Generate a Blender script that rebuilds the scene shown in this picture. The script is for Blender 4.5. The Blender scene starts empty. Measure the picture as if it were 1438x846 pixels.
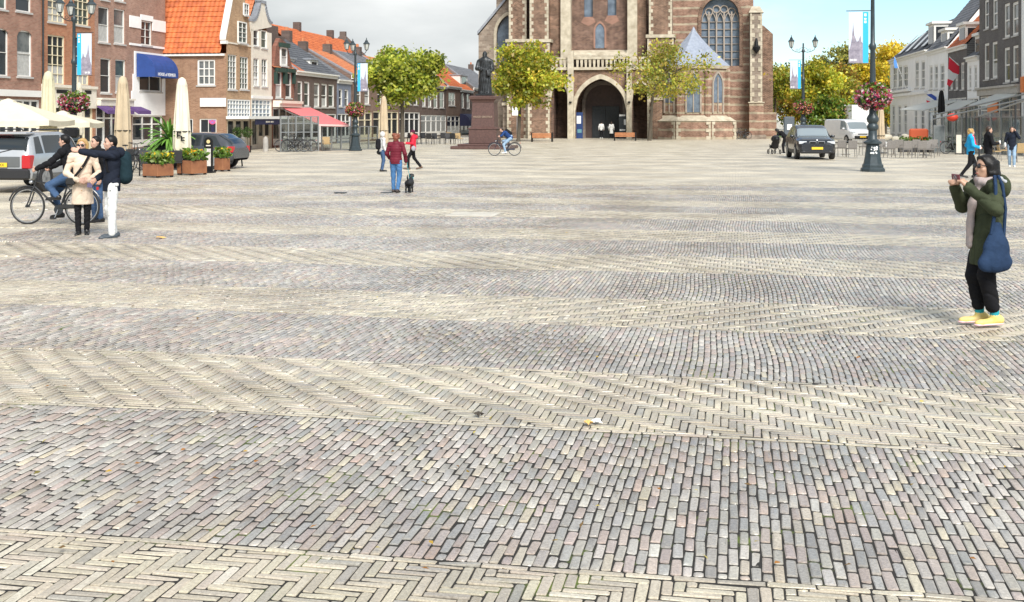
import bpy, bmesh, math, random
import numpy as np
from mathutils import Vector, Matrix, noise as mnoise
R = math.radians
random.seed(7); rng = np.random.default_rng(11)
scene = bpy.context.scene
C = scene.collection

# ------------------------------------------------------------------ camera
F, CX, HY, CAMH = 1600.0, 719.0, 167.0, 2.0          # focal length in photo pixels, horizon row, lens height in metres
cam_d = bpy.data.cameras.new('camera'); cam = bpy.data.objects.new('camera', cam_d); C.objects.link(cam)
cam.location = (0, 0, CAMH); cam.rotation_euler = (R(90), 0, 0)
cam_d.sensor_width = 36; cam_d.lens = F/1438*36
cam_d.shift_y = -(423-HY)/1438
cam_d.clip_start = 0.1; cam_d.clip_end = 3000
scene.camera = cam

# ------------------------------------------------------------------ sky and sun
SUN_EL, SUN_AZ = 42, 163        # azimuth measured clockwise from +Y (the view direction)
SKYLOC = (5.84, 6.31, 8.61)
world = bpy.data.worlds.new('World'); scene.world = world; world.use_nodes = True
wn = world.node_tree.nodes; wl = world.node_tree.links; wn.clear()
sky = wn.new('ShaderNodeTexSky'); sky.sky_type = 'NISHITA'; sky.sun_disc = False
sky.sun_elevation = R(SUN_EL); sky.sun_rotation = R(SUN_AZ)
sky.air_density = 1.0; sky.dust_density = 0.0; sky.ozone_density = 2.5
geo = wn.new('ShaderNodeTexCoord')
mp = wn.new('ShaderNodeMapping'); mp.inputs['Scale'].default_value = (1.0, 1.0, 3.2); mp.inputs['Location'].default_value = SKYLOC
n1 = wn.new('ShaderNodeTexNoise'); n1.inputs['Scale'].default_value = 1.9; n1.inputs['Detail'].default_value = 8; n1.inputs['Roughness'].default_value = 0.55
ramp = wn.new('ShaderNodeValToRGB'); ramp.color_ramp.elements[0].position = 0.40; ramp.color_ramp.elements[1].position = 0.52
n2 = wn.new('ShaderNodeTexNoise'); n2.inputs['Scale'].default_value = 3.7; n2.inputs['Detail'].default_value = 6
cr2 = wn.new('ShaderNodeValToRGB'); cr2.color_ramp.elements[0].position = 0.35; cr2.color_ramp.elements[1].position = 0.68
cr2.color_ramp.elements[0].color = (3.0, 3.2, 3.25, 1); cr2.color_ramp.elements[1].color = (5.2, 5.3, 5.25, 1)
mx = wn.new('ShaderNodeMix'); mx.data_type = 'RGBA'
bgn = wn.new('ShaderNodeBackground'); bgn.inputs['Strength'].default_value = 0.10
wo = wn.new('ShaderNodeOutputWorld')
wl.new(geo.outputs['Generated'], mp.inputs['Vector']); wl.new(mp.outputs[0], n1.inputs['Vector']); wl.new(mp.outputs[0], n2.inputs['Vector'])
wl.new(n1.outputs['Fac'], ramp.inputs[0]); wl.new(n2.outputs['Fac'], cr2.inputs[0])
wl.new(ramp.outputs[0], mx.inputs[0]); tint = wn.new('ShaderNodeMix'); tint.data_type = 'RGBA'; tint.blend_type = 'MULTIPLY'; tint.inputs[0].default_value = 1; tint.inputs[7].default_value = (.66, .76, .80, 1)
wl.new(sky.outputs[0], tint.inputs[6]); wl.new(tint.outputs[2], mx.inputs[6]); wl.new(cr2.outputs[0], mx.inputs[7])
wl.new(mx.outputs[2], bgn.inputs[0]); wl.new(bgn.outputs[0], wo.inputs[0])
sd = bpy.data.lights.new('sun', 'SUN'); sun = bpy.data.objects.new('sun', sd); C.objects.link(sun)
sd.energy = 2.6; sd.angle = R(24); sd.color = (1, .96, .9)
_dv = Vector((math.sin(R(SUN_AZ))*math.cos(R(SUN_EL)), math.cos(R(SUN_AZ))*math.cos(R(SUN_EL)), math.sin(R(SUN_EL))))
sun.rotation_euler = (-_dv).to_track_quat('-Z', 'Y').to_euler(); sun.location = (20, -20, 40)
vs = scene.view_settings; vs.view_transform = 'Standard'; vs.look = 'None'; vs.exposure = 1.05; vs.gamma = 1.0; vs.use_curve_mapping = False
scene.render.engine = 'CYCLES'

# ------------------------------------------------------------------ pixel helpers (directions only; depth comes from the ground or a wall)
def gp(x, y):                      # ground point under photo pixel
    d = F*CAMH/(y-HY); return Vector(((x-CX)*d/F, d, 0))
def at(x, y, d): return Vector(((x-CX)*d/F, d, CAMH-(y-HY)*d/F))
class Plane:                       # vertical wall plane through a ground point, t along the wall, n out of it
    def __init__(s, P, t, n): s.P = Vector((P[0], P[1], 0)); s.t = Vector((t[0], t[1], 0)).normalized(); s.n = Vector((n[0], n[1], 0)).normalized()
    def off(s, k): return Plane(s.P+s.n*k, s.t, s.n)
    def u(s, px):
        k = (px-CX)/F              # (P+t u).x = k (P+t u).y
        return -(s.P.x-k*s.P.y)/(s.t.x-k*s.t.y)
    def z(s, px, py):
        p = s.P+s.t*s.u(px); return CAMH-(py-HY)*p.y/F
    def pt(s, u, z, o=0.0): return s.P+s.t*u+s.n*o+Vector((0, 0, z))
    def px(s, x, y, o=0.0): return s.pt(s.u(x), s.z(x, y), o)
AX = math.atan2(980-CX, F)                       # the square's long axis, right of the view direction
TA = (math.sin(AX), math.cos(AX)); TB = (math.cos(AX), -math.sin(AX))

# ------------------------------------------------------------------ mesh helpers
class MB:
    def __init__(s): s.v = []; s.f = []; s.c = None
    def add(s, vs, fs):
        o = len(s.v); s.v += [tuple(v) for v in vs]; s.f += [tuple(i+o for i in f) for f in fs]; return s
    def quad(s, a, b, c, d): return s.add([a, b, c, d], [(0, 1, 2, 3)])
    def box(s, lo, hi, M=None):
        x0, y0, z0 = lo; x1, y1, z1 = hi
        p = [(x0,y0,z0),(x1,y0,z0),(x1,y1,z0),(x0,y1,z0),(x0,y0,z1),(x1,y0,z1),(x1,y1,z1),(x0,y1,z1)]
        if M is not None: p = [M @ Vector(q) for q in p]
        return s.add(p, [(0,3,2,1),(4,5,6,7),(0,1,5,4),(1,2,6,5),(2,3,7,6),(3,0,4,7)])
    def bbox(s, lo, hi, b=.01, M=None):          # box with chamfered edges
        x = (lo[0], hi[0]); y = (lo[1], hi[1]); z = (lo[2], hi[2])
        bm = bmesh.new(); bmesh.ops.create_cube(bm, size=1)
        for v in bm.verts: v.co = Vector((x[0] if v.co.x < 0 else x[1], y[0] if v.co.y < 0 else y[1], z[0] if v.co.z < 0 else z[1]))
        b = min(b, .45*min(x[1]-x[0], y[1]-y[0], z[1]-z[0]))
        bmesh.ops.bevel(bm, geom=bm.edges[:], offset=b, segments=1, affect='EDGES', profile=.5)
        return s.frombm(bm, M)
    def frombm(s, bm, M=None):
        bm.verts.index_update()
        vs = [(M @ v.co) if M is not None else v.co.copy() for v in bm.verts]
        fs = [[v.index for v in f.verts] for f in bm.faces]; bm.free()
        return s.add(vs, fs)
    def pbox(s, pl, u0, u1, z0, z1, o0, o1):     # box in wall-plane coordinates
        p = [pl.pt(u, z, o) for z in (z0, z1) for u, o in ((u0,o0),(u1,o0),(u1,o1),(u0,o1))]
        return s.add(p, [(0,3,2,1),(4,5,6,7),(0,1,5,4),(1,2,6,5),(2,3,7,6),(3,0,4,7)])
    def prism(s, pts, vec):                      # polygon (3-D points) swept by vec
        n = len(pts); a = [Vector(p) for p in pts]; b = [p+Vector(vec) for p in a]
        fs = [tuple(range(n-1, -1, -1)), tuple(range(n, 2*n))]+[(i, (i+1) % n, n+(i+1) % n, n+i) for i in range(n)]
        return s.add(a+b, fs)
    def tube(s, path, r, n=8, cap=True):
        path = [Vector(p) for p in path]; m = len(path)
        rr = r if isinstance(r, (list, tuple)) else [r]*m
        ref = None; rings = []
        for i, p in enumerate(path):
            d = (path[min(i+1, m-1)]-path[max(i-1, 0)]); d = d.normalized() if d.length > 1e-9 else Vector((0, 0, 1))
            if ref is None: ref = Vector((0, 0, 1)) if abs(d.z) < .9 else Vector((1, 0, 0))
            a = d.cross(ref); a = a.normalized() if a.length > 1e-6 else d.orthogonal().normalized()
            b = d.cross(a); ref = a.cross(d)
            rings.append([p+(a*math.cos(2*math.pi*k/n)+b*math.sin(2*math.pi*k/n))*rr[i] for k in range(n)])
        vs = [v for g in rings for v in g]; fs = []
        for i in range(m-1):
            for k in range(n): fs.append((i*n+k, i*n+(k+1) % n, (i+1)*n+(k+1) % n, (i+1)*n+k))
        if cap: fs += [tuple(range(n-1, -1, -1)), tuple((m-1)*n+k for k in range(n))]
        return s.add(vs, fs)
    def lathe(s, prof, n=16, c=(0,0,0), M=None, sq=None):   # prof: (r,z) pairs about z
        c = Vector(c); vs = []; fs = []; m = len(prof)
        for r, z in prof:
            for k in range(n):
                a = 2*math.pi*(k+.5)/n; v = Vector((r*math.cos(a), r*math.sin(a), z))
                vs.append((M @ v if M is not None else v)+c)
        for i in range(m-1):
            for k in range(n): fs.append((i*n+k, i*n+(k+1) % n, (i+1)*n+(k+1) % n, (i+1)*n+k))
        fs += [tuple(range(n-1, -1, -1)), tuple((m-1)*n+k for k in range(n))]
        return s.add(vs, fs)
    def ell(s, c, r, n=12, m=8, M=None):
        prof = [(max(1e-4, math.sin(math.pi*i/m)), -math.cos(math.pi*i/m)) for i in range(m+1)]
        S = Matrix.Diagonal((r[0], r[1], r[2]))
        if M is not None: S = M.to_3x3() @ S
        return s.lathe(prof, n, c, S)
    def torus(s, c, Rr, r, axis='y', n=28, m=6, M=None):
        vs = []; fs = []
        for i in range(n):
            a = 2*math.pi*i/n
            for k in range(m):
                b = 2*math.pi*k/m; q = Rr+r*math.cos(b); h = r*math.sin(b)
                v = {'y': Vector((q*math.cos(a), h, q*math.sin(a))), 'z': Vector((q*math.cos(a), q*math.sin(a), h)), 'x': Vector((h, q*math.cos(a), q*math.sin(a)))}[axis]
                vs.append((M @ v if M is not None else v)+Vector(c))
        for i in range(n):
            for k in range(m): fs.append((i*m+k, ((i+1) % n)*m+k, ((i+1) % n)*m+(k+1) % m, i*m+(k+1) % m))
        return s.add(vs, fs)
    def grid(s, fn, nu, nv, both=False):
        vs = [fn(i/nu, j/nv) for j in range(nv+1) for i in range(nu+1)]
        fs = [(j*(nu+1)+i, j*(nu+1)+i+1, (j+1)*(nu+1)+i+1, (j+1)*(nu+1)+i) for j in range(nv) for i in range(nu)]
        return s.add(vs, fs)
    def build(s, name, mat, parent=None, smooth=False, loc=None, fixn=True):
        me = bpy.data.meshes.new(name); me.from_pydata([tuple(v) for v in s.v], [], s.f)
        if fixn and len(s.f) < 60000:
            bm = bmesh.new(); bm.from_mesh(me); bmesh.ops.recalc_face_normals(bm, faces=bm.faces[:]); bm.to_mesh(me); bm.free()
        if mat: me.materials.append(mat)
        if smooth:
            me.polygons.foreach_set('use_smooth', [True]*len(me.polygons))
            if smooth != 'all' and hasattr(me, 'set_sharp_from_angle'): me.set_sharp_from_angle(angle=R(40))
        o = bpy.data.objects.new(name, me); C.objects.link(o)
        if parent is not None: o.parent = parent
        if loc is not None: o.location = loc
        return o

def tag(o, label=None, cat=None, group=None, kind=None):
    if label: o['label'] = label
    if cat: o['category'] = cat
    if group: o['group'] = group
    if kind: o['kind'] = kind
    return o
def thing(name, label, cat, loc=(0,0,0), rz=0, group=None):
    o = bpy.data.objects.new(name, None); C.objects.link(o); o.location = loc; o.rotation_euler = (0, 0, rz)
    o.empty_display_size = .2
    return tag(o, label, cat, group)
def copy_tree(o, parent=None, loc=None, rz=None, label=None, scale=None):
    c = o.copy(); C.objects.link(c); c.parent = parent
    if loc is not None: c.location = loc
    if rz is not None: c.rotation_euler = (0, 0, rz)
    if scale is not None: c.scale = (scale,)*3
    if label: c['label'] = label
    for ch in list(o.children): copy_tree(ch, c)
    return c
def text_mesh(txt, size, M, depth=.004):
    cu = bpy.data.curves.new('lettering', 'FONT'); cu.body = txt; cu.size = size; cu.align_x = 'CENTER'; cu.align_y = 'CENTER'; cu.extrude = depth; cu.resolution_u = 2
    o = bpy.data.objects.new('lettering', cu); C.objects.link(o)
    dg = bpy.context.evaluated_depsgraph_get(); me = bpy.data.meshes.new_from_object(o.evaluated_get(dg))
    b = MB(); b.add([M @ v.co for v in me.vertices], [tuple(p.vertices) for p in me.polygons])
    bpy.data.objects.remove(o); bpy.data.curves.remove(cu); bpy.data.meshes.remove(me)
    return b
def frame(o, x, y, z=None):                      # 4x4 from origin and axes
    x = Vector(x).normalized(); y = Vector(y).normalized(); z = x.cross(y) if z is None else Vector(z)
    return Matrix(((x.x, y.x, z.x, o[0]), (x.y, y.y, z.y, o[1]), (x.z, y.z, z.z, o[2]), (0, 0, 0, 1)))

# ------------------------------------------------------------------ materials
MATS = {}
def mat(name, col=(.5,.5,.5), rough=.6, metal=0, var=0.0, vscale=3.0, bump=0.0, bscale=40.0, spec=.5, coord='Object', trans=0.0, dirt=0.0, col2=None):
    if name in MATS: return MATS[name]
    m = bpy.data.materials.new(name); m.use_nodes = True; nt = m.node_tree; N = nt.nodes; L = nt.links
    b = N['Principled BSDF']; b.inputs['Roughness'].default_value = rough; b.inputs['Metallic'].default_value = metal
    b.inputs['Specular IOR Level'].default_value = spec
    b.inputs['Base Color'].default_value = (*col, 1)
    if var or bump or col2 or dirt:
        tc = N.new('ShaderNodeTexCoord')
    if var or col2:
        nz = N.new('ShaderNodeTexNoise'); nz.inputs['Scale'].default_value = vscale; nz.inputs['Detail'].default_value = 6; nz.inputs['Roughness'].default_value = .65
        L.new(tc.outputs[coord], nz.inputs['Vector'])
        rp = N.new('ShaderNodeValToRGB'); rp.color_ramp.elements[0].position = .3; rp.color_ramp.elements[1].position = .7
        c2 = col2 if col2 else tuple(min(1, c*(1+var)) for c in col); c1 = col if col2 else tuple(c*(1-var) for c in col)
        rp.color_ramp.elements[0].color = (*c1, 1); rp.color_ramp.elements[1].color = (*c2, 1)
        L.new(nz.outputs['Fac'], rp.inputs[0]); L.new(rp.outputs[0], b.inputs['Base Color'])
    if bump:
        nb = N.new('ShaderNodeTexNoise'); nb.inputs['Scale'].default_value = bscale; nb.inputs['Detail'].default_value = 4
        bp = N.new('ShaderNodeBump'); bp.inputs['Strength'].default_value = bump; bp.inputs['Distance'].default_value = .02
        L.new(tc.outputs[coord], nb.inputs['Vector']); L.new(nb.outputs['Fac'], bp.inputs['Height']); L.new(bp.outputs[0], b.inputs['Normal'])
    if trans: b.inputs['Transmission Weight'].default_value = trans
    MATS[name] = m; return m
def brickmat(name, c1, c2, mortar, bw=.22, bh=.065, ang=0.0, bands=None, var=.25, mort=.012):
    # brickwork in wall coordinates: u along the wall (rotated about z by ang), v = height
    if name in MATS: return MATS[name]
    m = bpy.data.materials.new(name); m.use_nodes = True; nt = m.node_tree; N = nt.nodes; L = nt.links; b = N['Principled BSDF']
    b.inputs['Roughness'].default_value = .85; b.inputs['Specular IOR Level'].default_value = .25
    tc = N.new('ShaderNodeTexCoord'); sp = N.new('ShaderNodeSeparateXYZ'); L.new(tc.outputs['Object'], sp.inputs[0])
    def mth(op, a, bb=None):
        q = N.new('ShaderNodeMath'); q.operation = op
        for i, v in enumerate((a, bb)):
            if v is None: continue
            if isinstance(v, (int, float)): q.inputs[i].default_value = v
            else: L.new(v, q.inputs[i])
        return q.outputs[0]
    u = mth('ADD', mth('MULTIPLY', sp.outputs[0], math.cos(ang)), mth('MULTIPLY', sp.outputs[1], math.sin(ang)))
    cb = N.new('ShaderNodeCombineXYZ'); L.new(u, cb.inputs[0]); L.new(sp.outputs[2], cb.inputs[1])
    bt = N.new('ShaderNodeTexBrick'); bt.inputs['Scale'].default_value = 1; bt.inputs['Brick Width'].default_value = bw; bt.inputs['Row Height'].default_value = bh
    bt.inputs['Mortar Size'].default_value = mort; bt.inputs['Mortar Smooth'].default_value = .3; bt.inputs['Bias'].default_value = -.1
    bt.inputs['Color1'].default_value = (*c1, 1); bt.inputs['Color2'].default_value = (*c2, 1); bt.inputs['Mortar'].default_value = (*mortar, 1)
    L.new(cb.outputs[0], bt.inputs['Vector'])
    nz = N.new('ShaderNodeTexNoise'); nz.inputs['Scale'].default_value = 1.1; nz.inputs['Detail'].default_value = 9; nz.inputs['Roughness'].default_value = .7; L.new(tc.outputs['Object'], nz.inputs['Vector'])
    rp = N.new('ShaderNodeValToRGB'); rp.color_ramp.elements[0].position = .3; rp.color_ramp.elements[1].position = .72
    rp.color_ramp.elements[0].color = (1-var,)*3+(1,); rp.color_ramp.elements[1].color = (1+var*.6,)*3+(1,); L.new(nz.outputs['Fac'], rp.inputs[0])
    mu = N.new('ShaderNodeMix'); mu.data_type = 'RGBA'; mu.blend_type = 'MULTIPLY'; mu.inputs[0].default_value = 1
    L.new(bt.outputs['Color'], mu.inputs[6]); L.new(rp.outputs[0], mu.inputs[7]); out = mu.outputs[2]
    if bands:                                   # (period, share, colour): courses of pale stone
        per, share, bc = bands
        fr = mth('FRACT', mth('DIVIDE', sp.outputs[2], per))
        n3 = N.new('ShaderNodeTexNoise'); n3.inputs['Scale'].default_value = .9; n3.inputs['Detail'].default_value = 5; L.new(tc.outputs['Object'], n3.inputs['Vector'])
        lim = mth('ADD', mth('MULTIPLY', n3.outputs['Fac'], .5), share-.25)
        sel = mth('LESS_THAN', fr, lim)
        m2 = N.new('ShaderNodeMix'); m2.data_type = 'RGBA'; L.new(sel, m2.inputs[0]); L.new(out, m2.inputs[6])
        mm = N.new('ShaderNodeMix'); mm.data_type = 'RGBA'; mm.blend_type = 'MULTIPLY'; mm.inputs[0].default_value = 1; mm.inputs[6].default_value = (*bc, 1); L.new(rp.outputs[0], mm.inputs[7])
        L.new(mm.outputs[2], m2.inputs[7]); out = m2.outputs[2]
    L.new(out, b.inputs['Base Color'])
    bp = N.new('ShaderNodeBump'); bp.inputs['Strength'].default_value = .5; bp.inputs['Distance'].default_value = .01; bp.invert = True
    L.new(bt.outputs['Fac'], bp.inputs['Height']); L.new(bp.outputs[0], b.inputs['Normal'])
    MATS[name] = m; return m
def glassmat(name='window_glass', col=(.03,.035,.04), rough=.06):
    return mat(name, col, rough, spec=.35)
W_PAINT = mat('white_paint', (.74,.73,.69), .5, var=.06, vscale=2)
CREAM_PAINT = mat('cream_paint', (.70,.62,.44), .5, var=.06, vscale=2)
GLASS = glassmat()
GLASS_CURT = mat('curtained_glass', (.05,.06,.065), .08, spec=.35, col2=(.22,.23,.22), vscale=1.3)
BLACK = mat('black_paint', (.010,.010,.011), .45, spec=.25)
DARK_IRON = mat('dark_iron', (.035,.04,.045), .45, metal=.3, var=.3, vscale=8)
STEEL = mat('steel_grey', (.30,.31,.32), .4, metal=.6)
# ================================================================== the paving of the square
PANG = R(11.1)
EA = np.array([math.sin(PANG), math.cos(PANG)]); EB = np.array([math.cos(PANG), -math.sin(PANG)])
A0, PER, GREY_T = 5.04, 3.87, 2.15               # first grey band, band period, grey share (metres along EA)
CREAM_T = PER-GREY_T
def wob(b, k): return .03*math.sin(b*.45+k*1.7)+.018*math.sin(b*1.3+k*.6)-.004*(b+.6)**2*math.exp(-abs(b)/6)
def ground_z(x, y): return .012*math.sin(x*.55+.3*y)+.010*math.sin(y*.8+x*.21+1)      # worn, uneven surface
def pave_mat(name, source):
    m = bpy.data.materials.new(name); m.use_nodes = True; nt = m.node_tree; N = nt.nodes; L = nt.links; b = N['Principled BSDF']
    if source == 'attr': a = N.new('ShaderNodeAttribute'); a.attribute_name = 'brick_colour'; col = a.outputs['Color']
    else: a = N.new('ShaderNodeObjectInfo'); col = a.outputs['Color']
    g = N.new('ShaderNodeNewGeometry')
    nz = N.new('ShaderNodeTexNoise'); nz.inputs['Scale'].default_value = 62; nz.inputs['Detail'].default_value = 9; nz.inputs['Roughness'].default_value = .82; L.new(g.outputs['Position'], nz.inputs['Vector'])
    rp = N.new('ShaderNodeValToRGB'); rp.color_ramp.elements[0].position = .3; rp.color_ramp.elements[1].position = .66
    rp.color_ramp.elements[0].color = (.50,.48,.46,1); rp.color_ramp.elements[1].color = (1.22,1.22,1.21,1); L.new(nz.outputs['Fac'], rp.inputs[0])
    mu = N.new('ShaderNodeMix'); mu.data_type = 'RGBA'; mu.blend_type = 'MULTIPLY'; mu.inputs[0].default_value = 1
    L.new(col, mu.inputs[6]); L.new(rp.outputs[0], mu.inputs[7])
    n2 = N.new('ShaderNodeTexNoise'); n2.inputs['Scale'].default_value = .55; n2.inputs['Detail'].default_value = 7; n2.inputs['Roughness'].default_value = .62; L.new(g.outputs['Position'], n2.inputs['Vector'])
    r2 = N.new('ShaderNodeValToRGB'); r2.color_ramp.elements[0].position = .35; r2.color_ramp.elements[1].position = .65
    r2.color_ramp.elements[0].color = (.74,.72,.70,1); r2.color_ramp.elements[1].color = (1.10,1.10,1.10,1); L.new(n2.outputs['Fac'], r2.inputs[0])
    m3 = N.new('ShaderNodeMix'); m3.data_type = 'RGBA'; m3.blend_type = 'MULTIPLY'; m3.inputs[0].default_value = 1
    L.new(mu.outputs[2], m3.inputs[6]); L.new(r2.outputs[0], m3.inputs[7]); L.new(m3.outputs[2], b.inputs['Base Color'])
    mr = N.new('ShaderNodeMapRange'); mr.inputs[1].default_value = .35; mr.inputs[2].default_value = .65; mr.inputs[3].default_value = .13; mr.inputs[4].default_value = .42
    L.new(n2.outputs['Fac'], mr.inputs[0]); L.new(mr.outputs[0], b.inputs['Roughness']); b.inputs['Specular IOR Level'].default_value = .65
    bp = N.new('ShaderNodeBump'); bp.inputs['Strength'].default_value = .35; bp.inputs['Distance'].default_value = .004
    L.new(nz.outputs['Fac'], bp.inputs['Height']); L.new(bp.outputs[0], b.inputs['Normal'])
    return m
M_BR_A = pave_mat('paving_brick_stuff', 'attr'); M_BR_O = pave_mat('paving_brick', 'obj')

GREY_PAL = np.array([(.40,.395,.39),(.44,.425,.42),(.36,.37,.385),(.48,.475,.47),(.43,.375,.365),(.40,.35,.35),(.46,.39,.365),(.50,.46,.39),(.31,.31,.315),(.53,.49,.39),(.41,.41,.385),(.44,.345,.31)])
GREY_PAL = (GREY_PAL*.8+GREY_PAL.mean(1)[:, None]*.2)*np.array((1.09, 1.04, .945))
GREY_W = np.array([16,14,14,12,11,9,7,6,7,3,9,1.5]); GREY_W /= GREY_W.sum()
CREAM_PAL = np.array([(.58,.51,.375),(.62,.55,.41),(.55,.49,.375),(.64,.57,.405),(.50,.45,.355),(.56,.48,.375),(.66,.61,.48),(.47,.44,.37)])
CREAM_PAL = (CREAM_PAL*.82+CREAM_PAL.mean(1)[:, None]*.18)*.94
CREAM_W = np.array([18,16,14,10,10,8,6,5.0]); CREAM_W /= CREAM_W.sum()
A_MAX = 33.0
def half_w(a): return max(4.2, .56*a+2.4)        # how far to each side the pieces are laid
BANDS = []                                       # (kind, a_lo, a_hi, index)
k = -1
while A0+k*PER < A_MAX:
    BANDS.append(('grey', A0+k*PER, A0+k*PER+GREY_T, k)); BANDS.append(('cream', A0+k*PER+GREY_T, A0+(k+1)*PER, k)); k += 1
BANDS = [b for b in BANDS if b[2] > 3.6]

def lay_grey(lo, hi, k):
    out = []; w = .0505; Lb = .197; am = .5*(lo+hi); hw = half_w(am); bc = -hw*1.0; j = 0
    b = -hw; ph = 0
    bmid = 0
    while b < hw:
        ww = w*random.uniform(.93, 1.07); ph = (ph+.5+random.uniform(-.13, .13)) % 1
        e0 = lo+wob(b, 2*k); e1 = hi+wob(b, 2*k+1); a = e0-ph*Lb
        drift = .02*math.sin(b*1.1+k)
        while a < e1-.03:
            LL = Lb*random.uniform(.86, 1.1)
            if e1-(a+LL) < .055: LL = e1-a                   # no slivers at the edge
            s0, s1 = max(a, e0), min(a+LL, e1)
            if a < e0 and s1-s0 < .055: a = e0; LL = Lb*random.uniform(.95, 1.2); s0, s1 = a, min(a+LL, e1)
            if s1-s0 > .02:
                am_ = .5*(s0+s1); bo = drift*math.sin((am_-lo)*2.2)
                out.append((b+ww/2+bo, am_, ww, s1-s0, 0, random.uniform(-.035, .035)))
            a += LL
        b += ww
    return out
def lay_cream(lo, hi, k):
    out = []; w = .0515; Lb = 4*w; hw = half_w(.5*(lo+hi)); mir = -1 if k % 2 == 0 else 1
    # a stretcher course along each edge, herringbone between
    for e, sgn, kk in ((lo, 1, 2*k+1), (hi, -1, 2*k+2)):
        b = -hw+random.random()*.2
        while b < hw:
            LL = Lb*random.uniform(.9, 1.08); c = e+wob(b+LL/2, kk)+sgn*w/2
            sl = (wob(b+LL, kk)-wob(b, kk))/LL
            out.append((b+LL/2, c, LL, w, 1, sl)); b += LL
    nb = int(2*hw/w)+2; na = int((hi-lo)/w)+14
    skew = .10*mir
    def put(bc, ac, LB, LA):                     # clip a rectangle to the herringbone field
        e0 = lo+wob(bc, 2*k+1)+w*1.02; e1 = hi+wob(bc, 2*k+2)-w*1.02
        s0, s1 = max(ac-LA/2, e0), min(ac+LA/2, e1)
        if s1-s0 < .018: return
        out.append((bc, .5*(s0+s1), LB, s1-s0, 1 if LB > LA else 0, random.uniform(-.02, .02)))
    for yy in range(-6, na):
        st = (yy % 8)
        for xx in range(st-8, nb, 8): put(mir*(-hw+(xx+2)*w), lo-.1+(yy+.5)*w, Lb, w)
    for xx in range(-6, nb):
        y0 = (xx-7) % 8
        for yy in range(y0-8, na, 8): put(mir*(-hw+(xx+.5)*w), lo-.1+(yy+2)*w, w, Lb)
    return out
# a brick: worn, rounded corners and top edge, sides going down into the joint (8-sided rings near by, 4-sided far off)
def brick_verts(bx, by, wb, wa, rot, z, joint=.0075, rnd=.0085, dep=.03, lj=1.0, tilt=(0, 0), nr=8):
    hb = np.maximum((wb-joint)/2, .006); ha = np.maximum((wa-joint*lj)/2, .006); n = len(bx)
    V = np.zeros((n, 3*nr, 3)); cr = np.minimum(.0058, .4*np.minimum(hb, ha))*rng.uniform(.3, 1.4, n)
    for r, (ins, zz) in enumerate(((-.0012, -dep), (0, -.0035), (rnd, 0))):
        q = 0
        for sx, sy in ((-1,-1),(1,-1),(1,1),(-1,1)):
            for e in ((0, 1), (1, 0)) if nr == 8 else ((0, 0),):
                if nr == 8 and sx*sy < 0: e = (e[1], e[0])
                lb = sx*(np.maximum(hb-ins, hb*.35)-e[0]*cr); la = sy*(np.maximum(ha-ins*1.5, ha*.35)-e[1]*cr*1.2)
                if r: lb = lb+rng.uniform(-.0019, .0019, n); la = la+rng.uniform(-.003, .003, n)
                c, s = np.cos(rot), np.sin(rot); B = bx+lb*c-la*s; A = by+lb*s+la*c
                V[:, r*nr+q, 0] = EA[0]*A+EB[0]*B; V[:, r*nr+q, 1] = EA[1]*A+EB[1]*B
                V[:, r*nr+q, 2] = z+zz+(lb*tilt[0]+la*tilt[1] if r else 0)+(rng.normal(0, .0006, n) if r == 2 else 0)
                q += 1
    return V
def brick_faces(nr): return [tuple(range(2*nr, 3*nr))]+[(r*nr+q, r*nr+(q+1) % nr, (r+1)*nr+(q+1) % nr, (r+1)*nr+q) for r in (0, 1) for q in range(nr)]
brick_protos = []
ground_parts = []
FAR_A = A0+math.ceil((A_MAX-A0)/PER)*PER
def bulk(name, V, cols, parent):
    n = len(V); nr = V.shape[1]//3; BF = brick_faces(nr); nf = len(BF); tot = np.array([len(f) for f in BF]); flat = np.concatenate([np.array(f) for f in BF])
    me = bpy.data.meshes.new(name); me.vertices.add(n*3*nr); me.vertices.foreach_set('co', V.reshape(-1))
    idx = (np.arange(n)[:, None]*3*nr+flat[None]).reshape(-1)
    me.loops.add(len(idx)); me.loops.foreach_set('vertex_index', idx.astype(np.int32))
    st = (np.arange(n)[:, None]*len(flat)+np.concatenate([[0], np.cumsum(tot)[:-1]])[None]).reshape(-1)
    me.polygons.add(n*nf); me.polygons.foreach_set('loop_start', st.astype(np.int32))
    at_ = me.attributes.new('brick_colour', 'FLOAT_COLOR', 'FACE')
    cc = np.ones((n, nf, 4)); cc[:, :, :3] = cols[:, None, :]; at_.data.foreach_set('color', cc.reshape(-1))
    me.update(); me.validate(); me.materials.append(M_BR_A)
    o = bpy.data.objects.new(name, me); C.objects.link(o); o.parent = parent; o['kind'] = 'stuff'
    return o
def bed_z(B, A): 
    X = EA[0]*A+EB[0]*B; Y = EA[1]*A+EB[1]*B
    return (.012*np.sin(X*.55+.3*Y)+.010*np.sin(Y*.8+X*.21+1))*np.clip((FAR_A-A)/5, 0, 1)
nb_ = 0
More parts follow.
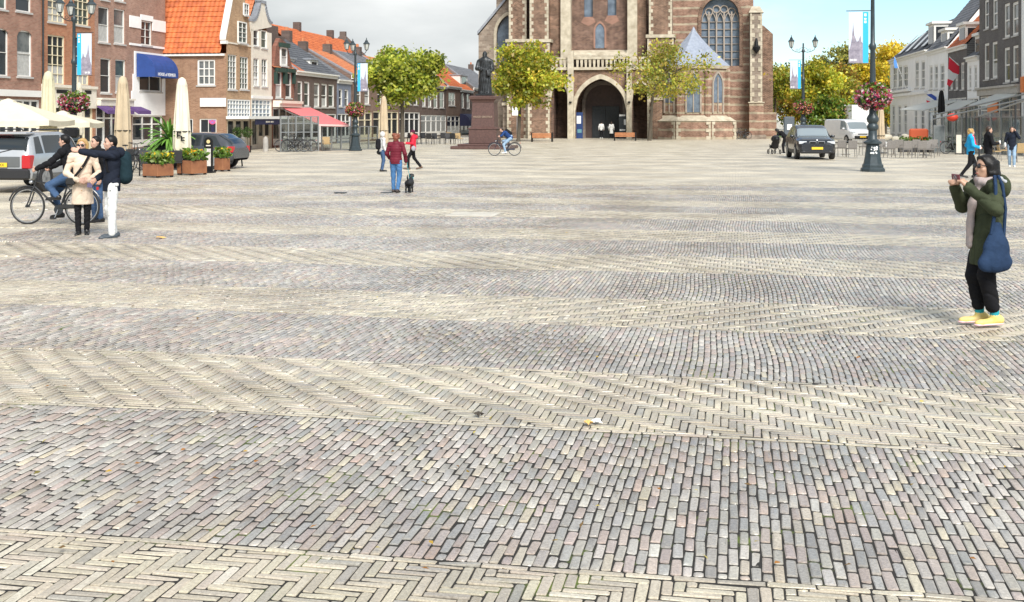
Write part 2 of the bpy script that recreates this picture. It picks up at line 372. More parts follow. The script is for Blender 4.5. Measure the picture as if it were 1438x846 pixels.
for kind, lo, hi, k in BANDS:
    L_ = np.array((lay_grey if kind == 'grey' else lay_cream)(lo, hi, k))
    n = len(L_); bx, by, wb, wa, ori, rot = L_.T
    z = bed_z(bx, by)+rng.normal(0, .0011, n)
    pal, pw = (GREY_PAL, GREY_W) if kind == 'grey' else (CREAM_PAL, CREAM_W)
    cols = pal[rng.choice(len(pal), n, p=pw)]*rng.uniform(.86, 1.14, (n, 1))*rng.uniform(.985, 1.015, (n, 3))
    tx, ty = rng.normal(0, .018, n), rng.normal(0, .012, n)
    near = kind == 'grey'
    V = brick_verts(bx, by, wb, wa, rot, z, joint=.0074 if near else .0066, rnd=.0055 if near else .004, lj=2.3 if near else 1.6, tilt=(tx, ty), nr=8 if lo < 14 else 4)
    band = bpy.data.objects.new('paving_band', None); C.objects.link(band); band['kind'] = 'structure'; band.empty_display_size = .2
    band['label'] = 'band of grey and mauve clinker bricks laid in rows' if kind == 'grey' else 'band of cream bricks laid in herringbone'
    # the pieces that show largest in the picture become parts of their own
    X = EA[0]*by+EB[0]*bx; Y = EA[1]*by+EB[1]*bx
    px = CX+F*X/np.maximum(Y, .1); py = HY+F*CAMH/np.maximum(Y, .1)
    vis = (px > 0) & (px < 1438) & (py < 846) & (Y > 1)
    size = np.where(vis, (F/np.maximum(Y, .1))*np.minimum(wb, wa), 0)
    size = np.where(size*1.0 > 9.0, size*np.sqrt(np.maximum(wb, wa)*np.minimum(wb, wa))/np.minimum(wb, wa), 0)
    pick = np.argsort(-size)[:300]; pick = pick[size[pick] > 0]
    rest = np.ones(n, bool); rest[pick] = False
    for i in pick:
        me = bpy.data.meshes.new('brick'); ctr = V[i].mean(0); ctr[2] = z[i]
        me.from_pydata([tuple(v) for v in (V[i]-ctr)], [], brick_faces(V.shape[1]//3)); me.materials.append(M_BR_O)
        o = bpy.data.objects.new('brick', me); C.objects.link(o); o.parent = band; o.location = ctr; o.color = (*cols[i], 1)
    if rest.any(): bulk('bricks', V[rest], cols[rest], band)
    nb_ += n

# the bed under the pieces and the square beyond them: one sheet to the horizon
def ground_material():
    m = bpy.data.materials.new('paving_far'); m.use_nodes = True; nt = m.node_tree; N = nt.nodes; L = nt.links; b = N['Principled BSDF']
    g = N.new('ShaderNodeNewGeometry'); sp = N.new('ShaderNodeSeparateXYZ'); L.new(g.outputs['Position'], sp.inputs[0])
    def mth(op, a, bb=None, c=None):
        q = N.new('ShaderNodeMath'); q.operation = op
        for i, v in enumerate((a, bb, c)):
            if v is None: continue
            if isinstance(v, (int, float)): q.inputs[i].default_value = v
            else: L.new(v, q.inputs[i])
        return q.outputs[0]
    A = mth('ADD', mth('MULTIPLY', sp.outputs[0], EA[0]), mth('MULTIPLY', sp.outputs[1], EA[1]))
    B = mth('ADD', mth('MULTIPLY', sp.outputs[0], EB[0]), mth('MULTIPLY', sp.outputs[1], EB[1]))
    nw = N.new('ShaderNodeTexNoise'); nw.inputs['Scale'].default_value = .22; nw.inputs['Detail'].default_value = 3; L.new(g.outputs['Position'], nw.inputs['Vector'])
    Aw = mth('ADD', A, mth('MULTIPLY', mth('SUBTRACT', nw.outputs['Fac'], .5), .9))
    fr = mth('FRACT', mth('DIVIDE', mth('SUBTRACT', Aw, A0-PER*4), PER))
    isg = mth('LESS_THAN', fr, GREY_T/PER)
    cv = N.new('ShaderNodeCombineXYZ'); L.new(A, cv.inputs[0]); L.new(B, cv.inputs[1])
    bt = N.new('ShaderNodeTexBrick'); bt.inputs['Scale'].default_value = 1; bt.inputs['Brick Width'].default_value = .2; bt.inputs['Row Height'].default_value = .0515; bt.inputs['Mortar Size'].default_value = .005; bt.inputs['Mortar Smooth'].default_value = .2
    L.new(cv.outputs[0], bt.inputs['Vector'])
    bt.inputs['Color1'].default_value = (.54,.495,.40,1); bt.inputs['Color2'].default_value = (.63,.575,.46,1); bt.inputs['Mortar'].default_value = (.12,.11,.10,1)
    b2 = N.new('ShaderNodeTexBrick'); b2.inputs['Scale'].default_value = 1; b2.inputs['Brick Width'].default_value = .2; b2.inputs['Row Height'].default_value = .0515; b2.inputs['Mortar Size'].default_value = .0035; b2.inputs['Mortar Smooth'].default_value = .2
    cv2 = N.new('ShaderNodeCombineXYZ'); L.new(B, cv2.inputs[0]); L.new(A, cv2.inputs[1]); L.new(cv2.outputs[0], b2.inputs['Vector'])
    b2.inputs['Color1'].default_value = (.60,.54,.42,1); b2.inputs['Color2'].default_value = (.66,.60,.47,1); b2.inputs['Mortar'].default_value = (.25,.20,.14,1)
    mx = N.new('ShaderNodeMix'); mx.data_type = 'RGBA'; L.new(isg, mx.inputs[0]); L.new(b2.outputs['Color'], mx.inputs[6]); L.new(bt.outputs['Color'], mx.inputs[7])
    n2 = N.new('ShaderNodeTexNoise'); n2.inputs['Scale'].default_value = .55; n2.inputs['Detail'].default_value = 7; n2.inputs['Roughness'].default_value = .62; L.new(g.outputs['Position'], n2.inputs['Vector'])
    r2 = N.new('ShaderNodeValToRGB'); r2.color_ramp.elements[0].position = .35; r2.color_ramp.elements[1].position = .65
    r2.color_ramp.elements[0].color = (.74,.72,.70,1); r2.color_ramp.elements[1].color = (1.10,1.10,1.10,1); L.new(n2.outputs['Fac'], r2.inputs[0])
    m3 = N.new('ShaderNodeMix'); m3.data_type = 'RGBA'; m3.blend_type = 'MULTIPLY'; m3.inputs[0].default_value = 1
    L.new(mx.outputs[2], m3.inputs[6]); L.new(r2.outputs[0], m3.inputs[7]); L.new(m3.outputs[2], b.inputs['Base Color'])
    mr = N.new('ShaderNodeMapRange'); mr.inputs[1].default_value = .35; mr.inputs[2].default_value = .65; mr.inputs[3].default_value = .40; mr.inputs[4].default_value = .6
    L.new(n2.outputs['Fac'], mr.inputs[0]); L.new(mr.outputs[0], b.inputs['Roughness']); b.inputs['Specular IOR Level'].default_value = .35
    nb = N.new('ShaderNodeTexNoise'); nb.inputs['Scale'].default_value = 14; nb.inputs['Detail'].default_value = 3; L.new(g.outputs['Position'], nb.inputs['Vector'])
    bp = N.new('ShaderNodeBump'); bp.inputs['Strength'].default_value = .5; bp.inputs['Distance'].default_value = .02; L.new(nb.outputs['Fac'], bp.inputs['Height']); L.new(bp.outputs[0], b.inputs['Normal'])
    return m
def bed_material():
    m = bpy.data.materials.new('joint_soil'); m.use_nodes = True; nt = m.node_tree; N = nt.nodes; L = nt.links; b = N['Principled BSDF']; b.inputs['Roughness'].default_value = .9
    g = N.new('ShaderNodeNewGeometry'); nz = N.new('ShaderNodeTexNoise'); nz.inputs['Scale'].default_value = 1.6; nz.inputs['Detail'].default_value = 8; nz.inputs['Roughness'].default_value = .7; L.new(g.outputs['Position'], nz.inputs['Vector'])
    rp = N.new('ShaderNodeValToRGB'); e = rp.color_ramp.elements; e[0].position = .56; e[0].color = (.020,.018,.015,1); e[1].position = .64; e[1].color = (.10,.14,.02,1); L.new(nz.outputs['Fac'], rp.inputs[0]); L.new(rp.outputs[0], b.inputs['Base Color'])
    return m
GM = ground_material(); BM = bed_material()
# sheet: bed (sunk) where the pieces lie, plain surface beyond
far_a = A0+math.ceil((A_MAX-A0)/PER)*PER
def PW(b, a, z): return (EA[0]*a+EB[0]*b, EA[1]*a+EB[1]*b, z)
me = MB()
hw = half_w(far_a)
nU, nV = 80, 90
def bedp(u, v):
    a = lo_a+(far_a-.1-lo_a)*v; b = (2*u-1)*(half_w(a)-.7); return PW(b, a, -.0048+float(bed_z(b, a)))
lo_a = BANDS[0][1]
me.grid(bedp, nU, nV)
bed = me.build('paving_bed', BM, smooth='all', fixn=False); tag(bed, kind='structure')
sheet = MB()
ys = [far_a-.03, 60, 110, 180, 300, 700, 1600]; xs = [-1400, -400, -120, -60, -30, 0, 30, 60, 120, 400, 1400]
sheet.grid(lambda u, v: PW(xs[round(u*10)], ys[round(v*6)], -.002), 10, 6)
# margins to the left, right of and behind the laid pieces
def hwv(a): return half_w(a)-.05
for sgn in (-1, 1):
    for q in range(len(BANDS)):
        _, lo, hi, _k = BANDS[q]; h0 = half_w(.5*(lo+hi))-.12
        p = [PW(sgn*h0, lo, -.004), PW(sgn*1400, lo, -.004), PW(sgn*1400, hi, -.004), PW(sgn*h0, hi, -.004)]
        sheet.quad(*(p if sgn > 0 else p[::-1]))
lo0 = BANDS[0][1]
sheet.quad(PW(-1400, -400, -.004), PW(1400, -400, -.004), PW(1400, lo0+.02, -.004), PW(-1400, lo0+.02, -.004))
gnd = sheet.build('ground', GM, fixn=False); tag(gnd, kind='structure')

# ================================================================== houses
GLASS_GREEN = mat('greenish_glass', (.03,.04,.035), .07, spec=.35, col2=(.10,.13,.11), vscale=1.7); CURT = mat('net_curtain', (.42,.42,.40), .9, var=.2, vscale=6)
NL = Plane(gp(232, 167+F*CAMH/71.55), TA, (TB[0], TB[1]))            # row set back at the left
NG = Plane(gp(350, 210), TA, (TB[0], TB[1]))                          # row standing forward
SR = Plane((at(1375, 167, 78).x, 78), TA, (-TB[0], -TB[1]))           # row on the other side
def wall_with_holes(pl, u0, u1, z0, z1, holes, depth=.14, top=None):
    """flat wall with real openings and reveals; holes: (ua,ub,za,zb,arch rise)"""
    mb = MB(); us = sorted({u0, u1, *[min(max(h[i], u0), u1) for h in holes for i in (0, 1)]}); zs = sorted({z0, z1, *[min(max(h[i], z0), z1) for h in holes for i in (2, 3)]})
    for i in range(len(us)-1):
        for j in range(len(zs)-1):
            uc, zc = .5*(us[i]+us[i+1]), .5*(zs[j]+zs[j+1])
            if us[i+1]-us[i] < 1e-5 or zs[j+1]-zs[j] < 1e-5: continue
            if any(h[0] < uc < h[1] and h[2] < zc < h[3] for h in holes): continue
            mb.quad(pl.pt(us[i], zs[j]), pl.pt(us[i+1], zs[j]), pl.pt(us[i+1], zs[j+1]), pl.pt(us[i], zs[j+1]))
    for h in holes:
        a, b, c, d = h[:4]; q = [(a, c), (b, c), (b, d), (a, d)]
        for i in range(4):
            (p0, q0), (p1, q1) = q[i], q[(i+1) % 4]
            mb.quad(pl.pt(p0, q0), pl.pt(p1, q1), pl.pt(p1, q1, -depth), pl.pt(p0, q0, -depth))
        r = h[4] if len(h) > 4 else 0
        if r:                                    # segmental arch: fill the two upper corners
            n = 8
            for sgn in (0, 1):
                for k in range(n):
                    x0, x1 = k/n*.5, (k+1)/n*.5
                    if sgn: x0, x1 = 1-x0, 1-x1
                    f = lambda x: d-r*(1-math.sqrt(max(0, 1-(2*x-1)**2)))
                    mb.quad(pl.pt(a+(b-a)*x0, f(x0), -.002), pl.pt(a+(b-a)*x1, f(x1), -.002), pl.pt(a+(b-a)*x1, d, -.002), pl.pt(a+(b-a)*x0, d, -.002))
    return mb
def window(pl, h, parent, nx=2, nz=3, fm=None, glass=None, fw=.07, sill=True, barw=.028, trans=None, depth=.14, inset=.05):
    a, b, c, d = h[:4]; fm = fm or W_PAINT; glass = glass or random.choice((GLASS, GLASS, GLASS_CURT, GLASS_GREEN, GLASS_CURT))
    f = MB(); o0, o1 = -depth, -inset
    f.pbox(pl, a, a+fw, c, d, o0, o1); f.pbox(pl, b-fw, b, c, d, o0, o1); f.pbox(pl, a+fw, b-fw, c, c+fw, o0, o1); f.pbox(pl, a+fw, b-fw, d-fw, d, o0, o1)
    w = f.build('window', fm, parent)
    ia, ib, ic, id_ = a+fw, b-fw, c+fw, d-fw
    MB().quad(pl.pt(ia, ic, -depth+.03), pl.pt(ib, ic, -depth+.03), pl.pt(ib, id_, -depth+.03), pl.pt(ia, id_, -depth+.03)).build('pane', glass, w, fixn=False)
    if random.random() < .35 and (d-c) > 1.2:
        k_ = random.uniform(.3, .55); MB().quad(pl.pt(ia, ic, -depth+.031), pl.pt(ib, ic, -depth+.031), pl.pt(ib, ic+(id_-ic)*k_, -depth+.031), pl.pt(ia, ic+(id_-ic)*k_, -depth+.031)).build('curtain', CURT, w, fixn=False)
    g = MB()
    for i in range(1, nx): u = ia+(ib-ia)*i/nx; g.pbox(pl, u-barw/2, u+barw/2, ic, id_, -depth+.032, -inset-.012)
    zz = [ic+(id_-ic)*j/nz for j in range(1, nz)]
    for z in zz:
        bw = barw if trans is None or abs(z-zz[min(trans, len(zz)-1)]) > .01 else barw*2.2
        g.pbox(pl, ia, ib, z-bw/2, z+bw/2, -depth+.034, -inset-.008)
    if g.f: g.build('glazing_bars', fm, w)
    if sill: MB().pbox(pl, a-.06, b+.06, c-.09, c-.002, -.06, .07).build('sill', MATS.get('stone_sill') or mat('stone_sill', (.45,.44,.42), .7, var=.15), w)
    return w
def pantiles(A, B, Cc, D, col_pitch=.27, row_pitch=.34, amp=.035, lip=.03):
    """stepped, corrugated tile surface over quad A-B (eave) D-C (ridge)"""
    A, B, Cc, D = map(Vector, (A, B, Cc, D)); mb = MB()
    W = max((B-A).length, (Cc-D).length); H = ((D-A)+(Cc-B)).length/2
    n = (B-A).cross(D-A).normalized()
    if n.z < 0: n = -n
    nc = max(2, int(W/col_pitch))*4; nr = max(1, int(H/row_pitch))
    for r in range(nr):
        for end, v, l in ((0, r/nr, lip), (1, (r+1)/nr, 0.0)): pass
        v0, v1 = r/nr, min(1, (r+1.06)/nr)
        base = len(mb.v); vs = []
        for v, l in ((v0, 0), (v0, lip), (v1, 0.0)):
            for i in range(nc+1):
                u = i/nc; p = (A*(1-u)+B*u)*(1-v)+(D*(1-u)+Cc*u)*v
                vs.append(p+n*(l+amp*.5*(1+math.sin(2*math.pi*i/4))*(1 if l or v == v1 else .6)))
        fs = [(k*(nc+1)+i, k*(nc+1)+i+1, (k+1)*(nc+1)+i+1, (k+1)*(nc+1)+i) for k in (0, 1) for i in range(nc)]
        mb.add(vs, fs)
    return mb
def tilemat(name, c, c2): return mat(name, c, .7, col2=c2, vscale=1.7, bump=.2, bscale=12)
T_ORANGE = tilemat('orange_tiles', (.34,.075,.025), (.66,.19,.055))
T_ORANGE2 = tilemat('dull_orange_tiles', (.40,.12,.05), (.62,.24,.10))
T_GREY = tilemat('grey_tiles', (.10,.105,.115), (.20,.205,.22))
T_DARK = tilemat('dark_slates', (.055,.06,.07), (.12,.125,.135))
LEAD = mat('lead_grey', (.26,.28,.31), .5, var=.2)
STONE_W = mat('white_stone', (.33,.28,.20), .8, col2=(.60,.54,.42), vscale=1.6, bump=.25, bscale=9)
ANG_A = math.pi/2-AX                              # u of brickwork along TA
def bmat(n, c1, c2, mo=(.42,.38,.33), **k): return brickmat(n, c1, c2, mo, ang=ANG_A, **k)
B_PINK = bmat('pink_brick', (.30,.135,.095), (.42,.215,.16), (.34,.26,.2)); B_ORANGE = bmat('orange_brick', (.36,.12,.06), (.50,.20,.11), (.38,.26,.17)); B_ROSE = bmat('rose_brick', (.31,.155,.115), (.43,.245,.19), (.36,.28,.22))
B_TAN = bmat('tan_brick', (.37,.21,.105), (.52,.32,.175), (.40,.31,.22)); B_RED = bmat('dark_red_brick', (.19,.06,.04), (.29,.105,.07), (.24,.16,.12)); B_DARK = bmat('dark_brown_brick', (.085,.055,.047), (.145,.095,.08), (.18,.15,.13))
B_BROWN = bmat('brown_brick', (.16,.09,.068), (.25,.15,.115), (.24,.19,.15)); B_BLACK = bmat('charcoal_brick', (.085,.08,.08), (.13,.12,.12), (.2,.19,.18))
P_CREAMW = mat('cream_render', (.68,.63,.53), .7, var=.08); P_WHITE = mat('white_render', (.84,.84,.83), .65, var=.06, vscale=1); P_BLUE = mat('blue_grey_render', (.20,.23,.30), .7, var=.15); P_TEAL = mat('teal_render', (.12,.26,.28), .7, var=.15)
P_DKGREEN = mat('dark_green_paint', (.02,.05,.04), .5)

def house(label, pl, u0, u1, eave, depth, wall, roof, ridge=2.6, holes=(), kinds=None, front_gable=None, cornice=.3, corm=None, z0=0, side=True):
    """row house: front wall on pl between u0,u1 (u grows away from the camera); holes -> windows.
    front_gable: list of (u,z) outline above the eave (wall gable); else the ridge runs along the street."""
    t = thing('row_house', label, 'house', pl.pt(.5*(u0+u1), 0))
    inv = Matrix.Translation(-t.location)
    def part(mb, name, m, smooth=False):
        o = mb.build(name, m, t, smooth); o.matrix_parent_inverse = inv; return o
    part(wall_with_holes(pl, u0, u1, z0, eave, [h[0] for h in holes]), 'wall', wall)
    b = MB()
    for ua in (u0, u1): b.quad(pl.pt(ua, z0), pl.pt(ua, z0, -depth), pl.pt(ua, eave, -depth), pl.pt(ua, eave))
    b.quad(pl.pt(u0, z0, -depth), pl.pt(u1, z0, -depth), pl.pt(u1, eave, -depth), pl.pt(u0, eave, -depth))
    part(b, 'side_wall', wall)
    um = .5*(u0+u1)
    if front_gable:
        g = [pl.pt(u, z) for u, z in front_gable]
        part(MB().prism(g, -pl.n*.3), 'gable', wall)
        part(pantiles(pl.pt(u0, eave, -.32), pl.pt(u0, eave, -depth), pl.pt(um, eave+ridge, -depth), pl.pt(um, eave+ridge, -.32)), 'roof', roof, True)
        part(pantiles(pl.pt(u1, eave, -.32), pl.pt(u1, eave, -depth), pl.pt(um, eave+ridge, -depth), pl.pt(um, eave+ridge, -.32)), 'roof', roof, True)
    else:
        part(pantiles(pl.pt(u0, eave+.02, .1), pl.pt(u1, eave+.02, .1), pl.pt(u1, eave+ridge, -depth/2), pl.pt(u0, eave+ridge, -depth/2)), 'roof', roof, True)
        part(pantiles(pl.pt(u0, eave+.02, -depth-.1), pl.pt(u1, eave+.02, -depth-.1), pl.pt(u1, eave+ridge, -depth/2), pl.pt(u0, eave+ridge, -depth/2)), 'roof', roof, True)
        for ua, ub in ((u0, u0+.2), (u1-.2, u1)):
            part(MB().prism([pl.pt(ua, eave, 0), pl.pt(ua, eave, -depth), pl.pt(ua, eave+ridge-.02, -depth/2)], pl.t*(ub-ua)), 'gable_wall', wall)
        if cornice:
            c = MB(); c.pbox(pl, u0+.003, u1-.003, eave-cornice, eave-.08, 0.002, .12); c.pbox(pl, u0+.003, u1-.003, eave-.078, eave+.02, .002, .26)
            part(c, 'cornice', corm or W_PAINT)
    for h, kw in holes:
        if kw is None: continue
        w = window(pl, h, t, **kw); w.matrix_parent_inverse = inv
    return t, part
def hp(pl, x0, y0, x1, y1, arch=0):               # opening from photo pixels
    ua, ub = sorted((pl.u(x0), pl.u(x1))); xm = .5*(x0+x1)
    return (ua, ub, pl.z(xm, y1), pl.z(xm, y0))+((arch,) if arch else ())
SASH = dict(nx=1, nz=2); X12 = dict(nx=3, nz=5, fm=CREAM_PAINT, barw=.035); DARKSASH = dict(nx=1, nz=2, glass=GLASS)

# ---- left: four tall brick houses
pl = NL
U = pl.u
def rects(pl, L, **kw): return [(hp(pl, *r[:4], *(r[4:5])), kw) for r in L]
h, part = house('tall pink brick house with arched sash windows beside the orange brick house', pl, U(-60), U(57.6), 13.6, 9, B_PINK, T_GREY, 3, rects(pl, [(-9,40,12,107,.35),(24,43,45,108,.35),(-40,38,-22,106,.35),(-9,-22,10,13,.3),(22,-20,44,17,.3),(-40,-24,-22,12,.3)], nx=1, nz=2, inset=.06)+[((U(-50), U(55), .3, 2.95), None)])
c = MB(); c.pbox(pl, U(-60), U(57.4), pl.z(30, 136), pl.z(30, 127), .003, .16); part(c, 'string_course', W_PAINT)
def shopfront(pl, t, part, ua, ub, z0, z1, n, fm=W_PAINT, trans=.72, glass=None):
    f = MB(); f.pbox(pl, ua, ub, z0, z0+.45, -.12, -.02); f.pbox(pl, ua, ub, z1-.09, z1, -.12, -.02); zt = z0+(z1-z0)*trans; f.pbox(pl, ua, ub, zt-.04, zt+.04, -.12, -.04)
    for i in range(n+1): u = ua+.05+(ub-ua-.1)*i/n; f.pbox(pl, u-.05, u+.05, z0+.45, z1-.09, -.12, -.025)
    o = part(f, 'shopfront', fm)
    g = MB().quad(pl.pt(ua, z0, -.1), pl.pt(ub, z0, -.1), pl.pt(ub, z1, -.1), pl.pt(ua, z1, -.1)).build('pane', glass or GLASS, o, fixn=False)
    return o
shopfront(pl, h, part, U(-50), U(55), .3, 2.95, 9)
h, part = house('tall orange brick house with cream many-paned windows and an open casement', pl, U(57.6)+.004, U(133), 13.2, 9, B_ORANGE, T_ORANGE2, 3, rects(pl, [(67,-18,91,32),(67,50,91,119),(104,52,125,120)], **X12)+[(hp(pl,104,-10,125,36), dict(nx=3, nz=4, fm=CREAM_PAINT, barw=.035))]+[((U(62), U(130), .3, 2.7), None)])
c = MB(); c.pbox(pl, U(58), U(132.6), pl.z(95, 152), pl.z(95, 124), .003, .13); c.pbox(pl, U(57.8), U(132.8), pl.z(95, 124)+.002, pl.z(95, 120), .003, .22); part(c, 'shop_fascia', P_CREAMW)
for x0, x1, y0, y1 in ((76,93,126,131),(116,125,127,132)): part(MB().pbox(pl, U(x0), U(x1), pl.z(x0, y1), pl.z(x0, y0), .131, .15), 'name_plate', BLACK)
shopfront(pl, h, part, U(62), U(130), .3, 2.7, 6, CREAM_PAINT)
c = MB(); c.tube([pl.pt(U(59), 0, .06), pl.pt(U(59), 12.8, .06)], .05, 8); part(c, 'downpipe', DARK_IRON)
h, part = house('rose brick house with four dark narrow sash windows above purple awnings', pl, U(133)+.004, U(181), 13.4, 9, B_ROSE, T_GREY, 3, rects(pl, [(138,10,153.5,60),(160,13,175.5,62),(141,82,155.5,131),(162,84,176.5,130),(141,-40,153,0),(161,-38,175,2)], nx=1, nz=2, fm=W_PAINT, inset=.06)+[((U(135), U(179), .3, 2.7), None)])
c = MB(); c.pbox(pl, U(133.4), U(180.6), pl.z(157, 149), pl.z(157, 141), .003, .35); c.pbox(pl, U(133.2), U(180.8), pl.z(157, 141)+.002, pl.z(157, 138.5), .003, .45); part(c, 'shop_cornice', P_CREAMW)
shopfront(pl, h, part, U(135), U(179), .3, 2.7, 4)
PURPLE = mat('purple_canvas', (.10,.05,.17), .8)
for xa, xb in ((128,144),(150,166),(172,190)):
    z1 = pl.z(155, 149.5); z0 = pl.z(155, 158); c = MB()
    c.prism([pl.pt(U(xa), z1, .36), pl.pt(U(xa), z0+.1, 1.0), pl.pt(U(xa), z0-.1, 1.0), pl.pt(U(xa), z0-.08, .96), pl.pt(U(xa), z1-.06, .36)], pl.t*(U(xb)-U(xa))); part(c, 'awning', PURPLE)
h, part = house('narrow brick house with white stone band and white plastered lower front', pl, U(181)+.004, U(232), 13.0, 9, B_ROSE, T_GREY, 3, [(hp(pl,198,30,213,64), dict(nx=2, nz=3)), (hp(pl,195,106,227,129), dict(nx=2, nz=1, fw=.09)), ((U(186), U(228), .3, 2.2), None)])
c = MB(); c.pbox(pl, U(181.5), U(197.5), pl.z(206, 42), pl.z(206, 26), .003, .05); c.pbox(pl, U(213.5), U(231.8), pl.z(206, 42), pl.z(206, 26), .003, .05); c.pbox(pl, U(197), U(214), pl.z(206, 29.5), pl.z(206, 22), .003, .06); c.pbox(pl, U(181.5), U(231.8), pl.z(206, 66.5), pl.z(206, 63.5), .003, .06); part(c, 'stone_band', P_WHITE)
ph = hp(pl,195,106,227,129)
c = MB(); zt = pl.z(206, 74)
for a_, b_, c_, d_ in ((U(184), U(231.8), 2.2, ph[2]), (U(186), ph[0], ph[2], ph[3]), (ph[1], U(231.8), ph[2], ph[3]), (U(188), U(231.8), ph[3], zt)): c.pbox(pl, a_, b_, c_, d_, .003, .045)
part(c, 'plaster_front', P_WHITE); shopfront(pl, h, part, U(186), U(228), .3, 2.2, 3)
# curved blue awning on the narrow house
def quarter_awning(pl, ua, ub, ztop, zbot, out, m, part, name='awning', n=9):
    prof = [(.08+ (out-.08)*math.sin(R(90)*i/n), zbot+.3+(ztop-zbot-.3)*math.cos(R(90)*i/n)) for i in range(n+1)]+[(out, zbot)]
    mb = MB(); k = len(prof)
    mb.add([pl.pt(ua, z, o) for o, z in prof]+[pl.pt(ub, z, o) for o, z in prof], [(i, i+1, k+i+1, k+i) for i in range(k-1)])
    mb.add([pl.pt(ua, zbot, .08)]+[pl.pt(ua, z, o) for o, z in prof], [(0, i, i+1) for i in range(1, k)])
    mb.add([pl.pt(ub, zbot, .08)]+[pl.pt(ub, z, o) for o, z in prof], [(0, i, i+1) for i in range(1, k)])
    return part(mb, name, m)
BLUEC = mat('blue_canvas', (.02,.06,.24), .75, var=.15)
zb, zt_ = pl.z(200, 109), pl.z(200, 76)
aw = quarter_awning(pl, U(190), U(224), zt_, zb, 1.25, BLUEC, part)
um = .5*(U(190)+U(224))
tx = text_mesh('HOUSE of VERMEER', .27, frame(pl.pt(um, zb+.17, 1.256), pl.t, (0, 0, 1))); o = part(tx, 'lettering', P_WHITE)

# ---- the gabled corner house: side wall towards the camera, many-paned windows
pl = NG; U = pl.u
u0, u1, u2 = U(318), U(352.5), U(381.5)
eave = pl.z(318, 75)
SW = Plane(pl.pt(u0, 0), (-pl.n.x, -pl.n.y), (-pl.t.x, -pl.t.y))      # side wall plane, u grows to the left
L_side = 10.0
holes_s = [(hp(SW,277,84,302,120), dict(nx=3, nz=3, fw=.1, barw=.06)), (hp(SW,256,167,271,195), dict(nx=1, nz=1)), (hp(SW,280,167,304,195), dict(nx=2, nz=1))]
um = .5*(u0+u1); rid = 4.4
def zz(x, y): return pl.z(x, y)
front_holes = [(hp(pl,320,77,332.5,126), dict(nx=3, nz=6)), (hp(pl,337,80,349,126), dict(nx=3, nz=6)), ((u0+.15, u1-.1, 2.05, zz(335,140)), None), ((u0+.15, u1-.1, .1, 1.95), None)]
t = thing('gabled_house', 'tan brick corner house with steep orange pantile roof and white many-paned windows', 'house', pl.pt(u0, 0))
inv = Matrix.Translation(-t.location)
def part(mb, name, m, smooth=False):
    o = mb.build(name, m, t, smooth); o.matrix_parent_inverse = inv; return o
zf = zz(318, 62)
part(wall_with_holes(pl, u0, u1, 0, zf, [h[0] for h in front_holes]), 'wall', B_TAN)
B_SIDE = brickmat('brown_side_brick', (.27,.14,.085), (.39,.225,.14), (.33,.24,.17), ang=-AX)
part(wall_with_holes(SW, 0, L_side, 0, eave, [h[0] for h in holes_s]), 'side_wall', B_SIDE)
for h, kw in holes_s: window(SW, h, t, **kw).matrix_parent_inverse = inv
for h, kw in front_holes[:2]: window(pl, h, t, **kw).matrix_parent_inverse = inv
zpk = eave+rid+.5
wt = hp(pl,333,31,345,61); wtt = hp(pl,341,5,348,22)
g = [pl.pt(u0-.12, zf), pl.pt(u1, zf), pl.pt(u1, zf+.9), pl.pt(um+.35, zpk), pl.pt(um-.35, zpk), pl.pt(u0-.12, zf+.25)]
part(MB().prism(g, -pl.n*.3), 'gable', B_TAN)
plo = pl.off(.055)
for hh, kw in ((wt, dict(nx=2, nz=4)), (wtt, dict(nx=2, nz=2))): window(plo.off(.09), hh, t, **kw).matrix_parent_inverse = inv
c = MB()
d = (pl.pt(um-.35, zpk)-pl.pt(u0-.12, zf+.25))
c.prism([pl.pt(u0-.2, zf+.25, .04), pl.pt(um-.42, zpk, .04), pl.pt(um-.42, zpk+.22, .04), pl.pt(u0-.2, zf+.5, .04)], -pl.n*.4)
c.pbox(pl, u0-.25, u0+.12, zf+.0, zf+.2, -.3, .06)
part(c, 'gable_coping', W_PAINT)
c = MB(); c.pbox(pl, u0+.02, u1-.02, zz(335,63.5), zz(335,61.5), .003, .05); part(c, 'string_course', P_CREAMW)
part(pantiles(SW.pt(.3, eave, .22), SW.pt(L_side, eave, .22), SW.pt(L_side, eave+rid, -(um-u0)), SW.pt(.3, eave+rid, -(um-u0)), col_pitch=.30, row_pitch=.36, amp=.05, lip=.045), 'roof', T_ORANGE, True)
part(pantiles(SW.pt(.3, eave, -(u1-u0)), SW.pt(L_side, eave, -(u1-u0)), SW.pt(L_side, eave+rid, -(um-u0)), SW.pt(.3, eave+rid, -(um-u0))), 'roof', T_ORANGE, True)
c = MB(); c.pbox(SW, 0.1, L_side, eave-.16, eave-.03, .004, .20); part(c, 'gutter', W_PAINT)
f = MB(); f.pbox(SW, SW.u(318), SW.u(282), SW.z(300,150), SW.z(300,138), .05, .12); part(f, 'fascia_board', P_WHITE)
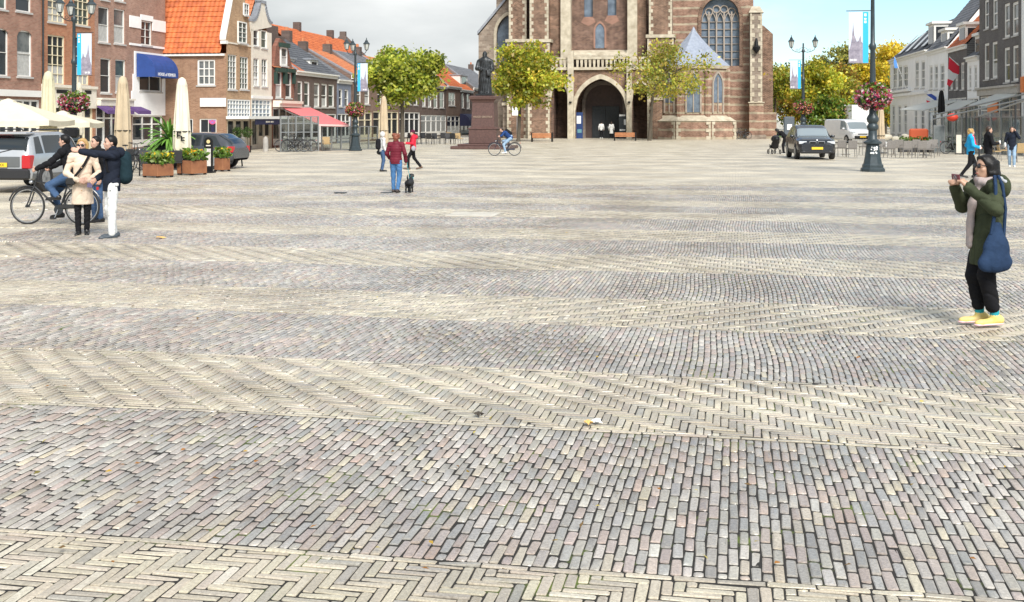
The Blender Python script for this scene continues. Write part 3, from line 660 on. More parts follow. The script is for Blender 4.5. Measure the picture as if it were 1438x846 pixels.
# small-paned shop glazing and entrance
def paned(pl, a, b, c_, d_, nx, nz, part, glass):
    f = MB(); f.pbox(pl, a, b, c_, c_+.08, -.12, -.01); f.pbox(pl, a, b, d_-.08, d_, -.12, -.01); f.pbox(pl, a, a+.08, c_+.08, d_-.08, -.12, -.01); f.pbox(pl, b-.08, b, c_+.08, d_-.08, -.12, -.01)
    for i in range(1, nx): u = a+(b-a)*i/nx; f.pbox(pl, u-.03, u+.03, c_+.08, d_-.08, -.1, -.02)
    for j in range(1, nz): z = c_+(d_-c_)*j/nz; f.pbox(pl, a+.08, b-.08, z-.025, z+.025, -.1, -.018)
    o = part(f, 'paned_window', W_PAINT); MB().quad(pl.pt(a, c_, -.09), pl.pt(b, c_, -.09), pl.pt(b, d_, -.09), pl.pt(a, d_, -.09)).build('pane', glass, o, fixn=False); return o
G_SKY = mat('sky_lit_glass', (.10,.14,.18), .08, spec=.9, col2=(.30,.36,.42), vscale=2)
paned(pl, u0+.15, u1-.1, 2.05, zz(335,140), 8, 4, part, G_SKY)
def entrance(pl, a, b, part, doors):
    f = MB(); n = len(doors); w = (b-a)/n
    for i, dd in enumerate(doors):
        x0, x1 = a+i*w+.05, a+(i+1)*w-.05
        f.pbox(pl, x0, x0+.09, .1, 1.95, -.12, -.03); f.pbox(pl, x1-.09, x1, .1, 1.95, -.12, -.03); f.pbox(pl, x0+.09, x1-.09, 1.85, 1.95, -.12, -.03); f.pbox(pl, x0+.09, x1-.09, .1, .1+dd, -.11, -.035)
    o = part(f, 'entrance', P_CREAMW); MB().quad(pl.pt(a, .1, -.1), pl.pt(b, .1, -.1), pl.pt(b, 1.95, -.1), pl.pt(a, 1.95, -.1)).build('pane', GLASS, o, fixn=False); return o
entrance(pl, u0+.15, u1-.1, part, (.7, .2, .7))
# ---- curved-gable cream house next to it
ub = u2
curve = [(u1+.02, zz(352,44)), (ub, zz(381,38)), (ub, zz(381,33))]
for i in range(9):
    a_ = i/8; curve.append((ub-(ub-u1)*.30*a_**.7, zz(380,33)+(zz(372,12)-zz(380,33))*a_**1.7))
curve += [(ub-(ub-u1)*.32, zz(370,8)), (ub-(ub-u1)*.32, zz(368,3)), (u1+(ub-u1)*.42, zz(362,3)), (u1+(ub-u1)*.42, zz(362,8))]
for i in range(9):
    a_ = 1-i/8; curve.append((u1+.02+(ub-u1)*.38*a_**.7, zz(354,30)+(zz(360,10)-zz(354,30))*a_**1.7))
eh = [(hp(pl,356,42,363.5,65), SASH), (hp(pl,367,43,375,68), SASH), (hp(pl,356,82,363.5,121), dict(nx=2, nz=4)), (hp(pl,367.5,83,375.5,122), dict(nx=2, nz=4)), ((u1+.15, ub-.2, 2.05, zz(367,140)), None), ((u1+.15, ub-.2, .1, 1.95), None)]
h, part2 = house('cream plastered house with curved bell gable beside the tan corner house', pl, u1+.01, ub, zz(367,44), 9, P_CREAMW, T_ORANGE2, 2.6, eh, front_gable=curve)
c = MB()
pts = curve[2:]
for (a_, za), (b_, zb_) in zip(pts[:-1], pts[1:]): c.pbox(pl, min(a_, b_)-.05, max(a_, b_)+.05, min(za, zb_)-.02, max(za, zb_)+.1, -.34, .06)
part2(c, 'gable_coping', LEAD)
paned(pl, u1+.15, ub-.2, 2.05, zz(367,140), 5, 4, part2, G_SKY); entrance(pl, u1+.15, ub-.2, part2, (.2, .75, .75))
c = MB(); c.pbox(pl, u1+.05, ub-.05, zz(367,139), zz(367,135), .003, .1); part2(c, 'shop_cornice', W_PAINT)
# flat white canopy over both entrances with a dark blue board
c = MB(); c.pbox(pl, u0-.1, ub+1.0, 1.98, 2.16, .01, 1.5); part(c, 'canopy', W_PAINT)
NAVY = mat('navy_canvas', (.012,.014,.05), .7)
c = MB(); c.pbox(pl, u0+1.2, ub-.6, 1.62, 1.975, 1.38, 1.44); nb_board = part(c, 'sign_board', NAVY)
c = MB()
for i, w_ in enumerate((.14,.10,.14,.05,.14,.10,.06)): c.pbox(pl, u0+2.9+i*.21, u0+2.9+i*.21+w_, 1.75, 1.85, 1.441, 1.447)
c.build('lettering', P_CREAMW, nb_board)

# ---- the row running on towards the church
u = U
def simple(label, x0, x1, eave_y, wall, roof, ridge, holes, kw, ground=True, fm=W_PAINT, gy=155, depth=8, ex=0.0, cor=.3, gholes=None):
    a, b = U(x0)+.003, U(x1); ez = pl.z(.5*(x0+x1), eave_y)
    hs = rects(pl, holes, **kw)
    if ground: hs.append(((a+.2, b-.2, .15, pl.z(.5*(x0+x1), gy)), None))
    h, prt = house(label, pl, a, b, ez, depth, wall, roof, ridge, hs, cornice=cor)
    if ground: shopfront(pl, h, prt, a+.2, b-.2, .15, pl.z(.5*(x0+x1), gy), ground if ground is not True else 3, fm)
    if cor:
        cz = ez+ridge; ch = prt(MB().pbox(pl, b-1.0, b-.3, cz-.7, cz+.75, -depth/2-.35, -depth/2+.35), 'chimney', B_DARK)
        for q in (.18, .5): MB().lathe([(.10,cz+.752),(.08,cz+1.05)], 8, pl.pt(b-1.0+q, 0, -depth/2)).build('chimney_pot', T_ORANGE2, ch)
        prt(MB().prism([pl.pt(a+.02, ez+.12, .2), pl.pt(a+.02, ez+ridge+.14, -depth/2), pl.pt(a+.02, ez+ridge-.05, -depth/2), pl.pt(a+.02, ez-.08, .2)], pl.t*.16), 'verge_coping', LEAD)
    return h, prt
S2 = dict(nx=1, nz=2, fw=.12, barw=.06); S3 = dict(nx=2, nz=3, fw=.1)
h, prt = simple('dark red brick house with green window hoods and a stepped front gable', 382, 413, 97, B_RED, T_ORANGE2, 2.0, [(387,100,396,138),(401,101,409.5,138)], S2, ground=3, gy=152, cor=0)
g0, g1 = U(384), U(411); gz = pl.z(397, 97)
prt(MB().prism([pl.pt(g0, gz, .01), pl.pt(g1, gz, .01), pl.pt(g1-1.0, pl.z(400,66), .01), pl.pt(g1-1.3, pl.z(400,60), .01), pl.pt(g0+1.2, pl.z(393,54), .01), pl.pt(g0+.5, pl.z(390,66), .01)], -pl.n*.3), 'gable', B_RED)
c = MB(); c.pbox(pl, U(388), U(402), pl.z(395,66), pl.z(395,36), -1.5, -.6); prt(c, 'chimney', B_DARK)
w_ = window(pl.off(.16), hp(pl,392.5,66,401.5,93), h, nx=1, nz=2, fw=.14); w_.matrix_parent_inverse = Matrix.Translation(-h.location)
for x0, x1, y0, y1 in ((385.5,397.5,95,101),(399.5,411,96,101.5),(391,403,60,66)): prt(MB().pbox(pl, U(x0), U(x1), pl.z(x0,y1), pl.z(x0,y0), .004, .26), 'window_hood', P_DKGREEN)
for x0, x1, y0, y1 in ((384.5,386.5,101.6,118),(396.8,400.2,101.6,118),(410,412,101.6,118)): prt(MB().pbox(pl, U(x0), U(x1), pl.z(x0,y1), pl.z(x0,y0), .004, .2), 'hood_bracket', P_DKGREEN)
c = MB(); c.pbox(pl, U(383), U(415), pl.z(399,151), pl.z(399,146), .003, .5); c.pbox(pl, U(383.3), U(414.7), pl.z(399,146)+.002, pl.z(399,142), .003, .62); prt(c, 'shop_cornice', P_CREAMW)
def dormer(prt, x0, x1, y0, y1, out, roofm=LEAD, wallm=W_PAINT):
    a, b = U(x0), U(x1); z0, z1 = pl.z(x0, y1), pl.z(x0, y0); c = MB(); c.pbox(pl, a, b, z0-.3, z1, -out-1.6, -out); o = prt(c, 'dormer', wallm)
    c = MB(); c.pbox(pl, a-.12, b+.12, z1+.002, z1+.12, -out-1.7, -out+.15); c.build('dormer_roof', roofm, o)
    m_ = .22*(b-a); c = MB(); c.pbox(pl, a+m_, b-m_, z0, z1-.15, -out+.004, -out+.03); c.build('pane', GLASS, o)
h, prt = simple('dark brown brick house with cream cornice and two-tone tiled roof', 414, 473, 103, B_DARK, T_DARK, 2.9, [(418,114,425,150),(427.5,115,435,150),(441,117,449,151),(451.5,118,459.5,151),(461.5,119,469.5,151)], S2, ground=5, gy=160)
prt(pantiles(pl.pt(U(413), pl.z(414,100), .16), pl.pt(U(425), pl.z(425,101), .16), pl.pt(U(409), pl.z(425,101)+3.0, -3.94), pl.pt(U(404), pl.z(425,101)+3.0, -3.94)), 'orange_roof_tiles', T_ORANGE, True)
dormer(prt, 417, 430, 82, 96, .9); dormer(prt, 451, 462, 84, 99, .9)
c = MB(); c.pbox(pl, U(418), U(432), pl.z(425,65), pl.z(425,45), -4.4, -3.5); prt(c, 'chimney', B_DARK)
c = MB(); c.pbox(pl, U(448), U(462), pl.z(455,72), pl.z(455,50), -4.6, -3.7); prt(c, 'chimney', B_DARK)
h, prt = simple('narrow blue grey house with teal edge beside the dark brown brick house', 473.3, 493, 113, P_BLUE, T_GREY, 2.6, [(476,125,481,150),(484,126,489.5,151)], S2, ground=3, gy=160)
h, prt = simple('brick house with white cornice half hidden behind the banner lamp', 493.3, 523, 108, B_BROWN, T_ORANGE2, 2.3, [(500,120,507,146),(512,121,519,147)], S2, ground=3, fm=CREAM_PAINT, gy=158)
c = MB(); c.pbox(pl, U(494), U(523), 0.02, pl.z(508,154), .003, .02); 
h, prt = simple('brown brick house with cream painted ground floor behind the lime green tree', 523.3, 560, 112, B_BROWN, T_GREY, 2.6, [(530,120,536,146),(541,121,547,147),(551,122,557,147)], S2, ground=4, fm=CREAM_PAINT, gy=157)
h, prt = simple('brick house with tall white ground floor windows behind the closed parasol', 560.3, 590, 116, B_DARK, T_ORANGE2, 2.6, [(563,124,568.5,147),(572,125,577.5,147),(581,125,586.5,148)], S2, ground=4, gy=158)
h, prt = simple('dark brick house with three tall white first floor windows in a row', 590.3, 627, 120, B_DARK, T_ORANGE2, 3.0, [(593,130,598,150),(601,128,606,151),(609,129,614.5,152),(617.5,129,624,152)], S2, ground=5, gy=162)
dormer(prt, 604, 619, 104, 117, .8)
h, prt = simple('narrow brick house with single first floor window pair and bright orange roof', 627.3, 646, 122, B_BROWN, T_ORANGE, 3.4, [(630,130,639.5,149)], dict(nx=2, nz=2, fw=.12), ground=3, gy=163)
h, prt = simple('brick house with a round dark blue awning over its door', 646.3, 664, 127, B_DARK, T_ORANGE, 3.2, [(648.5,131,652,152),(655.5,132,660,153)], S2, ground=3, gy=166)
quarter_awning(pl, U(645), U(660), pl.z(650,160), pl.z(650,177), 1.4, NAVY, prt)
h, prt = simple('last brick house of the row half hidden by the statue', 664.3, 700, 126, B_BROWN, T_GREY, 3.2, [(667,135,671,154),(675,136,680,155),(686,137,692,155)], S2, ground=4, gy=165)
dormer(prt, 656, 666, 106, 120, .9)
# big orange-roofed building behind the row
pb = pl.off(-13); a, b = pb.u(430), pb.u(528); ez = pb.z(480, 90)
t = thing('rear_building', 'large building with long orange tiled roof and brick end gable behind the row', 'house', pb.pt(.5*(a+b), 0)); inv = Matrix.Translation(-t.location)
def part(mb, name, m, smooth=False):
    o = mb.build(name, m, t, smooth); o.matrix_parent_inverse = inv; return o
rz = pb.z(480, 44)-ez
c = MB(); c.pbox(pb, a, b, 0, ez, -9, 0); part(c, 'wall', B_BROWN)
part(pantiles(pb.pt(a, ez, .2), pb.pt(b, ez, .2), pb.pt(b, ez+rz, -4.5), pb.pt(a, ez+rz, -4.5), col_pitch=.34, row_pitch=.4), 'roof', T_ORANGE, True)
part(pantiles(pb.pt(a, ez, -9.2), pb.pt(b, ez, -9.2), pb.pt(b, ez+rz, -4.5), pb.pt(a, ez+rz, -4.5)), 'roof', T_ORANGE, True)
c = MB(); c.prism([pb.pt(b-.3, ez-.5, .3), pb.pt(b-.3, ez-.5, -9.3), pb.pt(b-.3, ez+.2, -9.3), pb.pt(b-.3, ez+rz+.5, -4.9), pb.pt(b-.3, ez+rz+1.1, -4.9), pb.pt(b-.3, ez+rz+1.1, -4.1), pb.pt(b-.3, ez+rz+.5, -4.1), pb.pt(b-.3, ez+.2, .3)], pl.t*.5); part(c, 'end_gable', B_DARK)
for uu in (a+(b-a)*.35, a+(b-a)*.8): part(MB().pbox(pb, uu, uu+.7, ez+rz-.4, ez+rz+.9, -5, -4.2), 'chimney', B_DARK)

# ---- the row across the square
pl = SR; U = pl.u
def rhouse(label, x0, x1, eave_y, ex, wall, roof, ridge, holes, kw, gy, n, fm=W_PAINT, depth=8, cor=.3, corm=None, ghole=True):
    a, b = sorted((U(x0), U(x1))); a += .003; ez = pl.z(ex, eave_y); hs = rects(pl, holes, **kw); xm = .5*(x0+x1); gz = pl.z(xm, gy)
    if ghole: hs.append(((a+.25, b-.25, .15, gz), None))
    h, prt = house(label, pl, a, b, ez, depth, wall, roof, ridge, hs, cornice=cor, corm=corm)
    if ghole: shopfront(pl, h, prt, a+.25, b-.25, .15, gz, n, fm, glass=G_SKY)
    return h, prt
W2 = dict(nx=2, nz=3, fw=.16, barw=.08)
h, prt = rhouse('long white rendered house with skylights in its dark roof', 1250, 1302, 78, 1276, P_WHITE, T_DARK, 3.3, [(1253.5,93,1259,125),(1261,92,1266.5,124),(1268.5,92,1274.5,123),(1285,86,1290,124),(1293.5,85,1298.5,124),(1252.5,148,1256.5,188),(1261,148,1265,188),(1269,147,1273.5,188),(1284,150,1288,188),(1293,150,1298,188)], W2, 140, 3, ghole=False)
c = MB(); c.pbox(pl, min(U(1250),U(1302)), max(U(1250),U(1302)), pl.z(1276,134.5), pl.z(1276,131), .003, .25); c.pbox(pl, min(U(1250),U(1280)), max(U(1250),U(1280)), pl.z(1265,130), pl.z(1265,127), .003, .35); prt(c, 'string_course', P_WHITE)
for i in range(4):
    c = MB(); uu = U(1258)-i*(U(1258)-U(1292))/3.2; z0 = pl.z(1276, 74)
    c.add([pl.pt(uu, z0+.25, -.2), pl.pt(uu-1.5, z0+.25, -.2), pl.pt(uu-1.5, z0+2.0, -1.9), pl.pt(uu, z0+2.0, -1.9)], [(0,1,2,3)])
    prt(c, 'skylight', G_SKY)
h, prt = rhouse('white house with cream cornice and grey tiled roof with dormers', 1302.3, 1331, 70, 1316, P_WHITE, T_GREY, 5.0, [(1305,92,1309.5,126),(1312,91,1317,126),(1320,90,1326,126)], W2, 140, 3)
def rdormer(prt, x0, x1, y0, y1, out):
    a, b = sorted((U(x0), U(x1))); z0, z1 = pl.z(x0, y1), pl.z(x0, y0); c = MB(); c.pbox(pl, a, b, z0-.4, z1, -out-2.2, -out); o = prt(c, 'dormer', W_PAINT)
    c = MB(); c.pbox(pl, a-.15, b+.15, z1+.002, z1+.2, -out-2.3, -out+.2); c.build('dormer_roof', W_PAINT, o)
    m_ = .15*(b-a); c = MB(); c.pbox(pl, a+m_, b-m_, z0, z1-.2, -out+.004, -out+.03); c.pbox(pl, a-.005, a+.0, z0, z1-.25, -out-1.5, -out-.15); c.build('pane', GLASS, o)
rdormer(prt, 1295, 1303, 37, 64, .5); rdormer(prt, 1315, 1324, 46, 69, .35)
h, prt = rhouse('dark brick house with orange tiled roof and a red and white flag', 1331.3, 1358, 66, 1345, B_BLACK, T_ORANGE, 4.4, [(1334,90,1338,126),(1341,89,1345.5,126),(1349,88,1354,126)], W2, 138, 3)
rdormer(prt, 1340, 1349, 38, 62, .35)
h, prt = rhouse('narrow white gabled house squeezed between dark brick houses', 1358.3, 1375, 80, 1366, P_WHITE, T_GREY, 3.0, [(1360,93,1364,126),(1367.5,92,1372,126)], W2, 138, 2)
rdormer(prt, 1363, 1371, 52, 76, .3)
h, prt = rhouse('tall charcoal brick house with white sash windows and stone shopfront', 1375.3, 1434, -70, 1405, B_BLACK, T_DARK, 3, [(1382.5,0,1388.5,41),(1394,-2,1401,40),(1410,5,1418,53),(1421.5,3,1430,50),(1382,61,1389,112),(1393,59,1400.5,110),(1410,67,1418,116),(1422,64,1430,114)], dict(nx=1, nz=2, fw=.16, barw=.1), 134, 4, ghole=True)
c = MB(); a, b = sorted((U(1376), U(1433.5))); c.pbox(pl, a, b, pl.z(1405,133), pl.z(1405,124), .003, .2); c.pbox(pl, a, b, pl.z(1405,124)+.002, pl.z(1405,121), .003, .35); prt(c, 'shop_cornice', mat('grey_stone', (.42,.40,.36), .7, var=.15))
ORANGE_P = mat('orange_poster', (.75,.22,.06), .6)
c = MB(); c.pbox(pl, *sorted((U(1386), U(1400))), pl.z(1393,158), pl.z(1393,136), -.09, -.015); prt(c, 'shop_poster', ORANGE_P)
h, prt = rhouse('white rendered house with orange shop sign at the end of the row', 1434.3, 1520, -60, 1470, P_WHITE, T_DARK, 3, [(1445,10,1455,60)], dict(nx=1, nz=2), 140, 4)
c = MB(); c.pbox(pl, U(1438.5), U(1435.2), pl.z(1437,130), pl.z(1437,108), .01, .1); prt(c, 'shop_sign', ORANGE_P)
# ================================================================== the church
CH = Plane(gp(800, 195), TB, (-TA[0], -TA[1]))
B_CH = brickmat('church_brick', (.14,.072,.046), (.30,.172,.112), (.38,.32,.25), ang=-AX, var=.55, bw=.3, bh=.11)
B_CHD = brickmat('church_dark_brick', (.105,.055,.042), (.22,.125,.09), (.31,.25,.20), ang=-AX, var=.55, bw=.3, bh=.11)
B_BAND = brickmat('church_banded_wall', (.24,.125,.085), (.35,.205,.145), (.40,.32,.25), ang=-AX, var=.55, bw=.3, bh=.11, bands=(.82,.26,(.43,.36,.26)))
B_OLD = brickmat('church_old_stone', (.23,.18,.14), (.36,.30,.24), (.33,.29,.24), bw=.5, bh=.22, ang=-AX, var=.35)
SLATE = mat('spire_slate', (.22,.25,.31), .55, col2=(.33,.37,.44), vscale=3)
LEADGL = mat('leaded_glass', (.07,.09,.12), .2, spec=.4, col2=(.20,.25,.31), vscale=1.2)
def parch(x, w, h):                              # pointed arch height at x in 0..2w
    x = min(x, 2*w-x); x = max(0, x); r = (w*w+h*h)/(2*w); return math.sqrt(max(0, r*r-(r-x)**2))
def wall_arches(pl, u0, u1, z0, zt, arches, depth=.5, n=20):
    mb = MB(); arches = sorted(arches); cur = u0
    for a, b, zb, zs, za in arches:
        if a > cur: mb.quad(pl.pt(cur, z0), pl.pt(a, z0), pl.pt(a, zt), pl.pt(cur, zt))
        w = (b-a)/2; h = za-zs
        if zb > z0: mb.quad(pl.pt(a, z0), pl.pt(b, z0), pl.pt(b, zb), pl.pt(a, zb)); mb.quad(pl.pt(a, zb), pl.pt(b, zb), pl.pt(b, zb, -depth), pl.pt(a, zb, -depth))
        prev = None
        for i in range(n+1):
            x = 2*w*i/n; q = (a+x, zs+parch(x, w, h))
            if prev:
                mb.quad(pl.pt(*prev), pl.pt(*q), pl.pt(q[0], zt), pl.pt(prev[0], zt)); mb.quad(pl.pt(*prev), pl.pt(*q), pl.pt(q[0], q[1], -depth), pl.pt(prev[0], prev[1], -depth))
            prev = q
        for e in (a, b): mb.quad(pl.pt(e, zb), pl.pt(e, zs), pl.pt(e, zs, -depth), pl.pt(e, zb, -depth))
        cur = b
    if cur < u1: mb.quad(pl.pt(cur, z0), pl.pt(u1, z0), pl.pt(u1, zt), pl.pt(cur, zt))
    return mb
def arch_mould(pl, a, b, zs, za, wd, o0, o1, zb=None, n=20):
    """moulding strip following the arch, wd wide outside the opening"""
    mb = MB(); w = (b-a)/2; h = za-zs; P = []; 
    for i in range(n+1):
        x = 2*w*i/n; P.append((a+x, zs+parch(x, w, h)))
    w2 = w+wd; h2 = h+wd*1.25; Q = []
    for i in range(n+1): x = 2*w2*i/n; Q.append((a-wd+x, zs+parch(x, w2, h2)))
    if zb is not None: P = [(a, zb)]+P+[(b, zb)]; Q = [(a-wd, zb)]+Q+[(b+wd, zb)]
    for i in range(len(P)-1):
        p0, p1, q0, q1 = P[i], P[i+1], Q[i], Q[i+1]
        v = [pl.pt(*p0, o1), pl.pt(*p1, o1), pl.pt(*q1, o1), pl.pt(*q0, o1), pl.pt(*p0, o0), pl.pt(*p1, o0), pl.pt(*q1, o0), pl.pt(*q0, o0)]
        mb.add(v, [(0,1,2,3), (0,4,5,1), (2,6,7,3)])
    return mb
def arch_fill(pl, a, b, zb, zs, za, o, n=20):
    w = (b-a)/2; h = za-zs; pts = [pl.pt(a, zb, o), pl.pt(b, zb, o)]+[pl.pt(b-2*w*i/n, zs+parch(2*w*i/n, w, h), o) for i in range(n+1)]
    return MB().add(pts, [tuple(range(len(pts)))])
church = thing('church', 'large gothic brick church with pale stone trim and arched entrance porch', 'church', CH.pt(0, 0)); inv = Matrix.Translation(-church.location)
def part(mb, name, m, parent=None, smooth=False, stuff=False):
    o = mb.build(name, m, parent or church, smooth)
    if parent is None: o.matrix_parent_inverse = inv
    if stuff: o['kind'] = 'stuff'
    return o
def quoins(mb, pl, u, z0, z1, sgn, o=.03, step=.36, a=.20, b=.42):
    z = z0; k = 0
    while z < z1-.1:
        w = (a if k % 2 else b)*random.uniform(.85, 1.1); ua, ub = sorted((u, u+sgn*w)); mb.pbox(pl, ua, ub, z, min(z+step-.02, z1), .002, o+random.uniform(0, .015)); z += step; k += 1
pc = CH; U = CH.u; Z = lambda x, y: CH.z(x, y)
TOPZ = 26.0
# porch front with three arches
arcL = (U(774), U(797.5), 0, Z(785, 142), Z(785, 112)); arcM = (U(808), U(879.5), 0, Z(843, 156), Z(843, 111)); arcR = (U(888), U(911), 0, Z(900, 143), Z(900, 113))
porch_top = Z(843, 98.5)
part(wall_arches(pc, U(771), U(914), 0, porch_top, [arcL, arcM, arcR], depth=.9), 'porch_wall', B_CH)
part(arch_mould(pc, *arcM[:2], *arcM[3:], .38, -.05, .14, zb=0), 'arch_moulding', STONE_W)
part(arch_mould(pc, *arcL[:2], *arcL[3:], .22, -.05, .12), 'arch_moulding', STONE_W)
part(arch_mould(pc, *arcR[:2], *arcR[3:], .22, -.05, .12), 'arch_moulding', STONE_W)
# porch interior
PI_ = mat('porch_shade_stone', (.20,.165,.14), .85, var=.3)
deep = -4.2
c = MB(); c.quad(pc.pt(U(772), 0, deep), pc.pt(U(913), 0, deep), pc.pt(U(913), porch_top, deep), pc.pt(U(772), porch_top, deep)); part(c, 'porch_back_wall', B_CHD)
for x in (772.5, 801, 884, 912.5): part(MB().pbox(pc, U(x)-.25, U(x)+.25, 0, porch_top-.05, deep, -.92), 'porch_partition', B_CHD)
part(MB().pbox(pc, U(771), U(914), porch_top-.25, porch_top-.02, deep, -.02), 'porch_roof', LEAD)
ia = (U(817), U(871), 0, Z(843, 143), Z(843, 118))
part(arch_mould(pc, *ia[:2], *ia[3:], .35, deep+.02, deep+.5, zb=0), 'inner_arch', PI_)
DOORM = mat('dark_door_wood', (.018,.022,.026), .5, var=.3, vscale=4)
DOORB = mat('brown_door_wood', (.07,.042,.035), .6, var=.3, vscale=4)
part(arch_fill(pc, *ia, deep+.02), 'door_tympanum', DOORB)
for a_, b_ in ((U(826.5), U(845.8)), (U(846.2), U(865.5))):
    d_ = part(MB().pbox(pc, a_, b_, 0, Z(845, 149), deep+.03, deep+.16), 'door', DOORM)
    c = MB()
    for i in range(3):
        for j in range(3):
            w = (b_-a_)/3; c.pbox(pc, a_+i*w+.08, a_+(i+1)*w-.08, .2+j*.95, .2+j*.95+.8, deep+.161, deep+.19)
    c.build('door_panels', DOORM, d_)
    MB().pbox(pc, b_-.2 if a_ < U(846) else a_+.14, b_-.14 if a_ < U(846) else a_+.2, 1.0, 1.25, deep+.161, deep+.22).build('door_handle', STEEL, d_)
# stone piers, upper wall, ledges
for xa, xb in ((797.8, 806), (880.3, 887.6)):
    part(MB().pbox(pc, U(xa), U(xb), 0, porch_top+1.9, .02, .55), 'porch_pier', STONE_W)
    c = MB(); m_ = .5*(U(xa)+U(xb)); c.pbox(pc, m_-.12, m_+.12, Z(800,145), Z(800,143), .56, .75); c.pbox(pc, m_-.1, m_+.1, Z(800,107), Z(800,105), .56, .7); part(c, 'pier_bracket', BLACK, stuff=True)
part(MB().pbox(pc, U(771), U(914), porch_top+.003, porch_top+.28, -.2, .3), 'porch_cornice', STONE_W)
bz0, bz1 = porch_top+.29, Z(843, 83.5)
part(MB().pbox(pc, U(775), U(914), bz1, bz1+.2, -.1, .2), 'balustrade_rail', STONE_W)
uu = U(776)
while uu < U(913):
    if not any(U(a_)-.1 < uu < U(b_)+.1 for a_, b_ in ((797.8,806),(880.3,887.6))):
        part(MB().add([pc.pt(uu-.09, bz0, -.02), pc.pt(uu+.09, bz0, -.02), pc.pt(uu+.13, bz1-.25, -.02), pc.pt(uu+.13, bz1, -.02), pc.pt(uu-.13, bz1, -.02), pc.pt(uu-.13, bz1-.25, -.02), pc.pt(uu-.09, bz0, .14), pc.pt(uu+.09, bz0, .14), pc.pt(uu+.13, bz1-.25, .14), pc.pt(uu+.13, bz1, .14), pc.pt(uu-.13, bz1, .14), pc.pt(uu-.13, bz1-.25, .14)],
            [(6,7,8,9,10,11), (0,6,11,5), (5,11,10,4), (1,2,8,7), (2,3,9,8)]), 'baluster', STONE_W)
    uu += .42
tw = CH.off(-2.0); UT = tw.u
n1_ = (tw.u(836), tw.u(849), tw.z(842,68), tw.z(842,44), tw.z(842,33)); n2_ = (tw.u(820), tw.u(832.5), tw.z(826,24), TOPZ-6, TOPZ-4); n3_ = (tw.u(853), tw.u(865.5), tw.z(859,22), TOPZ-6, TOPZ-4)
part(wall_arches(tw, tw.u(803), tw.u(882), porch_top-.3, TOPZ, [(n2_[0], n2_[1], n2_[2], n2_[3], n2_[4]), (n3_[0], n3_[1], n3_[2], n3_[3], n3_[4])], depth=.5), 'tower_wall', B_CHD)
for nn in (n2_, n3_): part(arch_fill(tw, *nn, -.45), 'tower_window', LEADGL)
B_PATCH = brickmat('patched_red_brick', (.27,.12,.085), (.36,.18,.13), (.34,.26,.2), ang=-AX)
for nn in (n2_, n3_):
    a_, b_ = nn[0]-.3, nn[1]+.3; z_ = nn[2]; part(MB().prism([tw.pt(nn[0], z_, .004), tw.pt(nn[1], z_, .004), tw.pt(b_, z_-.55, .03), tw.pt(.5*(a_+b_), z_-.95, .03), tw.pt(a_, z_-.55, .03)], tw.n*-.03), 'brick_patch', B_PATCH)
part(arch_fill(tw.off(.03), *n1_, .0), 'niche_window', LEADGL); part(arch_mould(tw, n1_[0], n1_[1], n1_[3], n1_[4], .18, 0, .12, zb=n1_[2]), 'niche_moulding', B_PATCH)
part(MB().add([tw.pt(tw.u(801), Z(843,77), 1.4), tw.pt(tw.u(884), Z(843,77), 1.4), tw.pt(tw.u(884), Z(843,69), .0), tw.pt(tw.u(801), Z(843,69), .0), tw.pt(tw.u(801), Z(843,81), 1.4), tw.pt(tw.u(884), Z(843,81), 1.4)], [(0,1,2,3), (4,5,1,0)]), 'sloping_ledge', STONE_W)
for xa, xb in ((789, 803), (882, 895.5)):
    part(MB().pbox(tw, tw.u(xa), tw.u(xb), porch_top, TOPZ, .0, 1.1), 'tower_pilaster', STONE_W)
for xa, xb in ((768, 789), (895.5, 908)): part(MB().pbox(tw, tw.u(xa), tw.u(xb), porch_top-.3, TOPZ, -.6, .55), 'tower_wall', B_CH)
# buttress piers left and right of the porch
def pier(xa, xb, o0, o1, zt, ystr, qu=True):
    pp = CH.off(o1); a_, b_ = pp.u(xa), pp.u(xb); zs = pp.z(.5*(xa+xb), ystr)
    p_ = part(MB().pbox(CH, a_, b_, 0, zs, o0, o1), 'buttress', B_CH)
    q_ = CH.off(o1-.25); MB().pbox(CH, a_+.15, b_-.15, zs, zt, o0, o1-.25).build('buttress_shaft', B_CH, p_)
    MB().pbox(CH, a_-.15, b_+.15, zs-.16, zs+.16, o0, o1+.15).build('string_course', STONE_W, p_)
    c = MB(); quoins(c, pp, a_, 0, zs-.2, 1); quoins(c, pp, b_, 0, zs-.2, -1); quoins(c, q_, a_+.15, zs+.2, zt, 1); quoins(c, q_, b_-.15, zs+.2, zt, -1)
    o = c.build('quoins', STONE_W, p_); o['kind'] = 'stuff'
    return p_
pier(712, 741, -3.5, -1.2, TOPZ, 57.5); pier(741.2, 772, -3.0, .15, TOPZ, 57.5); pier(909, 946, -3.0, .1, TOPZ, 51)
part(MB().pbox(CH, U(917), U(930.5), 0, Z(924,141), .3, 1.3), 'low_pier', B_CH); part(MB().pbox(CH, U(916), U(931.5), Z(924,141), Z(924,137.5), .2, 1.4), 'low_pier_cap', STONE_W)
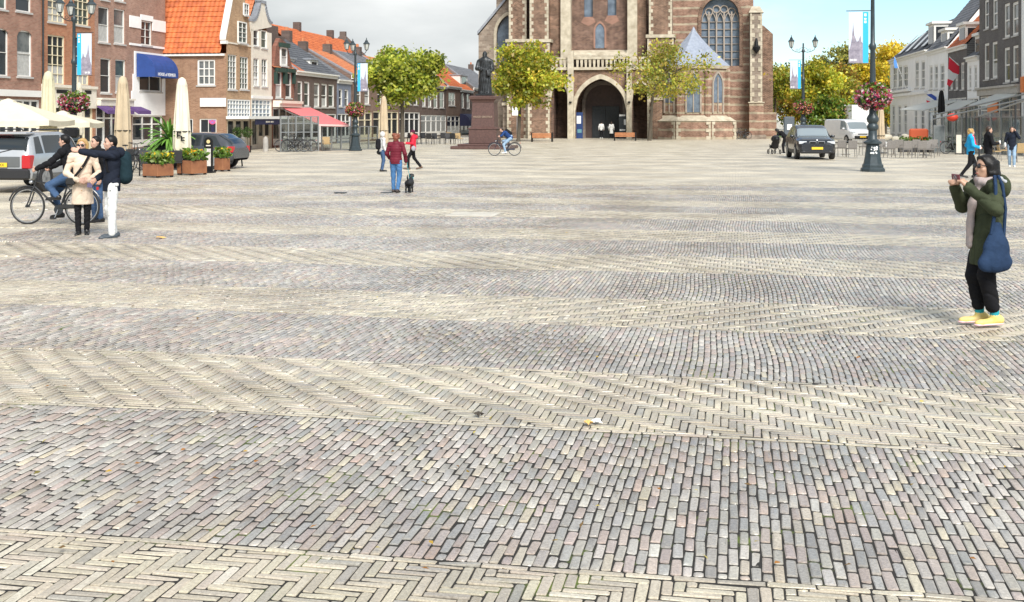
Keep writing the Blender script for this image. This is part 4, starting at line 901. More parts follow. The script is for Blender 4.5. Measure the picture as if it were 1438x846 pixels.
# left aisle: sloping roof line and tall window
la = CH.off(-4.5); a_, b_ = la.u(672), la.u(716)
wl_ = (la.u(697.5), la.u(716)+.9, la.z(705,92), la.z(705,48), la.z(705,22))
part(MB().prism([la.pt(a_, 0), la.pt(la.u(697), 0), la.pt(la.u(697), la.z(697,19)), la.pt(a_, la.z(672,49))], -la.n*1.2), 'aisle_wall', B_OLD)
part(wall_arches(la, la.u(697), b_+1.4, 0, TOPZ*.7, [wl_], depth=.6), 'aisle_wall', B_OLD); part(arch_fill(la, *wl_, -.5), 'aisle_window', LEADGL); part(arch_mould(la, wl_[0], wl_[1], wl_[3], wl_[4], .3, 0, .14, zb=wl_[2]), 'window_moulding', STONE_W)
part(MB().prism([la.pt(a_-.1, la.z(672,49)-.02, .25), la.pt(la.u(713), la.z(713,-2), .25), la.pt(la.u(713), la.z(713,-2)+.35, .25), la.pt(a_-.1, la.z(672,49)+.33, .25)], -la.n*22), 'aisle_roof', LEAD)
part(MB().pbox(la, a_, a_+1.0, 0, la.z(672,49)-.3, -20, -1.2), 'side_wall', B_OLD)
part(MB().pbox(CH, U(701), U(716), 0, Z(708,148), -4, -2.2), 'low_annex', B_OLD); part(MB().pbox(CH, U(700), U(717), Z(708,148), Z(708,144), -4.1, -2.0), 'annex_coping', STONE_W)
# right aisle: banded wall, great window, corner buttress
ra = CH.off(-3.2); a_, b_ = ra.u(940), ra.u(1058)
gw = (ra.u(985), ra.u(1038.5), ra.z(1012,93), ra.z(1012,24), ra.z(1012,-4))
part(wall_arches(ra, a_, b_, 0, TOPZ*.62, [gw], depth=.9), 'aisle_wall', B_BAND)
part(arch_fill(ra, *gw, -.75), 'great_window', LEADGL); part(arch_mould(ra, gw[0], gw[1], gw[3], gw[4], .35, -.1, .12, zb=gw[2]), 'window_moulding', B_CH)
TRAC = mat('tracery_stone', (.34,.29,.24), .8, var=.2)
c = MB(); w = (gw[1]-gw[0]); nL = 5
for i in range(1, nL):
    u_ = gw[0]+w*i/nL; c.pbox(ra, u_-.07, u_+.07, gw[2], gw[3]+.15*w, -.7, -.45)
for j in range(1, 7): z_ = gw[2]+(gw[3]-gw[2])*j/6.6; c.pbox(ra, gw[0], gw[1], z_-.03, z_+.03, -.7, -.6)
part(c, 'mullions', TRAC, stuff=True)
for i in range(nL):
    u_ = gw[0]+w*i/nL; zt2 = gw[3]-.35
    part(arch_mould(ra, u_+.1, u_+w/nL-.1, zt2-.1, zt2+.75, .08, -.7, -.45), 'tracery_arch', TRAC)
for i in range(nL-1):
    cu = gw[0]+w*(i+1)/nL; part(MB().torus(ra.pt(cu, gw[3]+.95-.25*abs(i-1.5), -.58), .36, .07, 'y', 16, 6, Matrix.Rotation(-AX, 4, 'Z')), 'tracery_ring', TRAC)
bt = CH.off(-1.4)
bx0, bx1 = bt.u(1053.5), bt.u(1070.5)
part(MB().pbox(CH, bx0-.1, bx1+.1, 0, bt.z(1062,145), -3.5, -1.1), 'corner_buttress', B_BAND); part(MB().pbox(CH, bx0, bx1, bt.z(1062,145), bt.z(1062,18), -3.5, -1.4), 'corner_buttress', B_OLD)
part(MB().pbox(CH, bx0-.2, bx1+.2, bt.z(1062,145), bt.z(1062,143.5), -3.5, -1.0), 'string_course', STONE_W); part(MB().prism([bt.pt(bx0-.15, bt.z(1062,18), .15), bt.pt(bx1+.15, bt.z(1062,18), .15), bt.pt(bx1-.2, bt.z(1062,8), -.8), bt.pt(bx0+.2, bt.z(1062,8), -.8)], -CH.n*1.2), 'buttress_cap', STONE_W)
c = MB(); quoins(c, bt, bx0, 0, bt.z(1062,18), 1, .04, .42, .18, .42); quoins(c, bt, bx1, 0, bt.z(1062,18), -1, .04, .42, .18, .42); part(c, 'quoins', STONE_W, stuff=True)
part(MB().lathe([(.05,-.6),(.3,-.3),(.4,0),(.2,.2),(.1,.9)], 8, bt.px(1062, 67, .3)), 'carved_console', BLACK)
part(MB().pbox(CH, bx0-.35, bx1+.35, 0, Z(1062,190), -3.5, -.8), 'plinth', B_OLD)
rb = CH.off(-4.4); part(MB().prism([rb.pt(rb.u(1070), 0), rb.pt(rb.u(1085.5), 0), rb.pt(rb.u(1085.5), rb.z(1085,48)), rb.pt(rb.u(1072), rb.z(1072,36)), rb.pt(rb.u(1070), rb.z(1070,36))], -CH.n*24), 'choir_side_wall', B_CH)
part(MB().pbox(rb, rb.u(1070), rb.u(1090), 0, rb.z(1080,158), -20, .6), 'choir_plinth', B_BAND)
part(MB().prism([ra.pt(a_, TOPZ*.62, .3), ra.pt(b_, TOPZ*.62, .3), ra.pt(b_, TOPZ*.62+6, -14), ra.pt(a_, TOPZ*.62+6, -14)], (0, 0, .2)), 'aisle_roof', SLATE)
part(MB().box((-1, 0, 0), (1, 1, 1), Matrix.Translation(CH.pt(0, 0, -8)) @ Matrix.Rotation(-AX, 4, 'Z') @ Matrix.Diagonal((8, 30, 18, 1))), 'nave', B_CHD)
# octagonal chapel with slate spire
oc = CH.pt(CH.off(-1.2).u(974), 0, -1.0); ro = 3.5
def octa(r, z): return [oc+Vector((r*math.cos(-AX+R(22.5+45*i)), r*math.sin(-AX+R(22.5+45*i)), z)) for i in range(8)]
ez = at(974, 96, oc.y-2.6).z; sz = at(974, 166, oc.y-3).z; ap = at(974, 38, oc.y).z
def ring(r0, z0, r1, z1):
    A_, B_ = octa(r0, z0), octa(r1, z1); mb = MB(); mb.add(A_+B_, [(i, (i+1) % 8, 8+(i+1) % 8, 8+i) for i in range(8)]); return mb
part(ring(ro+.9, 0, ro+.85, sz-.3), 'chapel_plinth', B_BAND); part(ring(ro+.95, sz-.3, ro+.1, sz+.25), 'chapel_weathering', STONE_W)
mb = MB()
part(ring(ro, sz+.1, ro, ez), 'chapel_wall', B_BAND); part(ring(ro+.2, ez-.05, ro+.3, ez+.25), 'chapel_eave', STONE_W)
prev = (ro+.3, ez+.25); sp_ = MB()
for i in range(1, 9):
    k_ = i/8; cur = (max(.04, (ro+.3)*(1-k_)**1.22), ez+.25+(ap-ez-.25)*k_); sp_.f += [tuple(j+len(sp_.v) for j in f) for f in ring(*prev, *cur).f]; sp_.v += ring(*prev, *cur).v; prev = cur
part(sp_, 'chapel_spire', SLATE)
for i in range(8):
    p0, p1 = octa(ro, 0)[i], octa(ro, 0)[(i+1) % 8]; m_ = (p0+p1)/2; nn = (m_-oc); nn.z = 0
    if nn.normalized().y > .3: continue
    t_ = (p1-p0).normalized(); pf = Plane(m_+nn.normalized()*.02, t_, nn)
    w_ = part(arch_fill(pf, -.62, .62, sz+.55 if i % 2 else sz+1.5, ez-1.7, ez-.5, .02), 'chapel_window', LEADGL)
    arch_mould(pf, -.62, .62, ez-1.7, ez-.5, .16, 0, .12, zb=sz+.5).build('window_moulding', TRAC, w_)
    MB().pbox(pf, -.05, .05, sz+.55, ez-.9, .02, .1).build('mullion', TRAC, w_)
    part(MB().tube([octa(ro+.05, sz)[i], octa(ro+.05, ez)[i]], .28, 6), 'chapel_buttress', B_BAND)
    MB_ = MB(); quoins(MB_, Plane(octa(ro+.9, 0)[i]+nn.normalized()*.03, t_, nn), 0.05, 0, sz-.35, 1, .04); quoins(MB_, Plane(octa(ro+.9, 0)[(i+1) % 8]+nn.normalized()*.03, t_, nn), -0.05, 0, sz-.35, -1, .04); part(MB_, 'quoins', STONE_W, stuff=True)
# information boards in the porch
BLUEB = mat('blue_board', (.02,.05,.16), .4)
def board(x0, x1, y0, y1, o, label, m, blobs):
    t_ = thing('information_board', label, 'board', CH.pt(.5*(U(x0)+U(x1)), 0, o)); iv = Matrix.Translation(-t_.location)
    q = MB().pbox(CH, U(x0), U(x1), 0, Z(x0, y0), o, o+.12).build('panel', m, t_); q.matrix_parent_inverse = iv
    for (a_, b_, c_, d_, mm) in blobs: w_ = MB().pbox(CH, U(a_), U(b_), Z(a_, d_), Z(a_, c_), o+.121, o+.13).build('poster', mm, t_); w_.matrix_parent_inverse = iv
board(807.5, 816.5, 158, 194, -1.4, 'blue information board with white sheet at the left side of the church porch', BLUEB, [(808,814,163,174,P_WHITE),(809,815,182,187,mat('poster_teal',(.12,.28,.33),.6))])
board(868, 878, 160, 194, -1.4, 'dark information board with white notes at the right side of the church porch', mat('dark_board', (.02,.025,.03), .4), [(868.5,877,161,163.5,P_WHITE),(875,878,168,176,P_WHITE),(869,877,182,184,P_WHITE)])

# ================================================================== trees
def leafmat(name, trans=.42):
    m = bpy.data.materials.new(name); m.use_nodes = True; nt = m.node_tree; N = nt.nodes; L = nt.links; N.clear()
    a = N.new('ShaderNodeAttribute'); a.attribute_name = 'leaf_colour'
    d = N.new('ShaderNodeBsdfDiffuse'); t = N.new('ShaderNodeBsdfTranslucent'); g = N.new('ShaderNodeBsdfGlossy'); g.inputs['Roughness'].default_value = .45; g.inputs['Color'].default_value = (.5,.5,.5,1)
    mx = N.new('ShaderNodeMixShader'); mx.inputs[0].default_value = trans; m2 = N.new('ShaderNodeMixShader'); m2.inputs[0].default_value = .06; o = N.new('ShaderNodeOutputMaterial')
    L.new(a.outputs['Color'], d.inputs[0]); L.new(a.outputs['Color'], t.inputs[0]); L.new(d.outputs[0], mx.inputs[1]); L.new(t.outputs[0], mx.inputs[2]); L.new(mx.outputs[0], m2.inputs[1]); L.new(g.outputs[0], m2.inputs[2]); L.new(m2.outputs[0], o.inputs[0])
    return m
LEAF = leafmat('foliage')
BARK = mat('bark', (.09,.075,.055), .9, var=.3, vscale=6, bump=.4, bscale=18)
def leaf_object(name, P, size, cols, parent=None, mat_=None, up=.3, loc=None):
    """P (n,3) leaf centres; folded leaf of two quads each"""
    n = len(P); nv = rng.normal(size=(n, 3)); nv[:, 2] += up; nv /= np.linalg.norm(nv, axis=1)[:, None]
    a = np.cross(nv, rng.normal(size=(n, 3))); a /= np.linalg.norm(a, axis=1)[:, None]; b = np.cross(nv, a)
    s = (size*1.2*rng.uniform(.6, 1.3, n))[:, None]
    V = np.stack([P-a*s*.5, P+b*s*.32+nv*s*.1, P+a*s*.55, P-b*s*.32+nv*s*.1], 1).reshape(-1, 3)
    me = bpy.data.meshes.new(name); me.vertices.add(n*4); me.vertices.foreach_set('co', V.reshape(-1)); me.loops.add(n*4); me.loops.foreach_set('vertex_index', np.arange(n*4, dtype=np.int32))
    me.polygons.add(n); me.polygons.foreach_set('loop_start', np.arange(0, n*4, 4, dtype=np.int32))
    at_ = me.attributes.new('leaf_colour', 'FLOAT_COLOR', 'FACE'); cc = np.ones((n, 4)); cc[:, :3] = cols; at_.data.foreach_set('color', cc.reshape(-1))
    me.update(); me.validate(); me.materials.append(mat_ or LEAF); o = bpy.data.objects.new(name, me); C.objects.link(o); o.parent = parent
    return o
def palette(pal, n, w=None, jit=.2):
    pal = np.array(pal); p = None if w is None else np.array(w, float)/sum(w)
    return pal[rng.choice(len(pal), n, p=p)]*rng.uniform(1-jit, 1+jit, (n, 1))
def tree(label, px, d, crown, pal, n_clump=90, per=75, leaf=.2, trunk_r=.16, seed=1, group='trees', fork=.35, spread=.085, tx=None, flat=1.0, palw=None):
    """crown = photo box (x0,y0,x1,y1) at depth d"""
    rs = random.Random(seed); x0, y0, x1, y1 = crown
    base = Vector(((px-CX)*d/F, d, 0)); c0 = at(.5*(x0+x1), .5*(y0+y1), d)-base
    rx = .5*(x1-x0)*d/F; rz = .5*(y1-y0)*d/F
    t = thing('tree', label, 'tree', base, 0, group)
    cl = []
    while len(cl) < int(n_clump*.8):
        v = Vector((rs.uniform(-1,1), rs.uniform(-1,1), rs.uniform(-1,1))); l = v.length
        if l > 1 or l < .25 or rs.random() > .25+.75*l: continue
        bump = .97+.26*math.sin(5*math.atan2(v.x, v.z)+seed)+.18*math.sin(9*math.atan2(v.x, v.y)+2*seed)
        sh = 1.0-.16*max(0, v.z)**2
        cl.append(c0+Vector((v.x*rx*bump*sh, v.y*rx*bump*sh*flat, v.z*rz*(.92+.1*math.sin(7*v.x+seed)))))
    # trunk and limbs
    lo = c0.z-rz; fk = max(1.0, lo+fork*rz); b = MB(); lean = Vector((c0.x*.35, 0, 0))
    b.tube([Vector((0,0,-.05)), Vector((0,0,.25)), lean*.3+Vector((.02,0,fk*.5)), lean*.7+Vector((0,.03,fk)), c0*.5+Vector((0,0,.5*fk)), c0+Vector((0,0,rz*.35))], [trunk_r*1.5, trunk_r*1.05, trunk_r*.9, trunk_r*.8, trunk_r*.5, trunk_r*.18], 9)
    ob = b.build('trunk', BARK, t, True)
    for q in rs.sample(cl, min(len(cl), 26)):
        k_ = rs.uniform(.15, .75); st = Vector((lean.x*.7, .03, fk)).lerp(c0+Vector((0,0,rz*.3)), k_*.8); mid = st.lerp(q, .5)+Vector((rs.uniform(-.2,.2), rs.uniform(-.2,.2), .18*rz*.5))
        MB().tube([st, mid, q], [trunk_r*.42*(1-.5*k_), trunk_r*.24, .015], 5).build('limb', BARK, t, True)
    P = []; shade = []
    for q in cl:
        m = int(1.35*per*rs.uniform(.25, 1.7)); s_ = spread*(rx+rz)*.5*2*rs.uniform(.7, 1.3)
        pts = rng.normal(size=(m, 3))*np.array((s_, s_, s_*.65))+np.array(q); P.append(pts); shade += [rs.uniform(.55, 1.3)]*m
    P = np.concatenate(P); cols = palette(pal, len(P), palw)*np.array(shade)[:, None]
    leaf_object('crown', P, leaf, cols, t)
    return t
LIME = [(.36,.43,.04),(.46,.50,.06),(.25,.33,.03),(.55,.56,.09),(.13,.20,.03),(.09,.14,.02)]
YELG = [(.52,.50,.04),(.64,.55,.06),(.36,.41,.03),(.20,.26,.03),(.66,.48,.07)]
OLIVE = [(.38,.42,.05),(.52,.50,.08),(.25,.31,.04),(.60,.50,.09),(.45,.34,.07)]
GOLD = [(.75,.55,.03),(.68,.46,.03),(.62,.54,.05),(.42,.40,.03),(.80,.62,.08)]
GREEN = [(.10,.20,.03),(.16,.28,.04),(.22,.33,.04),(.07,.13,.02)]
RUST = [(.40,.20,.04),(.32,.24,.04),(.48,.26,.05),(.20,.20,.04)]
DKGR = [(.05,.10,.02),(.08,.15,.03),(.04,.07,.02),(.12,.19,.04)]
tree('round lime green tree standing before the brick row beside the closed tan parasol', 565, 88, (512,64,613,142), LIME[:4]+LIME[3:4]+LIME[4:5], 125, 95, .26, .17, 3, fork=.5)
tree('yellow green maple tree right behind the statue', 728, 100, (698,62,778,152), YELG+LIME[:2], 120, 85, .27, .16, 5, fork=.4)
tree('thin olive and yellow tree in front of the octagonal church chapel', 912, 104, (868,60,998,142), OLIVE, 95, 42, .25, .15, 8, fork=.3, spread=.075)
tree('small autumn tree with bare lower limbs at the right corner of the church', 1088, 118, (1058,88,1126,142), YELG[1:]+OLIVE[:3], 80, 55, .26, .13, 12, fork=.2)
tree('bright lime green tree behind the twin-armed lamp', 1140, 138, (1112,86,1178,168), LIME[:4]+YELG[:2]+GOLD[:1], 110, 75, .33, .18, 21, fork=.3)
tree('rust brown autumn tree between the lime and the golden trees', 1176, 150, (1152,88,1206,164), RUST+GOLD[2:4], 100, 75, .33, .18, 23)
tree('tall pale green tree rising over the golden trees', 1185, 185, (1150,62,1225,140), [(.55,.46,.08),(.30,.34,.08),(.36,.38,.10),(.24,.28,.07),(.42,.40,.10)], 100, 70, .42, .2, 25)
tree('wide golden tree behind the flower basket of the tall lamp', 1220, 160, (1180,84,1268,150), GOLD, 130, 80, .38, .2, 27)
tree('tall golden tree beside the long white house', 1262, 172, (1222,58,1304,140), GOLD[:3]+GOLD[4:], 130, 80, .4, .2, 29)
tree('orange leaved tree beside the corner of the church choir', 1112, 150, (1088,118,1140,168), RUST+YELG[:2], 80, 65, .33, .15, 31)
tree('dark green bushy tree over the parked white vans', 1158, 134, (1132,134,1188,186), GREEN+RUST[1:2]+LIME[2:3], 80, 75, .3, .15, 33, fork=.1)
tree('dark green tree trunk and foliage beside the white truck', 1212, 142, (1190,128,1240,166), GOLD[2:4]+GREEN[:3], 70, 70, .33, .2, 35)
tree('golden tree low behind the terrace of the long white house', 1244, 150, (1228,108,1262,172), GOLD[:3]+DKGR[:1], 60, 70, .33, .16, 37)
tree('distant dull green tree closing the park', 1110, 210, (1070,86,1150,175), DKGR+OLIVE[:2], 90, 60, .5, .2, 39)
tree('distant dark tree far behind the trucks', 1200, 225, (1160,100,1290,180), DKGR+OLIVE[:2], 120, 60, .55, .2, 41)
# lawn beyond the square
GRASS = mat('lawn_grass', (.10,.24,.02), .9, col2=(.20,.36,.04), vscale=2)
for x0, x1, d0, d1 in ((1164, 1190, 110, 150), (1084, 1106, 122, 170)):
    c = MB(); c.quad(at(x0, HY, d0)*1, at(x1, HY, d0), at(x1, HY, d1), at(x0, HY, d1))
    c.v = [(v[0], v[1], .03) for v in c.v]; c.build('lawn', GRASS)['kind'] = 'structure'
# ================================================================== implicit-surface modelling (bodies, clothes, statue)
def _np(v): return np.array(v, dtype=np.float64)
class SDF:
    """union of soft-blended capsules and ellipsoids, meshed by surface nets"""
    def __init__(s, k=.02): s.p = []; s.k = k; s.cuts = []; s.subs = []
    def cap(s, a, ra, b, rb, sq=None): s.p.append(('c', _np(a), ra, _np(b), rb, sq)); return s      # sq: (axis, factor) flattens along the axis
    def ell(s, c, r, M=None): s.p.append(('e', _np(c), _np(r), None if M is None else np.array(M.to_3x3()))); return s
    def chain(s, pts, rs, sq=None):
        for i in range(len(pts)-1): s.cap(pts[i], rs[i], pts[i+1], rs[i+1], sq)
        return s
    def cut(s, pt, n): s.cuts.append((_np(pt), _np(n)/np.linalg.norm(n))); return s               # removes the side the normal points to
    def sub(s, c, r): s.subs.append((_np(c), _np(r))); return s
    def bounds(s, q):
        if q[0] == 'c':
            f = 1.0; lo = np.minimum(q[1]-q[2], q[3]-q[4]); hi = np.maximum(q[1]+q[2], q[3]+q[4])
        else:
            e = q[2] if q[3] is None else np.abs(q[3]) @ q[2]; lo, hi = q[1]-e, q[1]+e
        return lo, hi
    def mesh(s, h, disp=None):
        B = [s.bounds(q) for q in s.p]; lo = np.min([b[0] for b in B], 0)-3*h; hi = np.max([b[1] for b in B], 0)+3*h
        n = np.ceil((hi-lo)/h).astype(int)+1; D = np.full(n, .25, dtype=np.float32)
        for q, (l, u) in zip(s.p, B):
            m = s.k+2.5*h; i0 = np.maximum(((l-m-lo)/h).astype(int), 0); i1 = np.minimum(((u+m-lo)/h).astype(int)+2, n)
            ax = [lo[a]+h*np.arange(i0[a], i1[a]) for a in range(3)]; X, Y, Zz = np.meshgrid(*ax, indexing='ij')
            P = np.stack([X, Y, Zz], -1)
            if q[0] == 'c':
                a, ra, b, rb, sq = q[1:]; v = b-a; L2 = max(v @ v, 1e-12); w = P-a
                t = np.clip((w @ v)/L2, 0, 1); e = w-t[..., None]*v
                if sq is not None:
                    nx = _np(sq[0])/np.linalg.norm(sq[0]); e = e+((sq[1]-1)*(e @ nx))[..., None]*nx
                d = np.linalg.norm(e, axis=-1)-(ra+t*(rb-ra))
            else:
                w = P-q[1]
                if q[3] is not None: w = w @ q[3]
                r = q[2]; k0 = np.linalg.norm(w/r, axis=-1); k1 = np.linalg.norm(w/(r*r), axis=-1); d = k0*(k0-1)/np.maximum(k1, 1e-6)
            sl = tuple(slice(i0[a], i1[a]) for a in range(3)); A = D[sl]; d = d.astype(np.float32)
            hh = np.maximum(s.k-np.abs(A-d), 0)/s.k; D[sl] = np.minimum(A, d)-hh*hh*s.k*.25
        ax = [lo[a]+h*np.arange(n[a]) for a in range(3)]
        if s.cuts or s.subs or disp:
            X, Y, Zz = np.meshgrid(*ax, indexing='ij')
            if disp: D += disp(X, Y, Zz).astype(np.float32)
            for c, r in s.subs:
                w = np.stack([X-c[0], Y-c[1], Zz-c[2]], -1)/r; D = np.maximum(D, (-(np.linalg.norm(w, axis=-1)-1)*r.min()).astype(np.float32))
            for p, nn in s.cuts: D = np.maximum(D, ((X-p[0])*nn[0]+(Y-p[1])*nn[1]+(Zz-p[2])*nn[2]).astype(np.float32))
        # surface nets
        S = D < 0; c = np.zeros(tuple(n-1), int)
        for dx in (0, 1):
            for dy in (0, 1):
                for dz in (0, 1): c += S[dx:n[0]-1+dx, dy:n[1]-1+dy, dz:n[2]-1+dz]
        act = (c > 0) & (c < 8); idx = -np.ones(act.shape, int); ijk = np.argwhere(act); idx[act] = np.arange(len(ijk))
        acc = np.zeros((len(ijk), 3)); cnt = np.zeros(len(ijk)); cor = [(x, y, z) for x in (0, 1) for y in (0, 1) for z in (0, 1)]
        for a in cor:
            for ax_ in range(3):
                if a[ax_]: continue
                b = list(a); b[ax_] = 1
                da = D[ijk[:, 0]+a[0], ijk[:, 1]+a[1], ijk[:, 2]+a[2]]; db = D[ijk[:, 0]+b[0], ijk[:, 1]+b[1], ijk[:, 2]+b[2]]
                m = (da < 0) != (db < 0); t = np.where(m, da/np.where(m, da-db, 1), 0)
                p = np.tile(_np(a), (len(ijk), 1)); p[:, ax_] = t; acc += p*m[:, None]; cnt += m
        V = lo+h*(ijk+acc/np.maximum(cnt, 1)[:, None]); Fq = []
        for a in range(3):
            b, c_ = (a+1) % 3, (a+2) % 3; sl0 = [slice(0, n[i]) for i in range(3)]; sl1 = list(sl0); sl0[a] = slice(0, n[a]-1); sl1[a] = slice(1, n[a])
            e = S[tuple(sl0)] != S[tuple(sl1)]; q = np.argwhere(e); q = q[(q[:, b] > 0) & (q[:, c_] > 0) & (q[:, b] < n[b]-1) & (q[:, c_] < n[c_]-1)]
            def g(db, dc):
                r = q.copy(); r[:, b] -= db; r[:, c_] -= dc; return idx[r[:, 0], r[:, 1], r[:, 2]]
            f = np.stack([g(1, 1), g(0, 1), g(0, 0), g(1, 0)], 1); fl = S[q[:, 0], q[:, 1], q[:, 2]]; f[~fl] = f[~fl][:, ::-1]
            Fq.append(f[(f >= 0).all(1)])
        return V, np.concatenate(Fq)
    def build(s, name, mat_, parent=None, h=.012, disp=None, relax=1):
        V, Fq = s.mesh(h, disp)
        for _ in range(relax):                   # one light smoothing pass
            acc = np.zeros_like(V); cn = np.zeros(len(V))
            for i in range(4):
                a, b = Fq[:, i], Fq[:, (i+1) % 4]; np.add.at(acc, a, V[b]); np.add.at(cn, a, 1); np.add.at(acc, b, V[a]); np.add.at(cn, b, 1)
            V = .5*V+.5*acc/np.maximum(cn, 1)[:, None]
        me = bpy.data.meshes.new(name); me.vertices.add(len(V)); me.vertices.foreach_set('co', V.reshape(-1)); me.loops.add(len(Fq)*4); me.loops.foreach_set('vertex_index', Fq.reshape(-1).astype(np.int32))
        me.polygons.add(len(Fq)); me.polygons.foreach_set('loop_start', np.arange(0, len(Fq)*4, 4, dtype=np.int32)); me.polygons.foreach_set('use_smooth', np.ones(len(Fq), bool)); me.update(); me.validate()
        if mat_: me.materials.append(mat_)
        o = bpy.data.objects.new(name, me); C.objects.link(o); o.parent = parent; return o
def folds(amp, f=18, seed=0., vert=.35):         # cloth: sharp diagonal creases plus a soft sag
    def fn(X, Y, Z):
        a = f*(.9*X+.55*Y)+f*vert*1.6*Z+2.2*np.sin(Z*f*.33+seed)+1.3*np.sin(X*f*.5+seed*2); b = f*.8*(Y-.8*X)-f*.75*Z+2.0*np.sin(Z*f*.21+seed*3)+seed
        m = .5+.5*np.sin(5*Z+3*X+seed*1.7)
        return amp*(1.6*(1-np.abs(np.sin(a)))**3*m+1.6*(1-np.abs(np.sin(b)))**3*(1-m)-.35+.35*np.sin(f*.5*(X+Y)+Z*6+seed))
    return fn

# ================================================================== statue
sb = gp(681, 209); RZ = -AX
GRAN = mat('red_granite', (.10,.054,.046), .45, var=.3, vscale=9, bump=.05, bscale=60)
BRONZE = mat('dark_bronze', (.035,.038,.040), .45, metal=.55, var=.5, vscale=3)
t = thing('statue', 'dark bronze statue of a cloaked man on a tall red granite pedestal', 'statue', sb, RZ)
MB().bbox((-1.95,-1.95,0), (1.95,1.95,.2), .03).build('step', GRAN, t)
MB().bbox((-1.55,-1.55,.201), (1.55,1.55,.34), .03).build('step', GRAN, t)
MB().bbox((-.93,-.93,.341), (.93,.93,1.30), .03).build('pedestal_base', GRAN, t)
c = MB(); c.lathe([(.97*1.414,1.301),(.97*1.414,1.36),(.80*1.414,1.46)], 4); c.build('pedestal_moulding', GRAN, t)
c = MB(); c.lathe([(.78*1.414,1.461),(.72*1.414,3.08)], 4); c.build('pedestal_shaft', GRAN, t)
c = MB(); c.lathe([(.74*1.414,3.081),(.8*1.414,3.2),(.9*1.414,3.3),(.93*1.414,3.46),(.8*1.414,3.52)], 4); c.build('pedestal_cornice', GRAN, t)
text_mesh('HUGO GROTIUS', .17, frame((0, -.795, 2.12), (1,0,0), (0,0,1)), .006).build('lettering', mat('faded_gilt', (.42,.33,.24), .5), t)
s = SDF(.06); z = 3.62
MB().bbox((-.55,-.55,3.521), (.55,.55,3.66), .03).build('plinth', BRONZE, t)
s.chain([(0,0,z+.05),(0,0,z+.9),(0,.02,z+1.6),(0,.02,z+2.2)], [.46,.40,.36,.37], ((0,1,0),1.25)); s.cap((-.3,0,z+2.25),.17,(.3,0,z+2.25),.17)
s.chain([(-.42,.02,z+2.2),(-.52,-.1,z+1.75),(-.2,-.36,z+1.65)], [.15,.14,.1]); s.chain([(.42,.02,z+2.2),(.5,-.05,z+1.7),(.34,-.3,z+1.45)], [.15,.14,.1])
s.cap((.32,-.34,z+1.3),.14,(.30,-.32,z+1.6),.12); s.cap((0,.02,z+2.35),.12,(0,0,z+2.5),.11); s.ell((0,-.03,z+2.68),(.155,.185,.22)); s.ell((0,-.16,z+2.52),(.09,.08,.12))
s.cap((-.2,-.25,z+.05),.12,(-.18,-.42,z+.04),.08); s.cap((.2,-.25,z+.05),.12,(.18,-.42,z+.04),.08)
s.cut((0,0,z), (0,0,-1))
s.build('figure', BRONZE, t, .035, lambda X, Y, Z: np.where(Z < z+2.2, .028*np.sin(16*np.arctan2(Y, X)+2.5*np.sin(Z*2.2)), 0))

# ================================================================== lamp posts
LAMPG = mat('lamp_green_grey', (.035,.05,.057), .42, metal=.2, var=.25, vscale=6)
LGLASS = mat('lantern_glass', (.42,.43,.40), .15, spec=.5, var=.1)
BLUE_S = mat('banner_blue', (.03,.42,.82), .7); BPRINT = mat('banner_sky_print', (.50,.58,.70), .75, col2=(.62,.68,.76), vscale=1.5); BDARK = mat('banner_skyline_print', (.17,.155,.20), .75, col2=(.36,.33,.39), vscale=6)
FOL = [(.10,.20,.02),(.16,.28,.03),(.06,.12,.02),(.22,.30,.04)]
def flower_ball(parent, c, r, rz, pal, seed, n=900, mixg=.35):
    v = rng.normal(size=(n, 3)); v /= np.linalg.norm(v, axis=1)[:, None]; v *= rng.uniform(.75, 1.06, (n, 1)); P = v*np.array((r, r, rz))+np.array(c)
    P = P[P[:, 2] > c[2]-rz*.95]
    k = rng.random(len(P)) < mixg+.35*((P[:, 2]-c[2])/rz > .45)
    leaf_object('foliage', P[k], .15, palette(FOL, k.sum()), parent); q = P[~k]; leaf_object('flowers', np.concatenate([q, q+rng.normal(0, .03, q.shape)]), .105, np.concatenate([palette(pal, len(q)), palette(pal, len(q))]), parent)
